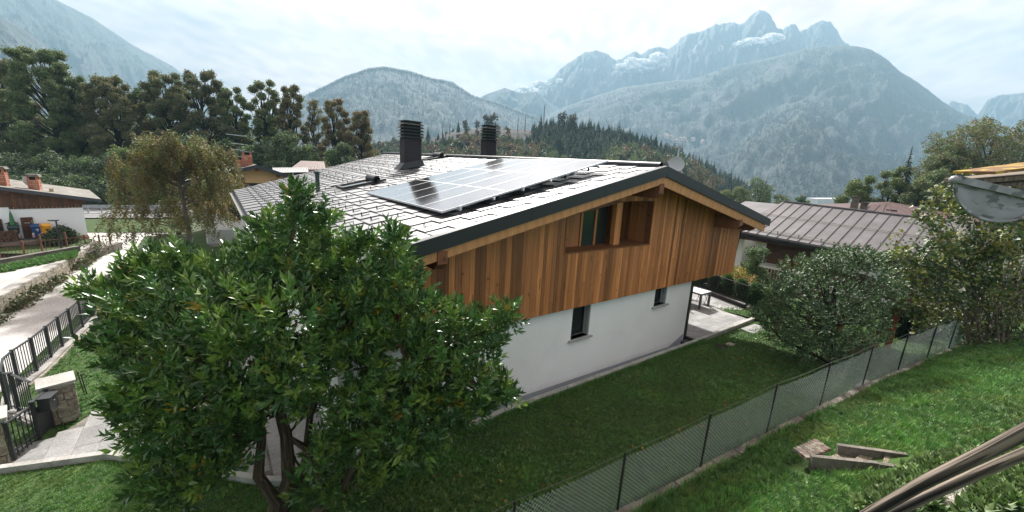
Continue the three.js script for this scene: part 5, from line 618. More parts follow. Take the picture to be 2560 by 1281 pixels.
// --- garden birch ---
{
  const b = gnd(478, 668, -0.75), top = atH(455, 338, Math.hypot(b.x - C0.x, b.z - C0.z)), H = top.y - b.y, r = rngOf(2024), t = thing('weeping_birch', 'yellowing weeping birch at the end of the road', 'tree', null, b), W = H * 0.86, sp = [], g = [tube([V(0, -0.3, 0), V(0.1, H * 0.3, 0), V(-0.05, H * 0.6, 0.1), V(0.05, H * 0.95, 0)], 0.17, 8, 0.02)];
  for (let i = 0; i < 84; i++) { const f = 0.16 + 0.78 * Math.sqrt(r()), a = r() * 6.28, len = W * 0.5 * Math.sqrt(1 - ((f - 0.32) / 0.75) ** 2) * (0.5 + 0.5 * r()), s = V(0, H * f * 0.9, 0), e = V(Math.cos(a) * len, H * f + len * 0.25, Math.sin(a) * len); g.push(branch(s, e, 0.035, 0.008, r, 0.12)); const hang = H * f * (f > 0.75 ? 0.12 : 0.42) * (0.4 + 0.8 * r()); const e2 = e.clone().add(V(Math.cos(a) * 0.25, -hang, Math.sin(a) * 0.25)); if (f < 0.8) g.push(branch(e, e2, 0.012, 0.004, r, 0.1)); for (let k = 0; k < 30; k++) { const u = r(), p = u < 0.45 ? s.clone().lerp(e, 0.35 + 0.65 * r()) : e.clone().lerp(e2, r()); p.add(rdir(r).multiplyScalar(0.28)); sp.push([p.x, p.y + 0.15, p.z, 0.75 + 0.5 * r()]); } }
  mesh(fuse(g), mat([0.14, 0.12, 0.1], 0.95), 'trunk', t); leaves(t, 'crown', strand(9, 0.55, 0.085, 0.06, 4), LEAF, sp, [[0.17, 0.135, 0.04], [0.22, 0.19, 0.04], [0.14, 0.15, 0.042], [0.16, 0.11, 0.04], [0.13, 0.17, 0.045]], 31, 0.5);
}
// --- the big laurel in front ---
{
  const base = V(-9.75, lawnY(-9.75, -0.25), -0.25), t = thing('laurel_tree', 'large glossy green laurel tree in front of the house', 'tree', null, base), r = rngOf(4711), L = [], g = [], loc = (px, py, d) => at(px, py, d).sub(base);
  // [px, py, depth, radius px] of the foliage masses
  const mass = [[738, 500, 6.1, 22], [742, 540, 6.1, 40], [670, 575, 6.2, 30], [805, 560, 6.2, 28], [985, 610, 6.0, 28], [330, 690, 6.1, 18], [440, 655, 6.0, 26], [910, 620, 6.0, 26], [225, 738, 6.2, 14], [1265, 800, 6.0, 24], [1255, 1000, 6.0, 20], [735, 590, 6.1, 64], [700, 645, 6.0, 80], [640, 632, 6.2, 58], [805, 612, 6.2, 50], [790, 680, 5.9, 95], [690, 720, 5.6, 110], [590, 700, 5.9, 95], [500, 700, 6.0, 72], [440, 712, 6.0, 66], [385, 712, 6.1, 62], [322, 742, 6.1, 50], [268, 745, 6.2, 30], [380, 660, 6.3, 45], [330, 800, 5.9, 70], [360, 790, 5.6, 110], [470, 780, 5.4, 120], [590, 800, 5.2, 130], [720, 830, 5.1, 135], [850, 700, 5.8, 90], [900, 660, 6.0, 70], [985, 650, 6.0, 55], [940, 720, 5.8, 90], [1010, 730, 5.9, 80], [880, 800, 5.4, 120], [1000, 810, 5.6, 100], [1090, 800, 5.8, 80], [1150, 820, 5.9, 70], [1220, 820, 6.0, 58], [1200, 880, 5.9, 75], [1110, 890, 5.7, 90], [1010, 900, 5.5, 105], [1235, 980, 6.0, 45], [1180, 960, 5.9, 60], [1100, 980, 5.7, 80], [1040, 1000, 5.6, 85], [960, 1010, 5.5, 85], [255, 866, 6.0, 34], [330, 890, 5.8, 66], [370, 890, 5.5, 105], [490, 900, 5.2, 125], [620, 920, 5.1, 125], [740, 920, 5.2, 100], [870, 930, 5.3, 110], [345, 1000, 5.7, 64], [390, 1000, 5.5, 95], [500, 1010, 5.3, 105], [590, 1020, 5.2, 80], [315, 1045, 5.8, 36], [365, 1090, 5.6, 70], [440, 1100, 5.4, 95], [540, 1120, 5.3, 95], [400, 1190, 5.5, 80], [480, 1200, 5.4, 85], [420, 1260, 5.5, 60], [665, 1015, 5.6, 58], [770, 1020, 5.6, 62], [600, 1085, 5.4, 60], [560, 1180, 5.5, 56], [880, 1060, 5.6, 80], [820, 1130, 5.7, 70], [900, 1150, 5.7, 75], [980, 1110, 5.7, 85], [1060, 1080, 5.7, 85], [1130, 1050, 5.8, 65], [1040, 1150, 5.8, 60], [800, 1220, 5.8, 65], [860, 1250, 5.8, 60], [960, 1190, 5.8, 55], [1190, 1030, 5.9, 45]];
  for (const [px, py, d, rp] of mass) for (let k = 0; k < 2; k++) { const dd = d + (k ? 0.9 : 0) + (r() - 0.5) * 0.4; L.push({ c: loc(px, py, dd), r: Math.max(16, rp - 26) / FPX * d * (k ? 0.98 : 0.95) }); }
  const root = V(0, -0.25, 0), f1 = loc(715, 1090, 6.2), f2 = loc(640, 1150, 6.1), f3 = loc(880, 1180, 6.1), crownC = loc(740, 900, 6.0);
  g.push(tube([root.clone().add(V(0.06, 0, 0)), loc(722, 1200, 6.35), f1, loc(690, 1000, 6.2), loc(700, 860, 6.1), loc(730, 640, 6.2)], 0.125, 9, 0.03)); g.push(tube([root.clone().add(V(-0.02, -0.05, 0.05)), loc(690, 1255, 6.3), loc(645, 1190, 6.1), loc(655, 1080, 6.0), loc(560, 950, 5.8), loc(420, 800, 5.9)], 0.115, 9, 0.025)); g.push(tube([root.clone().add(V(0.2, 0.1, 0.1)), loc(850, 1240, 6.1), f3, loc(940, 1080, 6.0), loc(1020, 900, 5.9)], 0.09, 8, 0.025));
  g.push(tube([root.clone().add(V(0.12, 0, -0.1)), loc(760, 1180, 6.5), loc(775, 1040, 6.4), loc(840, 880, 6.2), loc(900, 720, 6.1)], 0.08, 8, 0.02));
  const forks = [f1, loc(690, 1000, 6.2), loc(700, 860, 6.1), loc(655, 1080, 6.0), loc(560, 950, 5.8), loc(940, 1080, 6.0), loc(840, 880, 6.2), loc(1020, 900, 5.9), loc(720, 740, 6.2)];
  L.forEach((l, i) => { let best = forks[0]; for (const f of forks) if (f.distanceTo(l.c) < best.distanceTo(l.c)) best = f; g.push(branch(best, l.c, 0.028, 0.008, r, 0.1, 4)); });
  mesh(fuse(g), mat([0.30, 0.27, 0.22], 0.95, { map: barkTex, bumpMap: barkTex, bumpScale: 0.02 }), 'trunk', t);
  const sp = [], yl = [];
  for (const l of L) { const n = Math.round(18 + l.r * l.r * 250); for (let i = 0; i < n; i++) { const d = rdir(r), q = l.r * (0.35 + 0.6 * Math.sqrt(r())), out = d.clone().multiplyScalar(0.75).add(V(0, 0.75, 0)).add(rdir(r).multiplyScalar(0.35)); out.normalize(); const p = [l.c.x + d.x * q, l.c.y + d.y * q * 0.9, l.c.z + d.z * q, 0.75 + 0.45 * r(), out]; (r() < 0.016 ? yl : sp).push(p); } }
  const LAUR = phy([1, 1, 1], 0.32, { side: THREE.DoubleSide, transmission: 0.42, thickness: 0, ior: 1.45 });
  const a = [], b = [], c2 = []; sp.forEach((s, i) => (i % 3 === 0 ? a : i % 3 === 1 ? b : c2).push(s));
  const greens = [[0.09, 0.195, 0.045], [0.07, 0.16, 0.042], [0.14, 0.26, 0.05], [0.055, 0.13, 0.04], [0.2, 0.31, 0.06]];
  [a, b, c2].forEach((s, i) => leaves(t, 'foliage', sprig(12 + i, 0.17 + 0.05 * i, [0.10, 0.122, 0.142][i], [0.038, 0.046, 0.051][i], 61 + i, 0.72 + 0.1 * i), LAUR, s, greens, 12 + i)); leaves(t, 'yellow_foliage', sprig(7, 0.14, 0.13, 0.04, 65), LAUR, yl, [[0.42, 0.30, 0.03], [0.5, 0.25, 0.02], [0.2, 0.25, 0.03]], 18);
}
// --- small apple tree, hazel, hedge plants on the right ---
{
  const b = gnd(2085, 918, 0.45), bd = Math.hypot(b.x - C0.x, b.z - C0.z), t = thing('apple_tree', 'dense dark green apple tree behind the wire fence', 'tree', null, b), r = rngOf(818), L = [], g = [], dep0 = b.clone().sub(C0).dot(eZ) * -1, loc = (px, py, dd) => at(px, py, dep0 + dd).sub(b);
  for (const [px, py, rp] of [[2050, 680, 60], [1990, 690, 55], [2110, 660, 55], [2170, 690, 60], [1940, 730, 50], [1990, 760, 66], [2070, 750, 72], [2150, 760, 68], [2210, 740, 45], [1920, 790, 40], [1960, 820, 60], [2040, 830, 85], [2120, 830, 80], [2180, 810, 55], [2000, 870, 50], [2070, 890, 70], [2140, 880, 50], [1985, 690, 16], [1950, 725, 20], [2130, 640, 16], [2065, 665, 18], [2190, 660, 20], [2225, 710, 20], [2030, 672, 16], [2095, 650, 14], [2160, 645, 16], [1905, 785, 24]]) for (const dz of [-0.6, 0.5]) L.push({ c: loc(px, py, dz + (r() - 0.5) * 0.4), r: Math.max(14, rp - 20) / FPX * dep0 });
  g.push(tube([V(0, -0.3, 0), loc(2075, 870, 0), loc(2070, 800, 0), loc(2060, 700, 0)], 0.12, 8, 0.03), tube([V(-0.05, 0.1, 0), loc(2000, 870, 0), loc(1950, 845, 0), loc(1925, 815, -0.2)], 0.06, 7, 0.02)); L.forEach(l => g.push(branch(loc(2070, 820, 0), l.c, 0.03, 0.008, r, 0.1, 4)));
  mesh(fuse(g), BARKD, 'trunk', t); const sp = []; for (const l of L) { const n = Math.round(12 + l.r * l.r * 150); for (let i = 0; i < n; i++) { const d = rdir(r), q = l.r * (0.4 + 0.66 * Math.sqrt(r())), o = d.clone().add(V(0, 0.8, 0)).normalize(); sp.push([l.c.x + d.x * q, l.c.y + d.y * q, l.c.z + d.z * q, 0.8 + 0.5 * r(), o]); } }
  leaves(t, 'foliage', sprig(9, 0.22, 0.085, 0.048, 71, 1.1), phy([1, 1, 1], 0.62, { side: THREE.DoubleSide, transmission: 0.3, thickness: 0 }), sp, [[0.055, 0.12, 0.034], [0.07, 0.13, 0.042], [0.045, 0.09, 0.032], [0.09, 0.15, 0.05]], 73);
}
{
  const b = gnd(2470, 880, 0.8), t = thing('hazel_bush', 'tall many stemmed hazel bush with yellowing leaves at right', 'bush', null, b), r = rngOf(929), g = [], sp = [], dep0 = -b.clone().sub(C0).dot(eZ), loc = (px, py, dd = 0) => at(px, py, dep0 + dd).sub(b);
  const tops = [[2240, 600], [2290, 540], [2330, 480], [2370, 455], [2420, 470], [2470, 460], [2520, 500], [2570, 480], [2230, 690], [2300, 640], [2360, 580], [2430, 560], [2500, 580], [2560, 600], [2260, 760], [2330, 700], [2400, 660], [2470, 650], [2540, 680], [2340, 780], [2410, 760], [2490, 740], [2560, 760], [2600, 560], [2620, 700], [2190, 640], [2280, 800]];
  tops.forEach(([px, py], i) => { const e = loc(px, py, (r() - 0.5) * 2.4), s = V((r() - 0.5) * 1.7, -0.1, (r() - 0.5) * 0.9), mid = s.clone().lerp(e, 0.5).add(V(0, 0.5 + 0.4 * r(), 0)), pts = [s, s.clone().lerp(mid, 0.5).add(V(0, 0.12, 0)), mid, mid.clone().lerp(e, 0.5).add(V(0, 0.12, 0)), e]; g.push(tube(pts, 0.03 + 0.02 * r(), 6, 0.006)); for (let k = 0; k < 7; k++) { const q = pts[2].clone().lerp(e, r()), d = rdir(r).multiplyScalar(0.75); d.y += 0.15; const q2 = q.clone().add(d); g.push(branch(q, q2, 0.012, 0.004, r, 0.12, 3)); for (let j = 0; j < 8; j++) { const p = q.clone().lerp(q2, 0.25 + 0.8 * r()).add(rdir(r).multiplyScalar(0.17)); sp.push([p.x, p.y, p.z, 0.8 + 0.5 * r()]); } } for (let j = 0; j < 14; j++) { const p = mid.clone().lerp(e, r()).add(rdir(r).multiplyScalar(0.3)); sp.push([p.x, p.y, p.z, 0.8 + 0.5 * r()]); } });
  for (let i = 0; i < 26; i++) { const x = (r() - 0.5) * 2.4, z = (r() - 0.5) * 1.2; g.push(tube([V(x, -0.2, z), V(x + (r() - 0.5) * 0.3, 0.8, z + (r() - 0.5) * 0.3), V(x + (r() - 0.5) * 0.8, 1.6 + r(), z + (r() - 0.5) * 0.5)], 0.016, 5, 0.006)); for (let j = 0; j < 12; j++) sp.push([x + (r() - 0.5) * 1.1, 0.2 + r() * 1.9, z + (r() - 0.5) * 0.9, 0.8]); }
  mesh(fuse(g), mat([0.12, 0.10, 0.075], 0.95), 'stems', t); leaves(t, 'foliage', puff(7, 0.17, 0.125, 0.10, 83), leafMat([1, 1, 1], 0.45, 0.6), sp, [[0.1, 0.165, 0.04], [0.075, 0.13, 0.04], [0.15, 0.2, 0.04], [0.06, 0.1, 0.04], [0.24, 0.24, 0.04]], 84);
}
const conicG = (seed, n) => { const r = rngOf(seed), l = leafG(0.12, 0.05, 0.1, 0), o = []; for (let i = 0; i < n; i++) { const d = rdir(r), p = d.clone().multiplyScalar(0.1); o.push(place(l, p, V(d.x * 0.5, 0.9, d.z * 0.5), r() * 6.28, 0.6 + 0.7 * r())); } return fuse(o); };
const CON = conicG(3, 12);
function thuja(p, h, w, label, seed, cols = [[0.018, 0.04, 0.018], [0.028, 0.058, 0.022]]) { const t = thing('thuja', label, 'shrub', 'clipped thujas', p), r = rngOf(seed), sp = []; for (let i = 0; i < 520; i++) { const f = Math.pow(r(), 0.8), rad = w / 2 * Math.pow(Math.sin(Math.min(1, (1 - f) * 1.5 + 0.05) * Math.PI / 2), 0.8) * (0.8 + 0.25 * r()), a = r() * 6.28; sp.push([Math.cos(a) * rad, f * h, Math.sin(a) * rad, 0.8 + 0.5 * r(), V(Math.cos(a) * 0.4, 1, Math.sin(a) * 0.4).normalize()]); } mesh(cyl(0.05, 0.02, h * 0.8, 0, -0.1, 0, 6), BARKD, 'stem', t); leaves(t, 'foliage', CON, LEAF, sp, cols, seed); return t; }
{ const g = (px, py, y) => gnd(px, py, y); thuja(g(2288, 842, 0.35), 1.55, 1.1, 'round thuja left of the two beside the wooden post', 5); thuja(g(2352, 832, 0.4), 1.15, 1.1, 'low round thuja next to the end of the wire fence', 6); thuja(g(2240, 850, 0.35), 1.3, 0.8, 'dark thuja half hidden behind the red wooden post', 9);
  ['nearest the house corner', 'second from the house corner', 'in the middle', 'second from the terrace corner', 'nearest the terrace corner'].forEach((s, i) => thuja(V(11.55 - i * 0.12, -0.25, -4.4 + i * 0.75), 1.25, 0.5, `slim thuja behind the terrace railing, ${s}`, 20 + i, [[0.05, 0.11, 0.035], [0.06, 0.13, 0.04]]));
  const shrub = (o) => tree({ cat: 'shrub', h0: 0.1, lobes: 9, lr: 0.28, geo: P_NEAR, twigs: 0, ...o });
  const sp = (px, py, x) => { const q = atX(px, py, x); return V(q.x, -0.25, q.z); }, top = (px, py, x) => atX(px, py, x).y + 0.25;
  shrub({ name: 'golden_shrub', label: 'golden yellow shrub behind the terrace railing', base: sp(1815, 720, 13), H: top(1815, 680, 13), W: 2.6, cols: [[0.3, 0.24, 0.03], [0.4, 0.3, 0.03], [0.16, 0.2, 0.03]], n: 900, seed: 611 }); shrub({ name: 'orange_shrub', label: 'small orange tipped shrub right of the golden shrub', base: sp(1862, 720, 12.6), H: top(1862, 690, 12.6), W: 1.3, cols: [[0.4, 0.2, 0.04], [0.25, 0.2, 0.04], [0.1, 0.13, 0.03]], n: 300, seed: 612 });
  shrub({ name: 'climbing_shrub', label: 'tall leafy shrub against the white annex wall', base: sp(1880, 700, 15), H: top(1878, 610, 15), W: 1.15, cols: [[0.1, 0.17, 0.05], [0.08, 0.14, 0.045]], n: 420, seed: 613 }); shrub({ name: 'leafy_shrub', label: 'leafy green shrub right of the terrace railing', base: sp(1900, 760, 12), H: top(1900, 712, 12), W: 2.0, cols: [[0.07, 0.14, 0.04], [0.1, 0.17, 0.04]], n: 700, seed: 614 }); shrub({ name: 'porch_shrub', label: 'round dark shrub beside the cottage handrail', base: gnd(152, 606, -0.4), H: 0.85, W: 1.2, cols: [[0.04, 0.08, 0.03], [0.06, 0.1, 0.03]], n: 500, seed: 615, geo: P_MID });
  const fn = thing('palisade_fence', 'dark brown wooden palisade fence before the neighbour wall', 'fence'); for (let i = 0; i < 26; i++) { const z = -4.2 + i * 0.17; mesh(bx(15.6, 15.63, -0.3, 1.15, z, z + 0.14), MAT_BROWNWOOD[i % 3], 'pale', fn); } mesh(bx(15.631, 15.68, 0.8, 0.88, -4.2, 0.2), MAT_BROWNWOOD[0], 'rail', fn); }
// --- right: tall trees behind the roofs ---
{
  const R1 = (px, py, wp, dep, cols, label, o = {}) => { const top = at(px, py, dep), gY = -3; return tree({ name: 'background_tree', label, group: 'trees behind the right hand houses', base: V(top.x, gY, top.z), H: top.y - gY, W: wp * dep / FPX, cols, n: 1600, seed: 700 + px, lobes: 20, h0: 0.2, geo: P_FAR, lr: 0.17, twigs: 2, ...o }); };
  R1(2500, 285, 300, 58, [OLV, BRN, GRN, OLV], 'broad bronze green tree at the right picture edge', { n: 4200, lobes: 34, lr: 0.14, h0: 0.1 }); R1(2400, 350, 170, 60, [OLV, GRN, OLV], 'bronze tree left of the broad tree at right', { n: 2400, lobes: 24, h0: 0.1 }); R1(2345, 415, 110, 56, [OLV, GRN], 'lower rounded bronze tree above the red roof', { n: 1500, h0: 0.1 });
  R1(2160, 437, 82, 62, [LIM, [0.13, 0.17, 0.035], GRN], 'bright yellow green tree right of the far halls', { h0: 0.15 }); R1(2222, 420, 36, 58, [GRN, OLV], 'thin sparse tree right of the bright green tree', { n: 320, lobes: 10 }); R1(2252, 405, 44, 60, [GRN, LIM], 'thin light tree left of the larch', { n: 420, lobes: 12 }); R1(2310, 440, 40, 58, [GRN, GRN], 'thin tree directly right of the larch', { n: 380, lobes: 10 });
  const M = (px, py, wp, dep, cols, label, gY = -14, o = {}) => { const top = at(px, py, dep); tree({ name: 'valley_tree', label, group: 'trees on the valley edge', base: V(top.x, gY, top.z), H: top.y - gY, W: wp * dep / FPX, cols, n: 1300, seed: 900 + px, lobes: 18, h0: 0.12, geo: P_FAR, lr: 0.19, twigs: 0, ...o }); };
  M(1908, 440, 90, 105, [GRN, [0.07, 0.11, 0.03]], 'round green tree beyond the gable, largest of its clump'); M(1858, 458, 70, 108, [GRN, LIM, OLV], 'lighter tree left in the clump beyond the gable'); M(1822, 470, 60, 112, [OLV, GRN], 'olive tree at the left of the clump beyond the gable'); M(1960, 478, 70, 104, [OLV, GRN], 'smaller olive tree right in the clump beyond the gable'); M(2012, 484, 50, 100, [DGR, GRN], 'small dark tree beside the far white halls'); M(1790, 430, 70, 150, [BRN, RST, DGR], 'rusty dark tree at the right foot of the wooded ridge', -20); M(1755, 402, 70, 160, [RST, BRN, DGR], 'dark rusty tree above the gable roof edge', -20);
  M(1318, 358, 80, 190, [OLV, DGR, BRN], 'dark bronze tree behind the right chimney', -16); M(1400, 368, 78, 180, [LIM, [0.11, 0.16, 0.04], GRN], 'bright green tree behind the solar panels', -16); M(1545, 352, 80, 200, [GRN, GRN, OLV], 'large green tree behind the ridge vent', -20); M(1600, 350, 64, 215, [GRN, LIM], 'lighter green tree right of the ridge vent', -20); M(1218, 370, 34, 150, [OLV, GRN], 'small olive tree just behind the right chimney', -10);
}
// --- conifers and the wooded ridge ---
const firG = (seed, H, W, tiers) => { const r = rngOf(seed), o = [], l = leafG(1, 0.5, 0.15, 0.25); for (let t = 0; t < tiers; t++) { const f = t / tiers, rad = W / 2 * Math.pow(1 - f, 0.9) + 0.15, n = Math.round(9 - 4 * f); for (let i = 0; i < n; i++) { const a = i / n * 6.28 + r() * 0.9, k = rad * (0.7 + 0.5 * r()); o.push(place(l, V(0, H * (0.08 + 0.9 * f), 0), V(Math.cos(a), -0.28 - 0.25 * r(), Math.sin(a)), Math.PI - a * 0 + (r() - 0.5), k)); } } o.push(cyl(0.25, 0.05, H, 0, 0, 0, 5)); return fuse(o); };
const roundG = (seed, H, W, n) => { const r = rngOf(seed), o = [], l = leafG(H * 0.13, H * 0.085), L = []; for (let i = 0; i < 9; i++) { const h = 0.3 + 0.6 * r(), d = W * 0.3 * r(), a = r() * 6.28; L.push({ c: V(Math.cos(a) * d, H * h, Math.sin(a) * d), r: W * 0.26 }); } for (const p of shellPts(L, n, r, 0.5)) o.push(place(l, V(p[0], p[1], p[2]), rdir(r), r() * 6.28, 0.6 + 0.8 * r())); o.push(cyl(0.25, 0.1, H * 0.6, 0, 0, 0, 5)); return fuse(o); };
const FIRS = [firG(1, 13, 8.2, 20), firG(2, 15, 7.4, 22), firG(3, 11, 8.0, 18)], RNDS = [roundG(4, 13, 9, 240), roundG(5, 12, 8, 220)];
{
  const crest = [[880, 400], [935, 372], [1000, 362], [1060, 352], [1130, 330], [1200, 322], [1290, 324], [1360, 326], [1430, 322], [1500, 336], [1580, 356], [1650, 380], [1720, 414], [1790, 452], [1850, 480], [1920, 500]], D = 330;
  const hill = (u, v) => { const px = lerp(880, 1920, u), py = crestAt(crest, px), k = v, top = atH(px, py, D); if (k > 0.8) { const p = atH(px, py, D * (1 + (k - 0.8) * 1.2)); return V(p.x, top.y - (k - 0.8) * 60, p.z); } const w = 1 - k / 0.8, p = atH(px, py, lerp(D, 130, w)); return V(p.x, lerp(top.y, -22, Math.pow(w, 0.85)) + 3 * (fbm(u * 14, w * 4, 3, 8) - 0.5) * Math.min(1, w * 5), p.z); };
  struct(grid(90, 30, hill), mat([0.045, 0.06, 0.03], 0.95, { map: forestTex }), 'wooded_ridge');
  const r = rngOf(555), bag = [[], [], [], [], []]; for (let i = 0; i < 4200; i++) { const u = r(), v = 0.08 + 0.74 * Math.pow(r(), 0.7), p = hill(u, v), px = lerp(880, 1920, u), con = fbm(u * 9, v * 5, 3, 66) > (px > 1380 ? 0.46 : 0.56); const clear = px > 1050 && px < 1330 && v > 0.66 && r() < 0.9; if (clear) continue; const k = con ? Math.floor(r() * 3) : 3 + Math.floor(r() * 2); bag[k].push([p.x, p.y - 0.5, p.z, (0.4 + 0.6 * r()) * (px < 1350 && v > 0.6 ? 0.6 : 1), null]); }
  const cols = [[[0.03, 0.06, 0.034], [0.042, 0.074, 0.042], [0.05, 0.08, 0.042]], [[0.11, 0.11, 0.042], [0.075, 0.11, 0.045], [0.14, 0.1, 0.05], [0.06, 0.1, 0.042]]];
  bag.forEach((s, i) => { const o = leaves(scene, i < 3 ? numbered('ridge_conifers') : numbered('ridge_broadleaf_trees'), i < 3 ? FIRS[i] : RNDS[i - 3], LEAF, s, cols[i < 3 ? 0 : 1], 40 + i, 0.06); o.userData.label = 'wood covering the middle ridge'; o.userData.category = 'wood'; });
  // trees standing out on the crest
  const crestTree = (px, topY, kind, label, wpx) => { const py = crestAt(crest, px) + 2, b = atH(px, py, D - 6), h = atH(px, topY, D - 6).y - b.y, t = thing('crest_tree', label, 'tree', 'single trees on the ridge crest', b); if (kind === 'dead') { mesh(tube([V(0, -1, 0), V(0.2, h, 0)], 0.35, 5, 0.08), BARKD, 'trunk', t); return; } const geo = kind === 'fir' ? FIRS[1] : RNDS[0], s = h / (kind === 'fir' ? 18 : 12.5); mesh(cyl(0.3, 0.2, h * 0.5, 0, -1, 0, 5), BARKD, 'trunk', t); leaves(t, 'crown', geo, LEAF, [[0, 0, 0, s]], kind === 'fir' ? cols[0] : [[0.07, 0.07, 0.035]], px, 0.02); };
  [[1146, 292, 'fir', 'single spindly conifer leftmost on the ridge crest'], [1163, 302, 'round', 'round tree right of the leftmost crest conifer'], [1192, 303, 'round', 'second round tree on the ridge crest'], [1215, 288, 'round', 'larger round tree behind the right chimney top'], [1232, 286, 'round', 'round crest tree just right of the chimney top'], [1238, 296, 'fir', 'thin conifer by the chimney right side'], [1070, 310, 'fir', 'conifer standing right of the big chimney hood'], [1106, 305, 'dead', 'bare snag leftmost on the ridge'], [1124, 298, 'dead', 'taller bare snag on the ridge'], [1294, 290, 'dead', 'bare pole like snag left of the radio mast'], [1312, 280, 'dead', 'tallest bare snag left of the radio mast'], [1405, 283, 'round', 'high round tree right of the radio mast'], [1432, 287, 'round', 'second high round tree right of the radio mast']].forEach(a => crestTree(...a));
  const lx = at(2282, 365, 60), lt = thing('larch', 'tall narrow larch beside the bronze trees', 'tree', null, V(lx.x, -3, lx.z)); mesh(cyl(0.2, 0.03, lx.y + 3, 0, 0, 0, 6), BARKD, 'trunk', lt); leaves(lt, 'crown', firG(9, 14, 5.2, 46), LEAF, [[0, 0, 0, (lx.y + 3) / 14.2]], [[0.035, 0.06, 0.03]], 3, 0.01);
}
// small trees roughening the crests of the wooded hills
{
  const r = rngOf(333), tiny = firG(12, 14, 6, 7), put = (pts, D, n, name, label) => { const s = []; for (let i = 0; i < n; i++) { const px = lerp(pts[0][0], pts[pts.length - 1][0], r()), py = crestAt(pts, px), p = atH(px, py + 1 + r() * r() * 14, D * (1 - 0.01 * r())); s.push([p.x, p.y - 7, p.z, 0.6 + 0.45 * r()]); } const o = leaves(scene, name, tiny, LEAF, s, [[0.03, 0.05, 0.03], [0.05, 0.06, 0.03]], 9, 0.05); o.userData.label = label; o.userData.category = 'wood'; };
  put([[770, 235], [860, 191], [920, 171], [960, 166], [1020, 176], [1080, 195], [1130, 204], [1180, 238], [1250, 258], [1350, 296]], 2180, 2200, 'hill_crest_wood', 'firs along the crest of the wooded hill');
  for (const [nm, f, n, vmax] of woods) { const s = []; for (let i = 0; i < n; i++) { const u = r(), v = (0.02 + 0.96 * Math.pow(r(), 0.8)) * vmax, p = f(u, v); if (fbm(u * 16, v * 14, 3, 71) < 0.36) continue; s.push([p.x, p.y - 3, p.z, 0.8 + 0.7 * r()]); } const o = leaves(scene, numbered('mountain_wood'), tiny, LEAF, s, [[0.022, 0.036, 0.022], [0.035, 0.048, 0.026], [0.05, 0.055, 0.03]], 19, 0.05); o.userData.label = `forest covering the ${nm.replace(/_/g, ' ')}`; o.userData.category = 'wood'; }
}
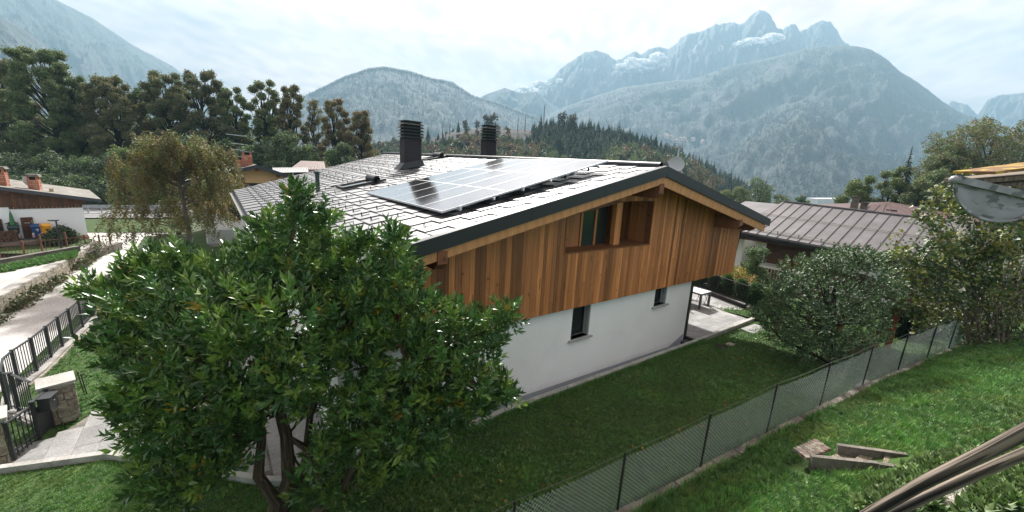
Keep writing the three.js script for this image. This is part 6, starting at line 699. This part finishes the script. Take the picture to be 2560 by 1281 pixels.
// ---------- wire fence ----------
{
  const t = thing('wire_fence', 'galvanised chain link fence with dark posts across the slope', 'fence'), wm = mat([0.36, 0.42, 0.40], 0.5, { metalness: 0.35 }), gm = mat([0.10, 0.26, 0.22], 0.7), xs = [-7.75, -6.95, -4.95, -2.93, -0.86, 1.22, 3.3, 5.4, 7.45, 9.2, 10.75], B = x => V(x, FYx(x) + 0.03, zf(x)), hh = x => x > 10 ? 0.95 : 1.12;
  xs.forEach((x, i) => { const b = B(x); mesh(bar(b.clone().add(V(0, -0.25, 0)), b.clone().add(V((i % 2) * 0.02, hh(x) + 0.06, 0.02)), 0.028, 0.028, V(1, 0, 0)), MAT.dark, 'post', t); });
  for (let k = 0; k < xs.length - 1; k++) {
    const a = B(xs[k]), b = B(xs[k + 1]), L = a.distanceTo(b), d = b.clone().sub(a).divideScalar(L), h = Math.min(hh(xs[k]), hh(xs[k + 1])) - 0.04, p = 0.075, g = [], r = rngOf(k + 3), sag = u => -0.025 * Math.sin(Math.PI * u / L), bul = (u, y) => 0.02 * Math.sin(u * 2.1 + k) * Math.sin(Math.PI * y / h), Q = (u, y) => a.clone().addScaledVector(d, u).add(V(0, y + sag(u) * y / h, bul(u, y)));
    for (let s = -h; s < L; s += p) for (const up of [0, 1]) { let u0 = s, y0 = up ? 0 : h, u1 = s + h, y1 = up ? h : 0; if (u0 < 0) { y0 = up ? -u0 : h + u0; u0 = 0; } if (u1 > L) { y1 = up ? h - (u1 - L) : u1 - L; u1 = L; } if (u1 - u0 < 0.02) continue; const m = 4, pts = []; for (let i = 0; i <= m; i++) pts.push(Q(lerp(u0, u1, i / m), lerp(y0, y1, i / m))); g.push(tube(pts, 0.0029, 3)); }
    mesh(fuse(g), wm, 'wire_mesh', t); mesh(tube([a.clone().add(V(0, h + 0.09, 0)), a.clone().lerp(b, 0.5).add(V(0, h + 0.06, 0)), b.clone().add(V(0, h + 0.09, 0))], 0.003, 4), mat([0.12, 0.12, 0.11], 0.6), 'top_wire', t);
    if (k >= 9) { const n = []; for (let u = 0; u < L; u += 0.045) n.push(tube([Q(u, 0), Q(u + 0.03 * Math.sin(u * 9), h * 0.5), Q(u, h)].map(q => q.add(V(0.0, 0, -0.03 - 0.03 * Math.sin(u * 6)))), 0.003, 3)); for (let y = 0.02; y < h; y += 0.04) { const q = []; for (let i = 0; i <= 24; i++) q.push(Q(L * i / 24, y).add(V(0, 0, -0.03 - 0.03 * Math.sin(L * i / 24 * 6)))); n.push(tube(q, 0.003, 3)); } mesh(fuse(n), gm, 'green_netting', t); }
  }
  const MAT_FOOT = mat([0.62, 0.6, 0.55], 0.95, { map: concTex, bumpMap: concTex, bumpScale: 0.03 }), f = thing('fence_footing', 'rough concrete footing under the wire fence', 'wall'), r = rngOf(71); for (let x = -8; x < 10.7;) { const l = 0.5 + 0.6 * r(), a = B(x), b = B(Math.min(x + l - 0.02, 10.8)); const o = V(0, -0.06 + 0.03 * (r() - 0.5), 0.10 + 0.03 * (r() - 0.5)); mesh(bar(a.add(o), b.add(o), 0.15 + 0.05 * r(), 0.26, V(0, 1, 0), r() * 4), MAT_FOOT, 'footing_block', f); x += l; }
  { const p = gnd(2155, 962, 0.9); single(hexa([V(-0.55, -0.1, 0.2), V(0.5, -0.1, 0.26), V(0.55, -0.1, -0.02), V(-0.5, -0.1, -0.1), V(-0.55, 0.06, 0.2), V(0.5, 0.05, 0.26), V(0.55, 0.06, -0.02), V(-0.5, 0.07, -0.1)].map(q => q.multiplyScalar(0.7).add(p))), MAT_CONC, 'loose_slab', 'pale loose concrete slab lying at the wire fence foot', 'slab'); }
}
// ---------- wooden shelter below the apple tree ----------
{
  const t = thing('garden_shelter', 'small reddish wooden shelter with dark roof edge behind the apple tree', 'shelter'), red = mat([0.42, 0.13, 0.045], 0.6, { map: W2 }), ta = mat([0.5, 0.34, 0.22], 0.7, { map: W3 }), b = gnd(2216, 884, 0.45), bd = Math.hypot(b.x - C0.x, b.z - C0.z), h = atH(2246, 742, bd).y - b.y;
  mesh(box(0.16, h + 0.4, 0.16, b.x, b.y + h / 2 - 0.2, b.z), red, 'post', t); const b2 = gnd(2186, 880, 0.45); mesh(box(0.13, 1.0, 0.13, b2.x, b2.y + 0.3, b2.z), ta, 'post', t); const b3 = b.clone().add(V(0.4, 0, -2.4)), b4 = b.clone().add(V(-0.9, 0, -1.2)), b5 = b.clone().add(V(-0.5, 0, -3.2)); for (const q of [b3, b4, b5]) mesh(box(0.14, h + 0.7, 0.14, q.x, q.y + h / 2 - 0.3, q.z), red, 'post', t);
  const y = b.y + h; mesh(bar(V(b.x, y - 0.08, b.z + 0.25), V(b3.x, y - 0.08, b3.z - 0.3), 0.12, 0.18), red, 'beam', t); mesh(bar(V(b4.x, y + 0.35, b4.z + 0.25), V(b5.x, y + 0.35, b5.z - 0.3), 0.12, 0.18), red, 'beam', t);
  const r = [V(b.x + 0.45, y - 0.02, b.z + 0.4), V(b3.x + 0.45, y - 0.02, b3.z - 0.4), V(b5.x - 0.4, y + 0.62, b5.z - 0.4), V(b4.x - 0.4, y + 0.62, b4.z + 0.4)]; for (let i = 0; i < 9; i++) { const f = (u, k) => r[0].clone().lerp(r[3], u).lerp(r[1].clone().lerp(r[2], u), k); mesh(slab([f(i / 9, 0), f(i / 9, 1), f((i + .96) / 9, 1), f((i + .96) / 9, 0)].map(p => p.clone().add(V(0, 0.06, 0))).reverse(), 0.03), red, 'roof_board', t); }
  mesh(slab([r[3], r[0], r[1], r[2]].map(p => p.clone().add(V(0, 0.12, 0))), 0.05), mat([0.05, 0.07, 0.05], 0.6), 'roof', t); mesh(bar(r[0].clone().add(V(0.06, 0.04, 0.05)), r[1].clone().add(V(0.06, 0.04, 0)), 0.11, 0.1), MAT.black, 'gutter', t); const e = r[0].clone().add(V(0.06, 0, 0.1)); mesh(tube([e, e.clone().add(V(0, -0.14, 0.02)), e.clone().add(V(0.02, -0.24, -0.06)), e.clone().add(V(0.14, -0.32, -0.12)), e.clone().add(V(0.26, -0.36, -0.15))], 0.045, 8), MAT.black, 'downpipe', t);
  for (let i = 0; i < 11; i++) { const p = b2.clone().add(V(-0.16 - i * 0.17, 0.02, 0.02 - i * 0.03)); mesh(hexa([V(-.06, 0, .012), V(.06, 0, .012), V(.06, 0, -.012), V(-.06, 0, -.012), V(-.06, .78 - i * 0.02, .012), V(.06, .78 - i * 0.02, .012), V(.06, .78, -.012), V(-.06, .78, -.012)].map(q => q.add(p))), ta, 'pale', t); }
  const f = thing('black_rail_fence', 'thin black wire fence on the lawn before the neighbour house', 'fence'), A = V(12.6, 0.3, -1), E = V(15.2, 0.75, 6.2); for (let i = 0; i <= 4; i++) { const p = A.clone().lerp(E, i / 4); mesh(box(0.06, 1.15, 0.06, p.x, p.y + 0.4, p.z), MAT.black, 'post', f); } for (const h2 of [0.2, 0.85]) mesh(bar(A.clone().add(V(0, h2, 0)), E.clone().add(V(0, h2, 0)), 0.035, 0.035), MAT.black, 'rail', f); for (let i = 0; i < 60; i++) { const p = A.clone().lerp(E, i / 60); mesh(bar(p.clone().add(V(0, 0.05, 0)), p.clone().add(V(0, 1.0, 0)), 0.012, 0.012, V(1, 0, 0)), mat([0.3, 0.3, 0.28], 0.6), 'wire', f); }
}
// ---------- garden steps, rails, gutter in the foreground ----------
{
  const Y = 1.5, t = thing('garden_steps', 'short sunken concrete garden steps with side kerbs in the grass', 'steps'), agg = mat([0.5, 0.46, 0.4], 0.95, { map: tex(256, (u, v) => { const a = vn(u * 60, v * 60, 7, 60), b = vn(u * 110, v * 110, 9, 110), m = 0.3 + 0.5 * a * b + 0.3 * a; return [m, m * 0.96, m * 0.88]; }, 0.5) });
  const F0 = gnd(2097, 1113, Y), F1 = gnd(2272, 1137, Y + 0.12), N0 = gnd(2030, 1141, Y), N1 = gnd(2196, 1158, Y + 0.07), N2 = gnd(2290, 1172, Y + 0.08), k = (a, b, nm) => mesh(bar(a.clone().add(V(0, -0.13, 0)), b.clone().add(V(0, -0.13, 0)), 0.07, 0.28), MAT_CONCD, nm, t); k(F0, F1, 'side_kerb'); k(N0, N1, 'side_kerb'); k(N1.clone().add(V(0.02, -0.02, 0.01)), N2, 'side_kerb');
  const q = (s, u) => F0.clone().lerp(N0, s).lerp(F1.clone().lerp(N2, s), u); for (let i = 0; i < 3; i++) { const dy = -0.16 + i * 0.09, a = [q(0.06, i / 3 + 0.02), q(0.94, i / 3 + 0.02), q(0.94, (i + 1) / 3), q(0.06, (i + 1) / 3)].map(p => p.clone().setY(Y + dy)); mesh(slab(a[0].clone().sub(a[1]).cross(a[2].clone().sub(a[1])).y > 0 ? a.reverse() : a, 0.12), agg, 'tread', t); }
  const bt = thing('brick_mat', 'patch of old paving bricks at the foot of the garden steps', 'paving'), r = rngOf(15), c0 = gnd(2040, 1106, Y - 0.12), c1 = gnd(1985, 1130, Y - 0.14), d1 = gnd(2072, 1128, Y - 0.1); for (let i = 0; i < 8; i++) for (let j = 0; j < 5; j++) { const p = c0.clone().lerp(c1, (i + 0.5) / 8).addScaledVector(d1.clone().sub(c0), (j + 0.5) / 5); const m = mesh(bricks[0], [mat([0.13, 0.09, 0.07], 0.95), MAT_CONCD, stoneMats[1]][Math.floor(r() * 3)], 'brick', bt); m.position.copy(p).add(V(0, 0.03 + 0.01 * r(), 0)); m.scale.set(0.09, 0.06, 0.075); m.rotation.y = -0.6 + (r() - 0.5) * 0.15; }
  const cl = gnd(2366, 1148, Y + 0.16), cg = grid(14, 10, (u, v) => { const x = (u - 0.5) * 0.42, z = (v - 0.5) * 0.26, e = Math.min(1, 4 * u * (1 - u) * 1.6) * Math.min(1, 4 * v * (1 - v) * 1.6); return V(cl.x + x, cl.y + 0.02 + e * (0.055 + 0.05 * fbm(u * 3, v * 3, 3, 9)), cl.z + z); }); single(cg, mat([0.05, 0.058, 0.07], 0.9, { side: THREE.DoubleSide }), 'grey_cloth', 'crumpled dark grey cloth lying on the grass', 'cloth');
  const ptex = tex(256, (u, v) => { const m = 0.55 + 0.8 * (fbm(u * 14, v * 5, 5, 171, 14) - 0.5) - 0.4 * sst(0.62, 0.7, vn(u * 26, v * 4, 175, 26)) * 0.7; return [m, m * 0.95, m * 0.88]; }, [0.35, 3.2]);
  const rail = (pts, r0, r1, label, seed) => { const n = 26, P = [], cv = new THREE.CatmullRomCurve3(pts); const o = thing('wooden_rail', label, 'rail', 'weathered rails by the steps'); for (let i = 0; i <= n; i++) { const p = cv.getPoint(i / n); p.y += 0.006 * (fbm(i * 0.5, 1, 2, seed) - 0.5); P.push(p); } const g = tube(P, r0, 12, r1), q = g.attributes.position; for (let i = 0; i < q.count; i++) { const row = Math.floor(i / 13), k = i % 13 % 12, c = P[row], f = 1 + 0.16 * (vn(k * 0.9, row * 0.12, seed) - 0.5) - 0.12 * (vn(k * 2.3, 2, seed + 4) > 0.7 ? 1 : 0); q.setXYZ(i, c.x + (q.getX(i) - c.x) * f, c.y + (q.getY(i) - c.y) * f, c.z + (q.getZ(i) - c.z) * f); } g.computeVertexNormals(); mesh(g, mat([0.42, 0.39, 0.36], 0.95, { map: ptex, bumpMap: ptex, bumpScale: 0.012 }), 'pole', o); const e = P[n]; mesh(bar(e.clone().add(V(0, 0.03, 0)), V(e.x, lawnY(e.x, e.z) - 0.3, e.z), 0.09, 0.09, V(1, 0, 0)), BARKD, 'post', o); const s0 = P[0]; mesh(bar(s0, V(s0.x, Math.min(s0.y - 0.2, lawnY(s0.x, s0.z) - 0.3), s0.z), 0.08, 0.08, V(1, 0, 0)), BARKD, 'post', o); };
  rail([at(2080, 1345, 3.3), at(2190, 1276, 3.1), at(2330, 1196, 2.9), at(2460, 1133, 2.7), at(2680, 1020, 2.35), at(2950, 890, 2.1)], 0.042, 0.046, 'upper weathered wooden rail at lower right', 3); rail([at(2120, 1345, 3.5), at(2230, 1285, 3.3), at(2370, 1218, 3.15), at(2480, 1168, 3.0), at(2700, 1078, 2.7), at(2980, 970, 2.5)], 0.038, 0.042, 'lower paler wooden rail beneath the other rail', 8);
}
{
  // old zinc gutter and roof boards of the photographer's own house, reaching in from the right
  const t = thing('porch_roof', 'weathered roof boards with an old zinc gutter end at the right edge', 'roof'), L = at(2388, 448, 0.95), Rr = at(2612, 500, 0.98), c = L.clone().lerp(Rr, 0.5), e = Rr.clone().sub(L).multiplyScalar(0.5), rad = e.length(), ex = e.clone().normalize(), dn = V(0, -1, 0).addScaledVector(ex, ex.y).normalize(), ax = ex.clone().cross(dn).normalize(); const fw = ax.dot(ray(2480, 480)) > 0 ? ax : ax.clone().negate(), dir = ray(2660, 492).setY(0.02).normalize();
  const zn = phy([0.42, 0.44, 0.46], 0.55, { metalness: 0.55, map: tex(256, (u, v) => { const a = fbm(u * 5, v * 5, 5, 181, 5), s = sst(0.58, 0.66, fbm(u * 9, v * 9, 4, 185, 9)), m = 0.8 + 0.35 * (a - 0.5) - 0.22 * s; return [m, m * 0.99, m * 0.98]; }, 0.22) });
  const ring = (r, k) => [...Array(17)].map((_, i) => { const a = Math.PI * i / 16; return c.clone().addScaledVector(ex, -Math.cos(a) * r).addScaledVector(dn, Math.sin(a) * r * k); });
  const half = ring(rad * 0.94, 0.6), cap = grid(16, 1, (u, v) => { const p = half[Math.round(u * 16)]; return v < 0.5 ? p.clone() : c.clone().addScaledVector(ex, -Math.cos(Math.PI * u) * rad * 0.94); }, (p, u, v) => [u * 0.2, v * 0.12]); const back = cap.clone().translate(fw.x * 0.004, fw.y * 0.004, fw.z * 0.004); mesh(fuse([cap, back]), zn, 'end_cap', t);
  mesh(tube(ring(rad * 0.95, 0.61), 0.0042, 6), zn, 'cap_rim', t); mesh(bar(L.clone().addScaledVector(fw, -0.003), Rr.clone().addScaledVector(fw, -0.003), 0.012, 0.016, dn.clone().negate()), zn, 'cap_lip', t); const ball = new THREE.SphereGeometry(0.0105, 12, 10); ball.translate(L.x, L.y - 0.002, L.z); mesh(ball, zn, 'bead', t);
  const outer = grid(16, 6, (u, v) => half[Math.round(u * 16)].clone().addScaledVector(dir, 0.006 + v * 1.6), (p, u, v) => [u * 0.3, v * 1.6]), inner = grid(16, 6, (u, v) => half[Math.round(u * 16)].clone().lerp(c, 0.02).addScaledVector(dir, 0.006 + v * 1.6), (p, u, v) => [u * 0.3, v * 1.6]); mesh(fuse([outer, inner]), phy([0.5, 0.46, 0.36], 0.6, { metalness: 0.3, side: THREE.DoubleSide }), 'gutter', t);
  const pip = c.clone().addScaledVector(ex, rad * 0.62).addScaledVector(dn, -0.012).addScaledVector(dir, 0.09); mesh(tube([pip, pip.clone().addScaledVector(ex, 0.3)], 0.026, 14), zn, 'bracket', t);
  const lich = mat([0.42, 0.33, 0.2], 0.9, { map: ptexB() }), bw = mat([0.34, 0.31, 0.27], 0.9, { map: W3 }); [[2428, 432, 0.013, lich], [2402, 452, 0.02, bw], [2440, 462, 0.02, bw]].forEach(([px, py, th, m], i) => { const p = at(px + 6, py, 1.16 + i * 0.05), q = at(2700, py - 34 + i * 8, 1.2 + i * 0.05); mesh(bar(p, q, 0.10, th * 0.6, V(0, 1, 0), i), m, 'roof_board', t); });
  const pp = at(3500, 470, 1.2); mesh(bar(pp.clone().add(V(0, 0.1, 0)), V(pp.x, lawnY(pp.x, pp.z) - 0.4, pp.z), 0.12, 0.12, V(1, 0, 0)), bw, 'post', t); mesh(bar(at(2690, 452, 1.25), pp, 0.08, 0.08), bw, 'beam', t);
}
function ptexB() { return tex(128, (u, v) => { const s = sst(0.5, 0.6, fbm(u * 8, v * 8, 4, 191, 8)), m = 0.9 - 0.45 * (1 - s) * 0.6; return [m, m * (0.85 + 0.1 * s), m * (0.7 - 0.2 * s)]; }, 0.3); }
// ---------- grass, weeds, leaves on the ground ----------
const blade = (h, w, r) => { const a = r() * 6.28, lean = 0.2 + 0.5 * r(), dx = Math.cos(a), dz = Math.sin(a), px = -dz * w / 2, pz = dx * w / 2, g = new THREE.BufferGeometry(), x0 = (r() - 0.5) * 0.06, z0 = (r() - 0.5) * 0.06, m = 0.55; g.setAttribute('position', new THREE.Float32BufferAttribute([x0 - px, 0, z0 - pz, x0 + px, 0, z0 + pz, x0 + dx * h * lean * 0.35 - px * 0.8, h * m, z0 + dz * h * lean * 0.35 - pz * 0.8, x0 + dx * h * lean * 0.35 + px * 0.8, h * m, z0 + dz * h * lean * 0.35 + pz * 0.8, x0 + dx * h * lean, h * (1 - 0.25 * lean), z0 + dz * h * lean], 3)); g.setAttribute('uv', new THREE.Float32BufferAttribute(new Array(10).fill(0.5), 2)); g.setIndex([0, 1, 2, 1, 3, 2, 2, 3, 4]); g.computeVertexNormals(); return g; };
const tuft = (n, h, w, seed) => { const r = rngOf(seed); return fuse([...Array(n)].map(() => blade(h * (0.6 + 0.7 * r()), w, r))); };
const rosette = (n, len, wid, seed) => { const r = rngOf(seed), l = leafG(len, wid, 0.2, 0.2); return fuse([...Array(n)].map((_, i) => { const a = i * 2.4 + r(); return place(l, V(0, 0.01, 0), V(Math.cos(a), 0.35 + 0.5 * r(), Math.sin(a)), Math.PI / 2 - a, 0.6 + 0.6 * r()); })); };
{
  const GR = [[0.095, 0.25, 0.042], [0.08, 0.215, 0.038], [0.125, 0.29, 0.05], [0.16, 0.28, 0.06], [0.065, 0.185, 0.034]], r = rngOf(1234), TM = leafMat([1, 1, 1], 0.35, 0.6);
  const BQ = [gnd(2010, 1128, 1.5), gnd(2050, 1122, 1.5), gnd(2100, 1135, 1.5), gnd(2150, 1140, 1.5), gnd(2200, 1148, 1.55), gnd(2240, 1152, 1.58), gnd(2265, 1158, 1.6), gnd(2070, 1140, 1.5), gnd(2120, 1148, 1.5), gnd(2180, 1158, 1.52), gnd(2240, 1165, 1.56)], GQ = gnd(2390, 1232, 2.1), bare = (x, z) => BQ.some(q => (q.x - x) ** 2 + (q.z - z) ** 2 < 0.05) || (GQ.x - x) ** 2 + (GQ.z - z) ** 2 < 0.06;
  const area = (n, x0, x1, f, dens) => { const o = []; for (let i = 0; i < n; i++) { const x = lerp(x0, x1, r()), z = f(x, r()); if ((dens && r() > dens(x, z)) || bare(x, z)) continue; const pt = fbm(x * 0.9, z * 0.9, 4, 301), dr = sst(0.56, 0.7, fbm(x * 1.4 + 9, z * 1.4, 4, 311)); o.push([x, lawnY(x, z), z, (0.55 + 0.6 * r()) * (0.7 + 0.75 * pt), V((r() - 0.5) * 0.25, 1, (r() - 0.5) * 0.25).normalize(), 0.6 + 0.8 * pt, 0.3 * dr]); } return o; };
  const put = (name, geo, s, cols, seed, label) => { const o = leaves(scene, name, geo, TM, s, cols, seed); o.userData.label = label; o.userData.category = 'grass'; return o; };
  const inL = (x, t) => lerp(zk(x) + 0.03, zf(x), t), hil = (x, t) => zf(x) + 0.18 + 4.6 * Math.pow(t, 1.2);
  put('lawn_grass', tuft(11, 0.05, 0.006, 1), area(26000, -8.6, 8.8, inL), GR, 1, 'short mown grass of the lawn'); put('front_lawn_grass', tuft(11, 0.05, 0.006, 2), area(13000, -15, -8.6, inL), GR, 2, 'short grass of the front lawn'); put('side_lawn_grass', tuft(9, 0.06, 0.008, 3), area(7000, 8.9, 14, (x, t) => lerp(-3, zf(x), t)), GR, 3, 'grass beside the terrace'); put('hillside_grass', tuft(13, 0.095, 0.007, 4), area(30000, -9, 13, hil), GR, 4, 'long grass of the near slope');
  const WD = [[0.09, 0.19, 0.045], [0.07, 0.16, 0.04], [0.13, 0.24, 0.07]]; const dens = (x, z) => sst(0.42, 0.6, fbm(x * 0.7, z * 0.7, 3, 21)); put('hillside_weeds', rosette(7, 0.09, 0.034, 5), area(11000, -9, 13, hil, dens), WD, 5, 'broad leaved weeds in the slope grass'); put('lawn_weeds', rosette(6, 0.065, 0.028, 6), area(5000, -9, 8.8, inL, dens), WD, 6, 'small broad leaved weeds in the lawn');
  const edge = []; for (let i = 0; i < 1600; i++) { const x = lerp(-8.5, 4.6, r()), z = onKerb(x, 1) + 0.08 + 0.12 * r() * r(); edge.push([x, lawnY(x, z), z, 0.8 + 0.9 * r(), V((r() - 0.5) * 0.4, 1, (r() - 0.6) * 0.5).normalize()]); } put('kerb_weeds', tuft(9, 0.10, 0.008, 8), edge, GR, 8, 'grass growing over the kerb');
  const fg = []; for (let i = 0; i < 1500; i++) { const x = lerp(-7.5, 10.8, r()), z = zf(x) + (r() < 0.55 ? 0.2 + 0.16 * r() * r() : -0.08 - 0.15 * r() * r()); if (vn(x * 1.3, 4, 9) < 0.35) continue; fg.push([x, lawnY(x, z), z, 0.7 + 0.9 * r(), V((r() - 0.5) * 0.5, 1, (r() - 0.5) * 0.5).normalize()]); } put('fence_grass', tuft(11, 0.15, 0.008, 18), fg, GR, 18, 'uncut grass along the foot of the wire fence');
  const gar = []; for (let i = 0; i < 9000; i++) { const z = lerp(-6.5, -24, r()), x = lerp(-14.4 + (z + 6.5) * -0.02, -9.2, r()); if (z > -6.7 - (x + 13) * 1.6 && z > -9.6) continue; gar.push([x, -0.61 - 0.1 * (-z - 4) / 32, z, 0.8 + 0.6 * r(), V((r() - .5) * .3, 1, (r() - .5) * .3).normalize()]); } put('garden_grass', tuft(9, 0.07, 0.012, 9), gar, GR, 9, 'grass of the left garden');
  // fallen leaves
  const fl = []; for (let i = 0; i < 230; i++) { const near = r() < 0.65, x = near ? lerp(3.2, 8.2, r()) : lerp(-8, 3, r()), z = near ? lerp(0.4, zf(x) - 0.2, r()) : inL(x, 0.2 + 0.75 * r()); fl.push([x, lawnY(x, z) + 0.045, z, 0.8 + 0.8 * r(), V((r() - .5), (r() - 0.5) * 0.5, (r() - .5)).normalize()]); } put('fallen_leaves', leafG(0.06, 0.035), fl, [[0.4, 0.26, 0.03], [0.45, 0.16, 0.03], [0.3, 0.12, 0.04]], 11, 'yellow and orange leaves fallen on the lawn').userData.category = 'leaves';
  // ground cover and gravel at lower right
  const gc = [], gp = [[2180, 1262], [2230, 1225], [2290, 1190], [2340, 1175], [2400, 1160], [2250, 1260], [2480, 1200], [2540, 1190], [2560, 1250], [2500, 1262], [2440, 1275], [2300, 1275], [2540, 1150], [2470, 1250], [2230, 1275], [2310, 1215], [2560, 1215], [2520, 1230]]; for (let i = 0; i < 1300; i++) { const [px, py] = gp[i % gp.length], q = gnd(px + (r() - 0.5) * 90, py + (r() - 0.5) * 40, 2.0), y = lawnY(q.x, q.z), w = gnd(px + (r() - 0.5) * 90, py + (r() - 0.5) * 40, y); gc.push([w.x, lawnY(w.x, w.z) + 0.03 + 0.1 * r(), w.z, 0.8 + 0.6 * r(), V((r() - .5) * .8, 1, (r() - .5) * .8).normalize()]); } put('ground_cover', rosette(9, 0.10, 0.05, 12), gc, [[0.11, 0.2, 0.045], [0.15, 0.25, 0.06], [0.08, 0.15, 0.035]], 12, 'bright leafy ground cover beneath the wooden rails').userData.category = 'ground cover';
  const gv = []; for (let i = 0; i < 2600; i++) { const px = 2390 + (r() - 0.5) * 130, py = 1232 + (r() - 0.5) * 70, q = gnd(px, py, 1.9), y = lawnY(q.x, q.z), w = gnd(px, py, y); gv.push([w.x, lawnY(w.x, w.z) + 0.02, w.z, 0.7 + 0.8 * r()]); } const sg = new THREE.DodecahedronGeometry(0.018); sg.scale(1.2, 0.7, 1); const go = leaves(scene, 'gravel', sg, mat([1, 1, 1], 0.95), gv, [[0.4, 0.37, 0.33], [0.28, 0.26, 0.23], [0.5, 0.47, 0.42]], 13); go.userData.label = 'patch of grey gravel beneath the wooden rails'; go.userData.category = 'gravel';
  // weeds along the retaining wall and the parking area
  const wd = []; for (let i = 0; i < 1500; i++) { const t = r(), p = wallA.clone().lerp(wallB, -0.2 + 1.25 * t), m = sst(0.3, 0.6, vn(t * 14, 3, 5)); if (r() > 0.25 + m) continue; wd.push([p.x + 0.1 + 0.5 * r() * r(), -0.8 + 0.22 * r() * m, p.z + (r() - .5) * .2, 0.7 + 0.9 * r() * (0.6 + m)]); } for (let i = 0; i < 160; i++) { const p = wallB.clone(); wd.push([p.x + (r() - .5) * 1.0, -0.8 + 0.9 * r(), p.z + (r() - .5) * 2.2, 0.8 + r()]); } const wo = leaves(scene, 'roadside_weeds', puff(9, 0.11, 0.09, 0.05, 14), TM, wd, [[0.09, 0.13, 0.035], [0.13, 0.12, 0.05], [0.06, 0.1, 0.03], [0.16, 0.12, 0.06]], 14); wo.userData.label = 'weeds along the foot of the retaining wall'; wo.userData.category = 'weeds';
  const pa = []; for (let i = 0; i < 2400; i++) { const q = gnd(lerp(-10, 190, Math.sqrt(r())), 0, 0), px = lerp(-20, 192, r()), yy = lerp(676, 634, (px + 10) / 202) + r() * r() * 14 - 3, p = gnd(px, yy, -0.1); pa.push([p.x, -0.11, p.z, 0.9 + 0.9 * r()]); } const po = leaves(scene, 'parking_weeds', tuft(10, 0.14, 0.02, 15), TM, pa, GR, 15, 0.4); po.userData.label = 'grass strip along the low parking wall'; po.userData.category = 'grass';
}
// ---------- last small things ----------
{
  for (const [px, py, l] of [[217, 955, 'taller garden stake on the left lawn'], [209, 950, 'thin leaning garden stake beside the taller one']]) { const b = gnd(px, py + 30, -0.6), h = atH(px - 3, py - 25, Math.hypot(b.x - C0.x, b.z - C0.z)).y - b.y, t = thing('garden_stake', l, 'stake', 'garden stakes', b); mesh(tube([V(0, -0.1, 0), V(-0.04, h * 0.9, 0.02)], 0.014, 6, 0.012), BARK, 'rod', t); mesh(cyl(0.022, 0.02, 0.03, -0.042, h * 0.9, 0.02, 7), BARKD, 'tip', t); }
  const e = gnd(1808, 870, 0.12), d = thing('bare_patch', 'small patch of bare earth with a flat stone on the lawn', 'earth patch'); const cg = new THREE.CircleGeometry(0.3, 18).rotateX(-Math.PI / 2), pp = cg.attributes.position; for (let i = 1; i < pp.count; i++) { const k = 0.75 + 0.5 * hsh(i, 3); pp.setXYZ(i, pp.getX(i) * k, 0, pp.getZ(i) * k * 0.8); } cg.translate(e.x, lawnY(e.x, e.z) + 0.035, e.z); mesh(cg, mat([0.16, 0.11, 0.075], 0.95, { map: soilTex }), 'earth', d); const s = gnd(1826, 864, 0.12); const st = mesh(stoneGeos[2], stoneMats[2], 'flat_stone', d); st.position.set(s.x, lawnY(s.x, s.z) + 0.04, s.z); st.scale.set(0.34, 0.07, 0.22);
  const w = gnd(2192, 1214, 1.9), y = lawnY(w.x, w.z), q = gnd(2192, 1214, y + 0.16), t = thing('dandelion_clock', 'single white dandelion seed head in the grass', 'flower', null, V(q.x, lawnY(q.x, q.z), q.z)); mesh(tube([V(0, 0, 0), V(0.01, 0.15, 0)], 0.003, 5), LEAF, 'stem', t); const hd = puff(60, 0.001, 0.03, 0.006, 3); hd.translate(0.01, 0.16, 0); mesh(hd, mat([0.6, 0.58, 0.5], 0.9, { side: THREE.DoubleSide }), 'seed_head', t);
}
renderer.render(scene, camera);
